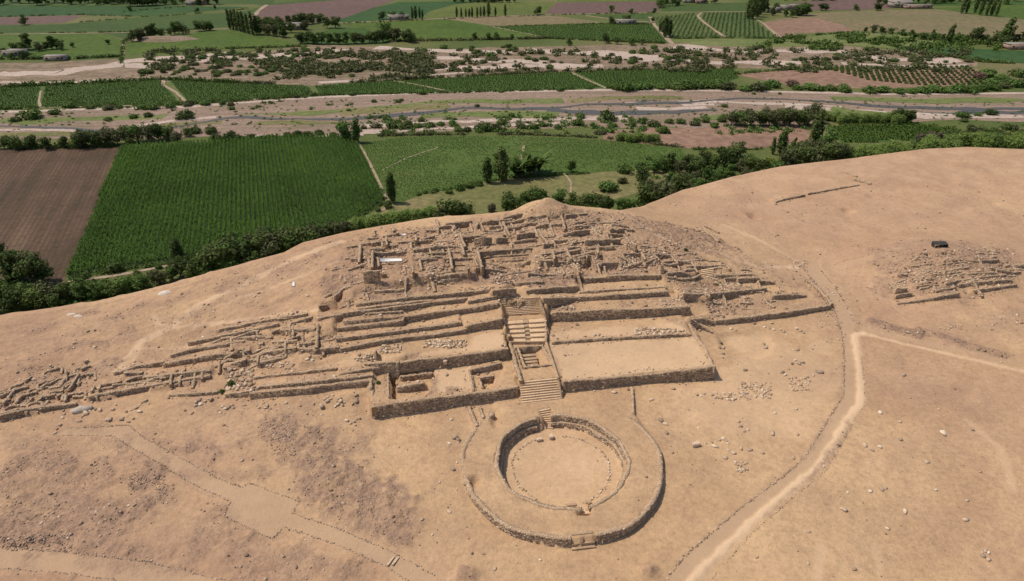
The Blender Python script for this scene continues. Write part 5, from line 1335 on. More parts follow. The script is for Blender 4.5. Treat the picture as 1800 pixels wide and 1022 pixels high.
# --- near fields
flat_poly('ploughed_field', [(-220,268),(0,262),(213,258),(112,500),(0,520),(-220,540)], .03, M['plough'], 'brown ploughed field with faint furrows at the left edge')
MAIZE = [(213,259),(400,248),(590,239),(627,250),(677,352),(640,378),(600,398),(480,424),(300,461),(120,487)]
flat_poly('maize_field', MAIZE, .03, M['maize_soil'], 'dark soil under the large rectangular maize field')
flat_poly('crop_field', [(632,252),(700,243),(760,240),(930,240),(1060,246),(1200,262),(1212,290),(1110,300),(1000,306),(900,312),(830,322),(760,338),(700,358),(684,352)], .03, field_mat('low_crop', (.038, .08, .013), (.062, .098, .018), (.105, .115, .032), dirv=(1, .12), spacing=2.2, row=.35, rowc=(.06, .095, .03), scale=.03, fs=.5, streak=.55), 'mid green crop field behind the two tall dark trees')
flat_poly('dry_meadow', [(684,356),(760,340),(860,320),(1000,307),(1200,291),(1230,300),(1160,330),(1000,370),(800,400),(640,400),(620,395)], .025, M['dry_grass'], 'yellowish dry meadow behind the pyramid', jit=1.0)
flat_poly('soil_field', [(1055,228),(1200,225),(1420,222),(1425,250),(1330,262),(1215,262),(1060,246)], .035, M['brown2'], 'bare reddish soil field in front of the row of grey trees', jit=1.0)
flat_poly('crop_field', [(1450,222),(1610,218),(1690,228),(1660,243),(1560,250),(1480,252)], .03, M['green4'], 'dark green striped field below the reed bank')
flat_poly('dry_meadow', [(1640,230),(1800,225),(1900,225),(1900,262),(1700,262),(1660,245)], .03, M['dry_grass'], 'dry yellow clearing at the right above the desert edge', jit=1.0)
# --- vineyards beyond the river
VINES = [([(-120,158),(0,156),(72,151),(66,190),(0,193),(-120,197)], 'leftmost dark vineyard beyond the river'), ([(80,150),(284,141),(318,184),(70,190)], 'second dark vineyard beyond the river, left of the winding path'), ([(296,140),(540,151),(556,167),(430,176),(334,182)], 'dark vineyard right of the winding path beyond the river'),
         ([(552,151),(690,142),(800,164),(564,168)], 'narrow dark vineyard in the middle beyond the river'), ([(694,142),(1000,126),(1062,155),(806,163)], 'long dark vineyard slanting beyond the river'), ([(1006,125),(1290,121),(1300,137),(1270,148),(1068,154)], 'dark vineyard left of the brown orchard')]
for pl, lab in VINES: flat_poly('vineyard', pl, .03, M['green4'], lab)
flat_poly('orchard_soil', [(1290,131),(1380,123.5),(1460,124),(1600,120),(1720,122),(1700,150),(1560,156),(1410,155)], .035, M['brown2'], 'brown soil of the young orchard beyond the river')
# --- far fields
FAR = [('crop_field', [(-150,64),(0,62),(182,59),(216,72),(212,100),(130,104),(0,106),(-150,110)], 'green2', 'light green field at far left with a few trees'), ('crop_field', [(222,97),(222,76),(262,70),(320,72),(345,57),(405,52),(440,58),(540,82),(400,86),(300,92)], 'green2', 'light green field below the row of poplars at far left'),
 ('crop_field', [(184,59),(300,56),(232,73)], 'green1', 'small dark green wedge between two far light fields'), ('crop_field', [(-150,46),(0,45),(110,43),(260,30),(420,22),(452,14),(434,44),(402,48),(300,54),(0,58),(-150,59)], 'green1', 'broad green field above the far left road'),
 ('ploughed_field', [(-150,33),(0,31),(150,27),(110,41),(0,44),(-150,46)], 'brown1', 'thin brown strip in the far left green fields'), ('crop_field', [(-150,8),(0,9),(200,10),(330,11),(440,13),(260,29),(150,26.5),(0,30),(-150,32)], 'green3', 'bluish green field near the top left'),
 ('ploughed_field', [(434,45),(468,10),(600,0),(700,-8),(690,2),(600,34),(520,45)], 'brown1', 'large brown field at top left of the middle'), ('crop_field', [(560,38),(700,4),(860,2),(800,8),(755,20),(740,32),(600,40)], 'green3', 'green field right of the large far brown field'),
 ('crop_field', [(757,22),(792,10),(900,4),(976,4),(955,25),(870,28),(747,32)], 'green5', 'yellowish field behind the row of small poplars'), ('ploughed_field', [(957,25),(978,5),(1160,3),(1157,20),(1080,23)], 'brown1', 'pinkish brown field at the top centre'),
 ('crop_field', [(600,42),(800,33),(862,46),(962,66),(830,70),(700,72),(692,62)], 'green2', 'light green field in front of the far farmhouse'), ('crop_field', [(770,32),(960,27),(1068,40),(940,44),(864,46)], 'tan_field', 'greyish field above the dark rectangular vineyard'),
 ('vineyard', [(864,47),(1070,41),(1145,43),(1174,76),(962,67)], 'green4', 'dark rectangular vineyard beside the straight farm track'), ('vineyard', [(1035,27),(1150,24),(1145,33),(1085,34)], 'green1', 'small vineyard by the farm track corner'),
 ('vineyard', [(1150,31),(1220,23),(1228,36),(1270,66),(1178,68)], 'vine', 'rowed vineyard left of the curving far track'), ('vineyard', [(1236,23),(1310,22),(1364,67),(1280,66),(1236,36)], 'vine', 'rowed vineyard right of the curving far track'), ('crop_field', [(1168,8),(1312,5),(1312,20),(1162,21)], 'green1', 'dark field under the far white house'),
 ('stubble_field', [(1345,38),(1420,25),(1500,19),(1650,17),(1800,35),(1950,45),(1950,78),(1800,68),(1560,56),(1500,55),(1392,62),(1372,66)], 'tan_field', 'wide tan and green stubble field at upper right'), ('soil_field', [(1340,40),(1430,31),(1480,44),(1500,55),(1396,58),(1392,67),(1370,66)], 'brown2', 'reddish corner of the wide stubble field'),
 ('ploughed_field', [(1340,15),(1420,2),(1540,-2),(1572,15),(1500,18),(1430,18)], 'brown1', 'purplish brown field below the top right trees'), ('crop_field', [(1642,15),(1700,11),(1800,10),(1950,10),(1950,46),(1800,34),(1720,27)], 'green2', 'green field behind the row of thin poplars at upper right'),
 ('crop_field', [(1542,2),(1800,2),(1950,2),(1950,9),(1800,9),(1690,10.5),(1574,12)], 'green4', 'dark green field at the top right edge'), ('meadow', [(1168,69),(1365,69),(1500,58),(1560,58),(1700,78),(1620,90),(1500,80),(1330,84),(1220,80)], 'grass_bank', 'green meadow strip above the scrubland at right'),
 ('crop_field', [(1560,80),(1690,85),(1800,90),(1950,95),(1950,116),(1800,112),(1722,108),(1600,92)], 'green3', 'bluish green field at the right above the scrubland'), ('orchard', [(520,73),(590,48),(640,50),(690,70),(680,78),(560,80)], 'green4', 'dark orchard below the large far brown field'),
 ('crop_field', [(450,9),(600,-6),(600,0),(468,10)], 'green1', 'thin green strip at the top left of the brown field'), ('crop_field', [(980,4),(1160,2),(1160,-10),(980,-8)], 'green5', 'pale green strip at the top centre'), ('crop_field', [(-300,-40),(500,-40),(480,8),(-300,7)], 'green1', 'green fields along the top left edge'), ('crop_field', [(500,-40),(2200,-40),(2200,1),(500,-1)], 'green1', 'green fields along the top edge')]
for k, (nm, pl, mt, lab) in enumerate(FAR): flat_poly(nm, pl, .03 + .004 * (k % 7), M[mt], lab)
TRK = [([(-100,61),(0,60.5),(180,58.5),(300,56),(402,50.5)], 3.0, 'pale farm road across the far left fields'), ([(219,73),(216,84),(214,100)], 3.5, 'short farm track down to the scrubland'), ([(434,44),(452,22),(468,9)], 6.0, 'pale track at the corner of the large brown field'), ([(590,41),(800,32.5),(960,26),(1150,22),(1320,20.5)], 3.5, 'long pale farm road across the far middle'),
 ([(1030,28),(1090,35),(1145,40)], 4, 'track slanting to the farmyard'), ([(1070,41.5),(1145,42)], 5, 'pale farmyard strip'), ([(1142,30),(1152,46),(1182,78)], 5.5, 'straight farm track beside the dark vineyard'), ([(864,47),(920,58),(964,67)], 3.0, 'track along the slanting edge of the dark vineyard'), ([(1234,22),(1226,29),(1240,42),(1276,67)], 4.0, 'curving track between the two rowed vineyards'),
 ([(1312,24),(1340,40),(1370,66)], 4, 'track on the right side of the far vineyards'), ([(287,141),(286,150),(310,163),(330,183)], 3.2, 'winding pale path between two vineyards'), ([(72,160),(68,178),(72,190)], 2.6, 'path between the left two vineyards'), ([(1000,126),(1030,140),(1066,156)], 2.6, 'path between the long vineyard and its neighbour'),
 ([(120,495),(200,485),(300,466),(370,452),(480,428),(610,397),(680,366)], 2.6, 'pale dirt lane along the lower edge of the maize field'), ([(630,252),(650,285),(668,325),(682,356)], 1.8, 'grassy lane on the right side of the maize field'), ([(921,256),(919,268),(914,283)], 2.0, 'short pale footpath in the green crop field'), ([(992,305),(1004,320),(1003,340)], 1.4, 'footpath crossing the dry meadow'),
 ([(770,260),(715,278),(672,300)], .9, 'faint line of a ditch in the green crop field'), ([(0,191),(100,189),(330,183.5),(420,177),(560,168)], 2.6, 'dirt road along the lower edge of the vineyards'), ([(690,142.5),(740,150),(802,164)], 2.0, 'narrow path between middle vineyards')]
for k, (pl, w, lab) in enumerate(TRK): ribbon('dirt_track', pl, w * .5, .075 + .004 * (k % 5), M['track'], lab, 'track', jit=.45, step=3)

# ------------------------------------------------------------------ crops standing on the fields
def scan_rows(poly, dirv, spacing, step, jitter, seed, inset=.5):
    r = np.random.default_rng(seed)
    P_ = np.array(poly); a = math.atan2(dirv[1], dirv[0]); c, s = math.cos(-a), math.sin(-a)
    Q = np.stack([P_[:, 0] * c - P_[:, 1] * s, P_[:, 0] * s + P_[:, 1] * c], 1)
    out = []
    y = Q[:, 1].min() + spacing / 2
    while y < Q[:, 1].max():
        xs = []
        for i in range(len(Q)):
            p, q = Q[i], Q[(i + 1) % len(Q)]
            if (p[1] > y) != (q[1] > y): xs.append(p[0] + (y - p[1]) * (q[0] - p[0]) / (q[1] - p[1]))
        xs.sort()
        for k in range(0, len(xs) - 1, 2):
            x0, x1 = xs[k] + inset + r.uniform(0, .6), xs[k + 1] - inset - r.uniform(0, .6)
            if x1 - x0 > 1: 
                x = np.arange(x0, x1, step); out.append(np.stack([x + r.normal(0, step * .2, len(x)), np.full(len(x), y) + r.normal(0, jitter, len(x))], 1))
        y += spacing
    O = np.concatenate(out); c, s = math.cos(a), math.sin(a)
    return np.stack([O[:, 0] * c - O[:, 1] * s, O[:, 0] * s + O[:, 1] * c], 1)
def blades(name, pts, h, l, w, nb, mat, seed, lean=.6, label=None, cat=None, hvar=.25, parent=None):
    """plants as fans of nb long leaves each; one mesh"""
    r = np.random.default_rng(seed); n = len(pts)
    pts = np.repeat(pts, nb, axis=0); m = len(pts)
    a = r.uniform(0, 6.283, m); hh = h * (1 + r.uniform(-hvar, hvar, m)); ll = l * r.uniform(.6, 1.2, m)
    z0 = r.uniform(0, .55, m) * hh; z1 = np.minimum(z0 + hh * r.uniform(.35, .6, m), hh * 1.1)
    dx, dy = np.cos(a), np.sin(a); px, py = -dy * w / 2, dx * w / 2
    Z = np.full(m, VZ) if pts.shape[1] == 2 else pts[:, 2]
    A_ = np.stack([pts[:, 0] - px, pts[:, 1] - py, Z + z0], 1); B_ = np.stack([pts[:, 0] + px, pts[:, 1] + py, Z + z0], 1)
    k = lean
    C_ = np.stack([pts[:, 0] + dx * ll * k + px * .8, pts[:, 1] + dy * ll * k + py * .8, Z + z1], 1); D_ = np.stack([pts[:, 0] + dx * ll * k - px * .8, pts[:, 1] + dy * ll * k - py * .8, Z + z1], 1)
    E_ = np.stack([pts[:, 0] + dx * ll, pts[:, 1] + dy * ll, Z + z1 - .12 * hh], 1)
    v = np.stack([A_, B_, C_, D_, E_], 1).reshape(-1, 3); b = np.arange(m) * 5
    o = mesh_np(name, v, quads=np.stack([b, b + 1, b + 2, b + 3], 1), tris=np.stack([b + 3, b + 2, b + 4], 1), mat=mat, parent=parent)
    if label: tag(o, label, cat, kind='stuff')
    return o
M['maize'] = leaf_mat('maize_leaf', (.042, .108, .014), (.09, .158, .026), .32, patchy=.05)
M['vine_leaf'] = leaf_mat('vine_leaf', (.038, .078, .010), (.078, .112, .017), .25, patchy=.05)
M['crop_leaf'] = leaf_mat('crop_leaf', (.055, .095, .016), (.09, .12, .024), .25, patchy=.03)
ROWD = np.array([-.33, .944])
pt = scan_rows([V(*p) for p in MAIZE], ROWD, 1.25, .48, .07, 3)
blades('maize', pt, 1.7, .75, .22, 5, M['maize'], 4, label='dense maize plants standing in long rows', cat='maize')
for k, (pl, lab) in enumerate(VINES):
    pt = scan_rows([V(*p) for p in pl], (1, -.05), 2.6, 1.0, .2, 20 + k)
    blades('vine_rows', pt, .6, .6, .32, 9, M['vine_leaf'], 30 + k, label='rows of leafy vines in the ' + lab.split(' dark ')[0].split(',')[0] + ' dark vineyard' if False else 'leafy vine rows on the ' + lab, cat='vines')
pt = scan_rows([V(*p) for p in [(632,252),(700,243),(760,240),(930,240),(1060,246),(1200,262),(1212,290),(1110,300),(1000,306),(900,312),(830,322),(760,338),(700,358),(684,352)]], (1, .12), 1.5, .8, .25, 77)
pt = pt[(fbm(pt[:, 0], pt[:, 1], 18, 4, 5) + np.random.default_rng(5).normal(0, .25, len(pt))) > -.4]
blades('crop_rows', pt, .4, .45, .22, 4, M['crop_leaf'], 78, label='low leafy crop in broken rows behind the tall dark trees', cat='crop')
pt = scan_rows([V(*p) for p in [(1450,222),(1610,218),(1690,228),(1660,243),(1560,250),(1480,252)]], (1, -.03), 3.0, .8, .2, 79)
blades('crop_rows', pt, 1.3, .8, .5, 4, M['vine_leaf'], 80, label='dark leafy rows below the reed bank', cat='crop')
for k, (pl, dv, lab) in enumerate((([(1150,31),(1220,23),(1228,36),(1270,66),(1178,68)], (.3, 1), 'vine rows left of the curving far track'), ([(1236,23),(1310,22),(1364,67),(1280,66),(1236,36)], (.3, 1), 'vine rows right of the curving far track'), ([(864,47),(1070,41),(1145,43),(1174,76),(962,67)], (1, -.08), 'vine rows of the dark rectangular vineyard'))):
    pt = scan_rows([V(*p) for p in pl], dv, 3.0, 1.6, .3, 90 + k)
    blades('vine_rows', pt, .7, .8, .6, 4, M['vine_leaf'], 95 + k, label=lab, cat='vines')

# ------------------------------------------------------------------ trees and shrubs
def limb(p0, p1, r0, r1, sides=6):
    p0, p1 = np.array(p0, float), np.array(p1, float)
    d = p1 - p0; d /= np.linalg.norm(d) + 1e-9
    a = np.cross(d, (0, 0, 1)) if abs(d[2]) < .9 else np.cross(d, (1, 0, 0)); a /= np.linalg.norm(a); b = np.cross(d, a)
    t = np.arange(sides) / sides * 2 * math.pi
    ring = lambda p, r: p + r * (np.cos(t)[:, None] * a + np.sin(t)[:, None] * b)
    return np.concatenate([ring(p0, r0), ring(p1, r1)]), np.stack([np.arange(sides), (np.arange(sides) + 1) % sides, sides + (np.arange(sides) + 1) % sides, sides + np.arange(sides)], 1)
def trunk_mesh(segs, mat):
    vs, qs, n = [], [], 0
    for s in segs:
        v, q = limb(*s); vs.append(v); qs.append(q + n); n += len(v)
    return mesh_np('trunk_shape', np.concatenate(vs), quads=np.concatenate(qs), mat=mat, smooth=True, link=False)
def crown_mesh(blobs, n, size, mat, seed, up=.3, elong=1.5, shell=.72):
    r = np.random.default_rng(seed)
    B = np.array(blobs, float); vol = (B[:, 3] * B[:, 4] + B[:, 4] * B[:, 5] + B[:, 3] * B[:, 5])
    k = r.choice(len(B), n, p=vol / vol.sum())
    d = r.normal(size=(n, 3)); d /= np.linalg.norm(d, axis=1)[:, None]
    rad = shell + (1.08 - shell) * r.random(n) ** .7
    lump = 1 + .22 * np.sin(d[:, 0] * 5 + k * 2.1) * np.sin(d[:, 1] * 5 + k) + .12 * np.sin(d[:, 2] * 9 + k * 3)
    c = B[k, :3] + d * B[k, 3:6] * (rad * lump)[:, None]
    nrm = d + r.normal(0, .55, (n, 3)) + np.array([0, 0, up]); nrm /= np.linalg.norm(nrm, axis=1)[:, None]
    t1 = np.cross(nrm, r.normal(size=(n, 3))); t1 /= np.linalg.norm(t1, axis=1)[:, None]; t2 = np.cross(nrm, t1)
    s = size * r.uniform(.6, 1.3, n)
    a = t1 * (s * elong / 2)[:, None]; b = t2 * (s / 2)[:, None]
    v = np.stack([c - a, c - b * .9 + nrm * (s * .12)[:, None], c + a, c + b * .9 + nrm * (s * .12)[:, None]], 1).reshape(-1, 3)
    return mesh_np('crown_shape', v, quads=np.arange(n * 4).reshape(-1, 4), mat=mat, link=False)
M['bark'] = simple_mat('bark', (.10, .075, .055), (.17, .13, .095), 2.0)
LM = {'dark': leaf_mat('dark_leaf', (.045, .075, .02), (.125, .16, .045)), 'mid': leaf_mat('mid_leaf', (.055, .10, .02), (.125, .175, .045)), 'light': leaf_mat('light_leaf', (.075, .14, .03), (.13, .2, .05)), 'olive': leaf_mat('olive_leaf', (.065, .08, .03), (.135, .14, .06)),
      'grey': leaf_mat('grey_scrub', (.085, .075, .05), (.15, .125, .085)), 'reed': leaf_mat('reed_leaf', (.155, .235, .05), (.24, .31, .09), .45), 'red': leaf_mat('rust_leaf', (.12, .07, .05), (.2, .12, .09)), 'yellow': leaf_mat('yellow_green_leaf', (.15, .2, .03), (.22, .27, .05))}
SH = {}
def proto():
    r = np.random.default_rng(11)
    def round_blobs(h, w, nb, z0):
        out = []
        for i in range(nb):
            a = r.uniform(0, 6.28); q = r.uniform(.1, .62) * w; z = z0 + (h - z0) * r.uniform(.04, .82)
            s = r.uniform(.17, .36) * w
            out.append((q * math.cos(a), q * math.sin(a), z, s, s * r.uniform(.8, 1.2), s * r.uniform(.55, .85)))
        out.append((0, 0, z0 + (h - z0) * .45, w * .42, w * .42, (h - z0) * .32))
        return out
    # trees are made one unit tall and scaled
    for col in ('dark', 'mid', 'light', 'olive'):
        for k in range(3):
            w = (.46, .58, .70)[k]
            bl = round_blobs(1.0, w, 17, .1)
            tr = [((0, 0, -.08), (.01, 0, .3), .035, .027), ((.01, 0, .3), (.12, .05, .62), .024, .01), ((.01, 0, .3), (-.13, .03, .6), .022, .01), ((.01, 0, .28), (.02, -.14, .58), .02, .009), ((.01, 0, .3), (0, .02, .75), .02, .008)]
            SH['tree', col, k] = (crown_mesh(bl, 1300, .066, LM[col], 40 + k), trunk_mesh(tr, M['bark']))
    for col in ('dark', 'mid'):
        for k in range(2):
            bl = [(.015 * math.sin(i * 2 + k), .02 * math.cos(i * 3), .16 + .78 * i / 7, .105 * (1 - abs(i / 7 - .4) * .9) + .02, .105 * (1 - abs(i / 7 - .4) * .9) + .02, .12) for i in range(8)]
            SH['poplar', col, k] = (crown_mesh(bl, 800, .048, LM[col], 60 + k, up=.6), trunk_mesh([((0, 0, -.08), (0, 0, .5), .022, .012), ((0, 0, .5), (.01, 0, .95), .012, .003)], M['bark']))
    # broad column of foliage
    for col in ('dark', 'mid'):
        bl = [(.03 * math.sin(i * 2.3), .03 * math.cos(i * 1.7), .2 + .68 * i / 6, .2 * (1 - abs(i / 6 - .42) * .75), .2 * (1 - abs(i / 6 - .42) * .75), .16) for i in range(7)]
        SH['column', col, 0] = (crown_mesh(bl, 1100, .055, LM[col], 66), trunk_mesh([((0, 0, -.08), (0, 0, .5), .03, .018), ((0, 0, .5), (.01, 0, .9), .018, .004)], M['bark']))
    # shrubs: one unit wide
    for col in ('dark', 'mid', 'light', 'olive', 'grey', 'red', 'yellow'):
        for k in range(3):
            bl = []
            for i in range(6):
                a = r.uniform(0, 6.28); q = r.uniform(.05, .32)
                s = r.uniform(.15, .26); bl.append((q * math.cos(a), q * math.sin(a), r.uniform(.12, .34), s, s, s * .8))
            bl.append((0, 0, .22, .34, .32, .24))
            SH['shrub', col, k] = crown_mesh(bl, 520, .085, LM[col], 80 + k)
    # reeds and feathery clumps: one unit tall
    for col in ('reed', 'mid', 'olive'):
        for k in range(2):
            bl = [(.26 * math.cos(q * 1.26 + k), .26 * math.sin(q * 1.26 + k), .48, .26, .26, .5) for q in range(5)] + [(0, 0, .55, .3, .3, .52)]
            SH['reed', col, k] = crown_mesh(bl, 420, .07, LM[col], 70 + k, up=.9, elong=4.5, shell=.55)
    # banana-like plant: broad arching blades from a stem
    n = 24; vs, qs, c = [], [], 0
    for i in range(n):
        a = i * 2.4; L = .4 + .4 * r.random(); e = 1.35 - .8 * r.random(); zb_ = .06 + .3 * r.random()
        pr = []
        for s in range(6):
            f = s / 5; x = L * f * (.35 + .5 * f); z = zb_ + L * e * f * (1 - .35 * f); w = .085 * math.sin(math.pi * min(.97, .12 + f * .88)) + .006
            pr.append(((math.cos(a) * x - math.sin(a) * w, math.sin(a) * x + math.cos(a) * w, z), (math.cos(a) * x + math.sin(a) * w, math.sin(a) * x - math.cos(a) * w, z)))
        for s in range(6): vs += list(pr[s])
        for s in range(5): qs.append((c + 2 * s, c + 2 * s + 1, c + 2 * s + 3, c + 2 * s + 2))
        c += 12
    SH['banana', 'mid', 0] = (mesh_np('crown_shape', np.array(vs), quads=qs, mat=LM['mid'], link=False), trunk_mesh([((0, 0, -.05), (0, 0, .3), .05, .035)], M['bark']))
proto()
def ground_z(x, y):
    return max(VZ, float(hz(x, y))) if (y < GY[-1] and GX[0] < x < GX[-1]) else VZ
CNT = {}
def tree(u, v, h, kind='tree', col='dark', k=None, label=None, group=None, w=1.0, lean=0.0, xy=None):
    x, y = V(u, v) if xy is None else xy
    z = ground_z(x, y)
    if k is None: k = random.randrange(3) if kind == 'tree' else (random.randrange(2) if kind == 'poplar' else 0)
    if kind == 'tree' and col in ('dark', 'mid') and random.random() < .3: col = random.choice(['olive', 'mid', 'light'])
    cm, tm = SH[kind, col, k]
    nm = {'tree': 'broadleaf_tree', 'poplar': 'poplar_tree', 'column': 'columnar_tree', 'banana': 'banana_plant'}[kind]
    root = empty(nm, (x, y, z)); root.rotation_euler = (0, lean, random.uniform(0, 6.28) if not lean else 0); root.scale = (h * w * random.uniform(.85, 1.2), h * w * random.uniform(.85, 1.2), h)
    tag(root, label, 'tree' if kind != 'banana' else 'plant', group)
    inst('trunk', tm, (0, 0, 0), 0, 1, root); inst('crown', cm, (0, 0, 0), 0, 1, root)
    return root
def shrub(u, v, w, col='mid', label=None, group=None, hh=1.0, kind='shrub', xy=None, name=None):
    x, y = V(u, v) if xy is None else xy
    z = ground_z(x, y)
    k = random.randrange(3 if kind == 'shrub' else 2)
    o = inst(name or ('shrub' if kind == 'shrub' else 'reed_clump'), SH[kind, col, k], (x, y, z - .05), random.uniform(0, 6.28), (w, w * random.uniform(.85, 1.1), w * hh))
    return tag(o, label, 'shrub' if kind == 'shrub' else 'reeds', group)

# --- belt at the foot of the desert, left
G = 'trees along the foot of the desert slope'; L_ = 'leafy tree in the dark belt below the maize field'
tree(14, 478, 9.5, 'column', 'dark', label='tall dark leaning tree at the left edge by the ploughed field', lean=-.12)
for u, v, h in ((30,492,8),(58,497,8),(78,498,6.5)): tree(u, v, h, 'tree', 'dark', label='broad dark tree in the clump beside the ploughed field', group='clump at the corner of the ploughed field')
for u, v, h, c in ((8,540,6,'mid'),(35,542,5.5,'dark'),(62,540,5.5,'mid'),(90,536,6,'olive'),(118,532,5,'dark'),(20,555,4.5,'dark'),(150,528,5,'mid'),(178,524,4.5,'light'),(206,520,4.5,'mid'),(232,515,4.5,'light'),(256,508,4,'mid'),(282,500,4.5,'olive'),(305,494,4.5,'mid'),(-20,548,6,'dark'),
                   (318,486,5,'dark'),(345,486,5,'mid'),(366,478,7,'dark'),(386,478,8,'dark'),(404,474,8.5,'dark'),(424,468,8,'dark'),(440,462,7,'mid'),(372,488,5,'mid'),(398,484,5,'light'),(462,458,7,'dark'),(482,452,7.5,'dark'),(500,446,7,'mid'),(518,442,7,'dark'),(536,436,6,'mid'),(556,430,6,'dark'),(575,424,5.5,'dark'),(594,418,5,'mid'),(611,412,4.5,'dark'),(100,545,4,'mid'),(450,470,4.5,'mid'),(470,464,5,'olive')):
    tree(u, v, h, 'tree', c, label=L_, group=G, w=1.1)
tree(316, 463, 6.5, 'column', 'dark', label='slim dark tree at the bottom edge of the maize field')
shrub(200, 479, 4.5, 'dark', 'dark round bush at the bottom corner of the maize field'); shrub(152, 489, 3, 'mid', 'small green bush at the left end of the dirt lane'); shrub(416, 438, 3.5, 'yellow', 'yellow green bush beside the rusty bush'); shrub(438, 432, 4.0, 'red', 'rusty brown bush at the bottom edge of the maize field', hh=1.5); shrub(330, 491, 2.5, 'red', 'dry reddish heap of brush at the desert edge')
for u, v in ((560,408),(590,402),(625,392),(640,384),(665,372),(480,428),(520,420),(280,472),(240,482)): shrub(u, v, random.uniform(1.6, 2.6), 'mid', 'low bush beside the dirt lane below the maize', 'bushes beside the dirt lane')
G = 'reeds behind the pyramid'
for i in range(26):
    u = 622 + i * 5.6; shrub(u, 407 - (u - 622) * .155 + random.uniform(-3, 3), random.uniform(3.0, 4.2), 'reed', 'clump of bright green reeds on the slope behind the pyramid', G, kind='reed')
tree(690, 357, 9.2, 'column', 'dark', label='single tall dark tree at the right corner of the maize field', w=.8); shrub(683, 366, 4, 'dark', 'dark bush below the single tall tree')
tree(800, 389, 7.5, 'tree', 'dark', 2, 'wide dark round tree just behind the pyramid', w=1.1); tree(778, 392, 5.5, 'tree', 'dark', 1, 'lower dark tree left of the wide round tree'); tree(822, 391, 5.0, 'tree', 'mid', 2, 'green tree right of the wide round tree behind the pyramid')
shrub(865, 374, 3.4, 'grey', 'grey leafless shrub behind the pyramid', hh=1.7)
G = 'trees behind the spoil hill'
for u, v, h, c in ((888,374,4.5,'mid'),(903,370,5.5,'dark'),(922,366,5.5,'mid'),(940,362,6,'dark'),(955,360,5,'mid'),(1005,366,5,'mid'),(1022,370,5.5,'dark'),(1040,374,6,'mid'),(1056,374,5.5,'dark'),(985,358,5,'mid'),(1072,372,4.5,'mid'),(1092,372,5,'light'),(1110,372,4.5,'light'),(1126,368,5,'mid')): tree(u, v, h, 'tree', c, label='green tree just behind the spoil hill of the pyramid', group=G)
G = 'big trees at the desert corner'
for u, v, h, c in ((1142,366,8,'dark'),(1160,364,9,'olive'),(1178,360,9.5,'dark'),(1192,352,8,'olive')): tree(u, v, h, 'tree', c, 2, label='large spreading tree at the corner of the desert behind the pyramid', group=G)
for u, v, w in ((748,340,2.2),(765,337,2.5),(788,340,3.2),(808,334,4),(826,330,4),(842,326,3.5),(735,343,2)): shrub(u, v, w, 'mid', 'bush in the hedge leading to the tall dark trees', 'hedge bushes')
tree(857, 322, 8, 'column', 'dark', label='smaller of two dense dark trees in the green crop field', w=.9); tree(882, 319, 11.0, 'column', 'dark', label='taller of two dense dark trees in the green crop field', w=1.0)
for u, v, h in ((908,314,7),(918,312,8),(928,310,8),(938,307,8.5),(948,304,8),(914,309,7),(932,305,7.5)): tree(u, v, h, 'banana', 'mid', label='broad leaved banana plant right of the two dense dark trees', group='banana plants')
tree(1005, 303, 4.5, 'tree', 'mid', 0, 'small thin tree alone in the dry meadow'); shrub(1095, 304, 6, 'mid', 'wide bush at the edge of the dry meadow'); tree(1126, 322, 6.5, 'tree', 'dark', 1, 'round dark tree in front of the wide meadow bush'); shrub(1095, 322, 4, 'olive', 'olive bush left of the round dark meadow tree'); shrub(1068, 336, 7, 'light', 'wide light bush on the desert edge')
G = 'trees in the garden beyond the desert edge'
for u, v, h, c in ((1152,304,5.5,'dark'),(1168,300,5,'mid'),(1178,297,6,'dark'),(1195,305,5,'olive'),(1208,298,5.5,'dark'),(1222,306,6,'dark'),(1238,296,6.5,'dark'),(1254,302,6,'mid'),(1272,296,7.5,'dark'),(1286,286,7,'dark'),(1300,276,6,'dark'),(1240,318,5,'mid'),(1262,315,4.5,'light'),(1215,325,4.5,'mid'),(1198,335,4.5,'dark'),(1282,310,5,'mid'),(1300,304,5,'olive'),(1316,300,6,'mid'),(1330,306,5,'dark'),(1180,322,4,'mid'),(1225,335,4,'light'),(1310,316,4,'olive'),(1260,325,4,'mid'),(1345,304,5,'mid')): tree(u, v, h, 'tree', c, label='small garden tree among shrubs beyond the desert edge', group=G)
shrub(1346, 294, 5.5, 'yellow', 'bright yellow green bush among the garden trees', hh=1.1); shrub(1366, 302, 7, 'light', 'light green bush beside the big tree mass', hh=1.0)
tree(1370, 270, 8.5, 'column', 'mid', label='feathery green tree left of the big tree mass', lean=.08); tree(1358, 272, 6.0, 'poplar', 'mid', label='slender tree beside the feathery green tree', lean=-.05); tree(1386, 272, 6.0, 'poplar', 'mid', label='slender leaning tree right of the feathery green tree', lean=.25)
tree(1431, 254, 11.5, 'column', 'dark', label='tallest dark column tree above the big tree mass', w=.9); tree(1456, 264, 9.0, 'tree', 'light', 1, 'pale green tree right of the tallest dark column tree')
G = 'big tree mass at the end of the desert ridge'
for u, v, h, c in ((1388,298,8,'olive'),(1405,300,9,'dark'),(1422,300,9,'olive'),(1440,296,9.5,'dark'),(1458,292,9,'olive'),(1470,286,8,'dark'),(1395,286,7.5,'dark'),(1432,284,8,'olive')): tree(u, v, h, 'tree', c, 2, label='big tree in the dense mass at the end of the ridge', group=G)
G = 'reed bank along the desert ridge'
for i in range(60):
    f = i / 59; u = 1482 + f * 340; v = np.interp(u, [1480, 1560, 1640, 1720, 1760, 1830], [293, 283, 272, 264, 265, 268]) + random.uniform(-11, 3)
    shrub(u, v, random.uniform(4.2, 5.6), 'reed' if random.random() < .75 else 'mid', 'clump of green reeds on the bank behind the desert ridge', G, kind='reed')
G = 'grey trees by the river'
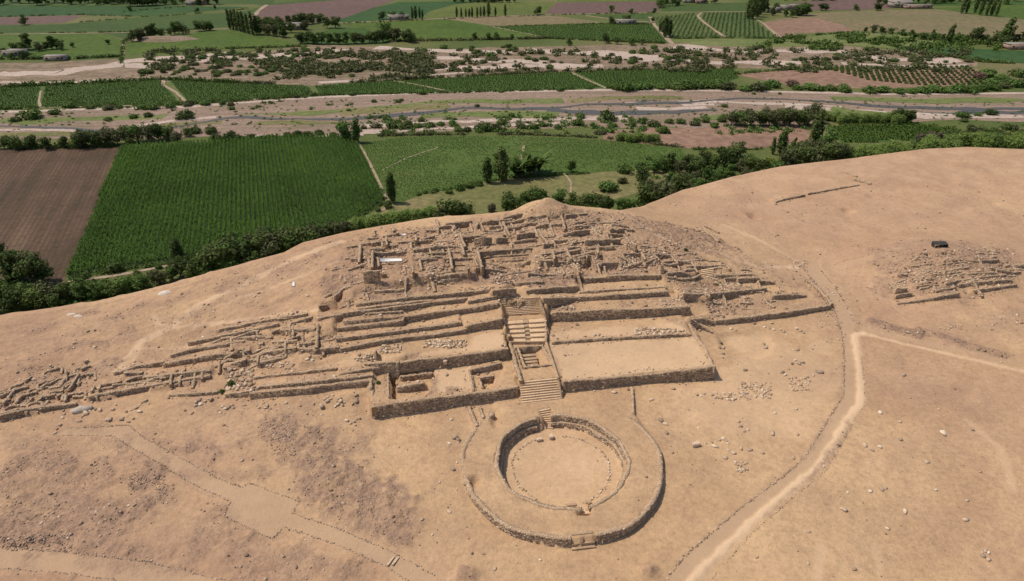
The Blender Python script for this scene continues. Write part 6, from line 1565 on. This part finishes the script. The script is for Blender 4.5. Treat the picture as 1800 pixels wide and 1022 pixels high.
for u, v, h, c in ((1285,220,6,'olive'),(1300,221,6,'dark'),(1318,222,6.5,'olive'),(1336,221,6,'dark'),(1352,222,7,'olive'),(1370,220,6.5,'dark'),(1388,221,7,'olive'),(1405,222,7,'dark'),(1420,220,6.5,'olive'),(1436,216,6,'dark'),(1428,206,6,'olive'),(1310,212,5,'olive'),(1345,211,5,'olive'),(1380,210,5.5,'olive')): tree(u, v, h, 'tree', c, 2, label='greyish tree in the row between the soil field and the river', group=G)
for i in range(24): shrub(1452 + i * 6, 216 + random.uniform(-5, 2), random.uniform(3, 4.2), 'reed', 'clump of reeds in the bank above the dark striped field', 'reed bank by the river', kind='reed')
for u, v in ((1575,213),(1590,215),(1600,216)): tree(u, v, 5.5, 'tree', 'dark', label='dark tree at the right end of the river reed bank', group='trees ending the reed bank')
for u, v, w in ((1618,250,7),(1635,248,8),(1650,246,6)): shrub(u, v, w, 'grey', 'grey leafless thicket right of the dark striped field', 'grey thicket', hh=.9)
for u in range(1660, 1810, 12): shrub(u, 240 + random.uniform(-14, 6), random.uniform(3, 5), random.choice(['mid', 'dark', 'olive']), 'green bush in the clearing above the desert ridge', 'bushes above the ridge')
# --- river bushes
G = 'bushes on the near river bank'
for u, v, w in ((660,224,5),(690,225,6),(715,226,6.5),(735,224,5),(755,223,5),(775,220,4.5),(795,220,5),(805,231,4),(820,231,4),(852,230,7),(872,228,6),(882,218,6),(915,224,5),(940,226,4.5),(955,222,4),(980,226,4),(1015,220,6),(1020,208,6),(1042,222,4),(1070,212,8),(1055,236,5),(1075,224,4.5),(1110,222,4),(1130,217,5),(1148,221,6),(1165,234,5.5),(1178,217,4.5),(1195,217,5),(1220,220,5),(1240,215,4.5),(1255,224,5),(1270,214,5),(630,232,4),(640,226,3.5),(700,216,4),(740,214,4),(900,206,4),(960,210,3.5),(1130,228,4)):
    shrub(u, v, w, random.choice(['mid', 'mid', 'olive', 'dark', 'light']), 'rounded bush on the stony near bank of the river', G, hh=random.uniform(.7, 1.0))
for i in range(12): shrub(1088 + i * 6, 248 + random.uniform(-2, 2), 3.2, 'reed', 'reed clump on the bare reddish soil field', 'reeds on the soil field', kind='reed', hh=.9)
tree(604, 246, 8.5, 'tree', 'dark', 1, 'dark tree left of the feathery tree by the maize field'); tree(625, 251, 9.0, 'column', 'mid', label='feathery tree at the top right corner of the maize field', lean=.1)
G = 'bush belt above the ploughed field'
for u, v, h in ((8,262,5),(30,263,5.5),(55,262,5),(82,262,5),(112,260,4.5),(138,260,6),(152,258,6.5),(170,257,6),(190,256,6.5),(208,255,6),(226,252,6.5),(244,250,7),(262,248,6.5),(280,246,7),(298,246,6),(150,246,4.5),(185,244,4.5),(312,250,4),(330,240,4),(-20,262,5)): tree(u, v, h, 'tree', random.choice(['dark', 'dark', 'mid', 'olive']), 2, label='bushy tree in the belt between the river and the ploughed field', group=G)
for u, v, w in ((345,234,6),(372,235,6.5),(382,247,6),(405,247,7),(418,246,5),(440,244,4),(505,241,4.5),(522,240,5),(540,240,5),(560,238,5),(585,240,4)): shrub(u, v, w, 'dark', 'dark bush along the top edge of the maize field', 'bushes above the maize field', hh=.9)
shrub(330, 209, 9, 'dark', 'lone large round bush on the river gravel', hh=.85); shrub(58, 208, 11, 'mid', 'largest bush on the left river gravel', hh=.7); shrub(95, 201, 6, 'mid', 'smaller bush right of the largest gravel bush', hh=.7)
for u, v, w in ((700,180,3.5),(706,178,3),(658,180,3.5),(408,193,3.5),(1273,188,3.5),(1370,166,2.5),(838,188,3),(1325,166,2.5),(190,212,4),(235,208,5),(260,206,5),(25,214,5),(1690,206,6),(1720,204,4),(1742,202,6),(1695,214,4)): shrub(u, v, w, random.choice(['mid', 'dark', 'light']), 'small bush on the gravel of the river bed', 'bushes on the river gravel', hh=.8)
G = 'bushes along the river embankment'
for u, v in ((118,188),(128,189),(160,191),(190,193),(210,191),(250,191),(268,192),(300,190),(330,187),(362,185),(392,184),(405,186),(520,172),(620,168),(735,164),(742,166),(820,163),(880,162),(985,160),(1085,158),(1100,159),(1115,158),(1132,157),(1160,157),(1178,155),(1192,157),(1210,156),(1230,155),(1248,154),(1262,153),(1280,157),(1310,160),(1330,160),(1342,157),(1358,154),(1400,158),(1425,158),(1440,160),(1460,159),(1480,162),(1530,163),(1550,162),(1580,165),(1600,164),(1620,163),(1640,162),(1665,163),(1685,163),(1705,163),(1725,160),(1745,158),(1765,155),(1785,153),(1800,152),(1740,150),(1770,146),(1760,140),(1790,135),(1735,135)):
    shrub(u, v, random.uniform(4, 6.5) if u < 1050 else random.uniform(6.5, 11), random.choice(['mid', 'light', 'olive', 'light']), 'bush on the embankment between the vineyards and the river', G, hh=random.uniform(.6, .85))
shrub(1392, 152, 7, 'red', 'dark reddish bush at the brown orchard', hh=.9); shrub(1722, 138, 9, 'red', 'rusty thicket at the right end of the orchard', hh=.7)
def ordinal(n): return '%d%s' % (n, 'th' if 10 <= n % 100 <= 20 else {1: 'st', 2: 'nd', 3: 'rd'}.get(n % 10, 'th'))
# --- young orchard
G = 'young orchard trees'
for r_ in range(26):
    f = r_ / 25; u0 = 1432 + f * 262; u1 = 1510 + f * 216; vt = 117.5 + 2.5 * math.sin(f * 3); vb = np.interp(f, [0, .25, .6, 1], [122, 141, 150, 148])
    for k in range(9):
        g = k / 8; v = vt + (vb - vt) * g
        u = 1460 + f * 240 - 40 * g * (1 - f) + 38 * g
        if v > 116: shrub(u, v, 2.5, 'dark', 'young orchard tree, %s from the far end of the %s row from the left' % (ordinal(k + 1), ordinal(r_ + 1)), G, hh=.9, name='orchard_tree')
# --- scrubland
G = 'scrub bushes beyond the vineyards'; cnt = 0
def dens(u, v): return fbm(np.array([u * 1.0]), np.array([v * 4.0]), 90, 3, 55)[0]
while cnt < 285:
    u = random.uniform(250, 1720); v = random.uniform(84, 136)
    if v > np.interp(u, [250, 545, 690, 1000, 1300, 1720], [138, 147, 139, 122, 118, 114]) or v < np.interp(u, [250, 520, 760, 1150, 1330, 1720], [108, 86, 86, 78, 85, 103]): continue
    if dens(u, v) < (.0 if u > 640 else -.35): continue
    shrub(u, v, random.uniform(2.5, 6.5), random.choice(['olive', 'olive', 'dark', 'mid', 'light', 'mid']), None, G, hh=random.uniform(.55, .85), name='scrub_bush')['label'] = 'scrub bush on the sandy wasteland beyond the %s vineyards' % ('left' if u < 560 else 'middle' if u < 1060 else 'right'); cnt += 1
def mass(name, region, n, w, col, label, seed):
    """what nobody could count: low scrub as one mesh of leaf clumps"""
    r = np.random.default_rng(seed); P_ = []
    while len(P_) < n:
        u = r.uniform(*region[:2]); v = r.uniform(*region[2:])
        if fbm(np.array([u * 1.0]), np.array([v * 5.0]), 60, 3, seed)[0] > -.05: P_.append(V(u, v))
    P_ = np.array(P_); m = 40
    c = np.repeat(P_, m, 0) + r.normal(0, w * .28, (n * m, 2)); z = VZ + np.abs(r.normal(0, w * .22, n * m))
    nr = r.normal(size=(n * m, 3)) + np.array([0, 0, 1.0]); nr /= np.linalg.norm(nr, axis=1)[:, None]
    t1 = np.cross(nr, r.normal(size=(n * m, 3))); t1 /= np.linalg.norm(t1, axis=1)[:, None]; t2 = np.cross(nr, t1); s = w * .16
    C_ = np.c_[c, z]
    v = np.stack([C_ - t1 * s, C_ - t2 * s, C_ + t1 * s, C_ + t2 * s], 1).reshape(-1, 3)
    return tag(mesh_np(name, v, quads=np.arange(n * m * 4).reshape(-1, 4), mat=LM[col]), label, 'scrub', kind='stuff')
mass('undergrowth', (260, 1700, 88, 128), 420, 4.0, 'olive', 'low olive undergrowth over the wasteland', 3); mass('undergrowth', (480, 760, 95, 140), 260, 4.0, 'olive', 'greyish low scrub in the middle wasteland', 4)
mass('undergrowth', (0, 1800, 170, 236), 420, .8, 'light', 'sparse olive weeds over the river gravel', 15); mass('undergrowth', (380, 1800, 176, 206), 200, .9, 'light', 'light green weeds along the river channel', 16); mass('undergrowth', (0, 1800, 196, 222), 120, 1.2, 'light', 'low weeds over the river bed', 5); mass('undergrowth', (640, 1420, 205, 236), 150, 2.4, 'light', 'low green weeds on the near river bank', 6); mass('undergrowth', (1620, 1800, 225, 258), 60, 1.6, 'mid', 'low green growth above the desert ridge', 7)
mass('undergrowth', (1120, 1480, 280, 335), 150, 2.2, 'mid', 'low garden growth beyond the desert edge', 8); mass('undergrowth', (0, 620, 150, 196), 60, 2.0, 'mid', 'weeds along the vineyard edges', 9); mass('undergrowth', (1330, 1760, 62, 90), 160, 4.5, 'mid', 'green growth in the far meadow strip', 10); mass('undergrowth', (0, 330, 494, 545), 140, 2.0, 'mid', 'low growth at the foot of the left slope', 12)
def hedge(name, pl, n, w, col, label, seed):
    """ragged weeds and low bushes along a field margin, one mass"""
    r = np.random.default_rng(seed); pw = np.array([V(*p) for p in pl]); q, s_ = resample(np.c_[pw, pw], .5)
    k = r.integers(0, len(q), n); ok = fbm(s_[k], s_[k] * 0 + seed, 25, 3, seed) > -.25; k = k[ok]
    m = 26; c = np.repeat(q[k, :2], m, 0) + r.normal(0, w * .35, (len(k) * m, 2)); z = VZ + np.abs(r.normal(0, w * .28, len(k) * m)); N_ = len(c)
    nr = r.normal(size=(N_, 3)) + np.array([0, 0, .8]); nr /= np.linalg.norm(nr, axis=1)[:, None]
    t1 = np.cross(nr, r.normal(size=(N_, 3))); t1 /= np.linalg.norm(t1, axis=1)[:, None]; t2 = np.cross(nr, t1); sz = w * .17
    C_ = np.c_[c, z]
    return tag(mesh_np(name, np.stack([C_ - t1 * sz, C_ - t2 * sz, C_ + t1 * sz, C_ + t2 * sz], 1).reshape(-1, 3), quads=np.arange(N_ * 4).reshape(-1, 4), mat=LM[col]), label, 'hedgerow', kind='stuff')
for k, (pl, n, w, col, lab) in enumerate((
    ([(0,59.5),(180,57.5),(300,55),(402,49.5)], 110, 1.4, 'mid', 'weedy verge along the far left farm road'), ([(222,97),(300,92),(400,86),(540,82)], 110, 2.0, 'dark', 'dark hedge below the light green far field'), ([(0,105),(130,104),(212,100)], 80, 2.4, 'dark', 'ragged hedge below the far left field'),
    ([(150,27),(260,30),(110,42)], 40, 1.6, 'dark', 'dark ditch line across the far left green field'), ([(0,30),(150,26),(330,12)], 60, 1.6, 'dark', 'thin hedge between the far left green fields'), ([(270,30),(340,25),(440,16)], 40, 1.6, 'dark', 'faint ditch line below the top left trees'),
    ([(218,72),(214,100),(213,112)], 40, 1.8, 'mid', 'weeds beside the short farm track'), ([(590,42),(800,33.5),(1000,26),(1150,23)], 120, 1.5, 'olive', 'weedy verge along the long far farm road'), ([(864,47.5),(1070,42),(1145,43)], 70, 1.6, 'dark', 'dark top edge of the rectangular vineyard'), ([(962,68),(1080,73),(1174,77)], 80, 2.2, 'dark', 'hedge along the lower edge of the rectangular vineyard'),
    ([(700,73),(830,71),(962,68)], 100, 2.6, 'olive', 'ragged scrub line above the wasteland'), ([(1178,69),(1270,67),(1364,68),(1500,57)], 110, 2.0, 'mid', 'green margin below the rowed vineyards'), ([(1500,56),(1560,58),(1700,77),(1800,80)], 120, 3.0, 'mid', 'green hedge between stubble and bluish field'), ([(1560,80),(1620,92),(1722,109),(1800,113)], 110, 2.4, 'mid', 'green margin of the bluish field'),
    ([(0,154),(80,150),(290,140),(420,146)], 130, 2.6, 'mid', 'bushy margin above the left vineyards'), ([(420,146),(550,150),(690,141),(1000,125),(1290,120)], 220, 2.2, 'olive', 'weedy margin above the long vineyards'), ([(0,193),(70,190),(318,184),(430,177),(560,168)], 170, 2.0, 'mid', 'bushy margin below the left vineyards'), ([(560,168),(806,163),(1062,156),(1270,149)], 200, 1.8, 'mid', 'green margin below the long vineyards'),
    ([(213,258),(118,488)], 70, 1.0, 'mid', 'grassy margin between plough and maize'), ([(213,257),(400,246),(590,237)], 130, 1.8, 'mid', 'green margin along the top of the maize field'), ([(120,489),(300,463),(480,426),(600,400),(677,356)], 150, 1.4, 'mid', 'weedy margin along the bottom of the maize field'), ([(628,250),(650,285),(677,350)], 80, 1.1, 'mid', 'weedy margin on the right side of the maize field'),
    ([(700,358),(760,340),(830,324),(900,313),(1000,307),(1110,301),(1212,291)], 170, 1.1, 'mid', 'grassy ditch below the green crop field'), ([(640,240),(760,237),(930,237),(1060,243),(1200,260)], 160, 1.6, 'olive', 'weedy bank above the green crop field'), ([(0,261),(110,259),(213,257)], 80, 2.2, 'mid', 'green verge above the ploughed field'), ([(1215,263),(1330,263),(1425,252)], 60, 1.4, 'mid', 'weeds below the bare soil field'), ([(1290,131),(1380,123),(1460,123)], 50, 2.0, 'mid', 'green margin above the orchard soil'))):
    hedge('hedgerow', pl, n, w, col, lab, 200 + k)
# --- far trees
def far(lst, h, kind, col, label, group):
    for e in lst:
        u, v = e[:2]; hh = e[2] if len(e) > 2 else h
        tree(u, v, hh * random.uniform(.9, 1.1), kind, col if col != 'mix' else random.choice(['dark', 'dark', 'mid']), label=label, group=group)
far([(405,52),(411,53),(417,54),(423,56),(430,58),(437,60),(445,62),(452,61)], 13, 'poplar', 'dark', 'tall poplar in the slanting row beside the far brown field', 'slanting row of poplars')
far([(803,31,8),(811,31,7),(819,31,6),(825,31,6),(830,31,7.5),(839,31,8),(845,30,7),(851,30,7),(859,29.5,10),(871,29,6),(888,29,8.5)], 8, 'poplar', 'dark', 'small poplar in the row along the far farm road', 'row of small poplars'); far([(725,34),(731,34,9),(738,33),(743,33,6)], 8, 'poplar', 'dark', 'poplar beside the far farmhouse', 'poplars by the farmhouse')
far([(1690,24),(1698,24),(1713,23),(1722,27),(1733,28),(1742,28),(1750,30)], 12, 'poplar', 'dark', 'thin poplar in the loose row at upper right', 'loose row of poplars'); far([(1315,33,15),(1322,34,14),(1330,30,14),(1337,26,13),(1343,22,12)], 14, 'column', 'dark', 'massive dark tree at the end of the far farm road', 'massive dark trees'); far([(1168,66,12),(1176,64,11),(1160,56,7)], 11, 'column', 'dark', 'dense dark tree beside the straight farm track', 'dense trees by the farm track')
far([(28,94),(42,95),(50,88,10),(70,90,6),(82,88,5),(92,87,9),(100,86,8),(110,88,6),(128,84,3),(190,78,3),(8,98,5),(20,104,4),(45,104,5)], 7, 'tree', 'dark', 'dark tree in the light green field at far left', 'trees in the far left field'); far([(232,74),(244,72,8),(252,69,7),(264,67,9),(272,65,9),(284,64,6),(300,63,5),(308,60,9),(322,60,8),(352,55,8),(364,54,7),(372,54,5)], 7, 'tree', 'dark', 'dark tree in the row beside the stony hump at far left', 'row by the stony hump')
far([(43,44,7),(230,20,4),(347,22,4),(378,16,4)], 5, 'tree', 'dark', 'lone tree in the far left green fields', 'lone far left trees')
far([(6 + 15 * i, 8 + random.uniform(-3, 2)) for i in range(26)], 9, 'tree', 'mix', 'tree in the line along the top left edge', 'top left tree line'); far([(230,11,11),(242,11,11),(255,11,10),(268,10,10)], 10, 'tree', 'dark', 'larger dark tree of the top left tree line', 'larger top left trees')
far([(455,47),(464,52),(475,47),(487,55),(495,48),(507,46),(500,58),(512,58),(520,44),(530,43),(540,43),(550,42),(563,40),(575,50),(590,50),(536,53),(470,62),(482,64),(498,66),(456,60)], 8, 'tree', 'mix', 'dark tree around the far farmyard by the brown field', 'farmyard trees'); far([(528,77),(540,77),(552,78),(566,78),(580,78),(594,78),(608,78),(622,77),(636,77),(650,76),(662,76),(674,74),(686,72),(698,73),(712,74),(724,75)], 8, 'tree', 'dark', 'dark tree in the dense hedge below the far orchard', 'hedge below the orchard'); tree(678, 62, 9, 'tree', 'dark', 2, 'round tree standing above the far dense hedge')
far([(672,35,6),(690,34,6),(706,34,5)], 6, 'tree', 'dark', 'tree at the far farmhouse', 'farmhouse trees'); far([(835,70,5),(858,70,5),(872,70,5),(900,70,4),(1066,76,6),(1084,78,5),(1000,80,5),(1110,80,5),(1130,80,4)], 5, 'tree', 'mix', 'small tree along the upper edge of the scrubland', 'trees above the scrubland'); far([(945,26,7),(1075,22,6),(1108,24,4),(1150,23,4),(1105,40,6),(1098,40,5),(1076,42,5),(1147,40,4),(1170,11,8),(1182,11,8),(1192,10,7),(1160,14,8),(1240,6,5),(1256,6,5)], 6, 'tree', 'dark', 'small dark tree along the far farm road', 'trees along the far road')
far([(1358,28,7),(1366,18,6),(1380,30,6),(1392,31,6),(1400,28,8),(1410,28,11),(1418,27,9),(1444,19,6),(1452,19,6),(1505,19,5),(1540,19,6),(1546,19,5),(1575,14,6)], 6, 'tree', 'dark', 'dark tree around the far white houses at right', 'trees at the far houses'); far([(1545 + 14 * i, 5 + random.uniform(-3, 3)) for i in range(18)], 8, 'tree', 'mix', 'tree in the line along the top right edge', 'top right tree line'); far([(1380 + 16 * i, 1.5) for i in range(6)] + [(800 + 13 * i, 4.5) for i in range(9)], 6, 'tree', 'mix', 'small tree on the field edge at the top of the picture', 'topmost trees')
far([(1520,57,4),(1536,58,5),(1550,60,5),(1566,60,5),(1585,63,5),(1602,65,5),(1622,70,5),(1640,72,5),(1655,74,6),(1680,74,5),(1695,76,5),(1728,75,6),(1745,76,6),(1772,76,7),(1785,77,6),(1798,75,7),(1735,82,6),(1765,82,6),(1640,62,4)], 5, 'tree', 'mix', 'bushy tree in the hedge below the wide stubble field', 'hedge below the stubble field')
tree(1664, 76, 11, 'column', 'dark', label='feathery dark tree above the bluish field', lean=.15); tree(1710, 74, 9.5, 'tree', 'dark', 2, 'round dark tree between two feathery trees at right'); tree(1757, 76, 15, 'poplar', 'mid', label='tall leaning feathery tree at upper right', lean=.28, w=1.3); tree(1764, 77, 11, 'poplar', 'mid', label='shorter leaning tree beside the tall feathery one', lean=.4)
# stony hump in the far left field
a = V(285, 70); me_pts = []; n = 20
for ring, zz in ((1.0, -.1), (.7, 1.2), (.35, 1.9)):
    for i in range(n):
        an = 2 * math.pi * i / n; rr = ring * (1 + .12 * math.sin(3 * an))
        me_pts.append((a[0] + 22 * rr * math.cos(an), a[1] + 9 * rr * math.sin(an), VZ + zz + random.uniform(-.15, .15)))
me_pts.append((a[0], a[1], VZ + 2.1))
o = mesh_np('stony_hump', me_pts, quads=[(k * n + i, k * n + (i + 1) % n, (k + 1) * n + (i + 1) % n, (k + 1) * n + i) for k in range(2) for i in range(n)], tris=[(2 * n + i, 2 * n + (i + 1) % n, 3 * n) for i in range(n)], mat=M['gravel'], smooth=True)
tag(o, 'low stony hump beside the row of dark trees at far left', 'hump', kind='structure')

# --- far houses
M['white_wall'] = simple_mat('lime_wall', (.26, .22, .18), (.34, .3, .25), .5); M['pink_wall'] = simple_mat('adobe_wall', (.32, .21, .16), (.4, .27, .21), .5); M['sheet_roof'] = simple_mat('sheet_roof', (.2, .175, .15), (.29, .26, .23), .7); M['window_dark'] = simple_mat('window_dark', (.03, .03, .035), (.05, .05, .055), 1.0)
def house(u, v, w, d, h, rz, label, wall='white_wall', gable=False):
    x, y = V(u, v); root = tag(empty('farm_house', (x, y, VZ)), label, 'house'); root.rotation_euler = (0, 0, rz)
    def bxh(name, c, s, m, parent=root):
        v_ = np.array([(sx * s[0] / 2 + c[0], sy * s[1] / 2 + c[1], sz * s[2] / 2 + c[2]) for sz in (-1, 1) for sx, sy in ((-1, -1), (1, -1), (1, 1), (-1, 1))])
        return mesh_np(name, v_, quads=[(0,3,2,1),(4,5,6,7),(0,1,5,4),(1,2,6,5),(2,3,7,6),(3,0,4,7)], mat=M[m], parent=parent)
    bxh('wall', (0, 0, h / 2), (w, d, h), wall)
    if gable:
        v_ = [(-w/2-.4, -d/2-.4, h), (w/2+.4, -d/2-.4, h), (w/2+.4, d/2+.4, h), (-w/2-.4, d/2+.4, h), (-w/2-.4, 0, h + d * .28), (w/2+.4, 0, h + d * .28)]
        mesh_np('roof', v_, quads=[(0,1,5,4),(2,3,4,5)], tris=[(1,2,5),(3,0,4)], mat=M['sheet_roof'], parent=root)
    else: bxh('roof', (0, 0, h + .12), (w + .6, d + .6, .2), 'sheet_roof')
    bxh('door', (-w * .1, -d / 2 - .02, 1.0), (1.0, .08, 2.0), 'wood')
    for k in (-.35, .18, .36): bxh('window', (w * k, -d / 2 - .02, h * .58), (1.1, .08, 1.0), 'window_dark')
house(697, 35, 12, 7, 3.2, .1, 'low pale farmhouse between trees beside the far poplars'); house(711, 35, 7, 5, 3, .1, 'small shed right of the pale farmhouse', 'pink_wall'); house(1100, 42.5, 14, 5, 2.8, .05, 'long low shed on the farmyard strip'); house(1211, 5, 10, 6, 3.2, 0, 'far white house above the dark field', gable=True); house(1230, 6, 8, 5, 3, .1, 'far shed right of the white house above the dark field', 'pink_wall')
house(1360, 22, 9, 6, 3.4, .1, 'leftmost of three pale houses among trees at upper right'); house(1379, 18, 9, 6, 3.4, -.1, 'middle one of three pale houses among trees at upper right'); house(1397, 17, 8, 6, 3.4, .05, 'rightmost of three pale houses among trees at upper right', 'pink_wall'); house(1580, 13, 16, 9, 4.5, .05, 'largest white barn with a ridged roof at upper right', gable=True); house(1612, 15, 22, 5, 2.6, .02, 'long low pale building right of the white barn', 'pink_wall'); house(1632, 15, 4, 4, 3, 0, 'tiny white hut at the end of the long pale building')
house(1790, 86, 16, 6, 3, .05, 'pinkish wall-like building at the right edge above the bluish field', 'pink_wall'); house(28, 98, 12, 6, 3, .05, 'long white shed under the dark trees at far left'); house(100, 106, 11, 5, 2.4, .1, 'low pale shed on the lower edge of the far left field'); house(352, 8, 14, 7, 3.5, 0, 'pinkish farm building at the top left', 'pink_wall'); house(338, 9, 9, 6, 3, 0, 'small pale building left of the pinkish farm building'); house(520, 52, 12, 6, 3, .1, 'pale roofed shed in the far farmyard', gable=True); house(138, 1, 12, 7, 3.2, 0, 'pale house at the very top left'); house(850, 2.5, 24, 6, 2.6, 0, 'long pale building at the top middle')
# small plants on the ruins
for u, v, w, lab in ((390,690,1.1,'small green bush left of the boulder slide'),(406,676,1.3,'small green bush at the foot of the boulder slide'),(887,417,1.0,'single dark green bush on the summit'),(1205,441,1.1,'small grey green bush on the right shoulder of the summit'),(757,452,1.4,'sprawling dark bush in the ruined summit rooms'),(665,674,.9,'green tuft in the corner gap of the left wing')):
    a = at(u, v); o = shrub(0, 0, w, 'mid' if v > 600 else 'dark', lab, xy=(a[0], a[1])); o.location.z = a[2] - .05

# ------------------------------------------------------------------ labels: count along each row where nothing else tells things apart
def ordinal(n): return '%d%s' % (n, 'th' if 10 <= n % 100 <= 20 else {1: 'st', 2: 'nd', 3: 'rd'}.get(n % 10, 'th'))
_by = {}
for o in list(COL.objects):
    if o.parent is None and o.get('group') and o.get('label'): _by.setdefault((o['group'], o['label']), []).append(o)
for (g_, l_), os_ in _by.items():
    if 1 < len(os_) <= 62 and len(l_.split()) <= 12:
        os_.sort(key=lambda o: o.location.x / max(1, o.location.y))
        for i, o in enumerate(os_):
            o['label'] = l_ + ', ' + ('leftmost' if i == 0 else 'rightmost' if i == len(os_) - 1 else ordinal(i + 1) + ' from the left')
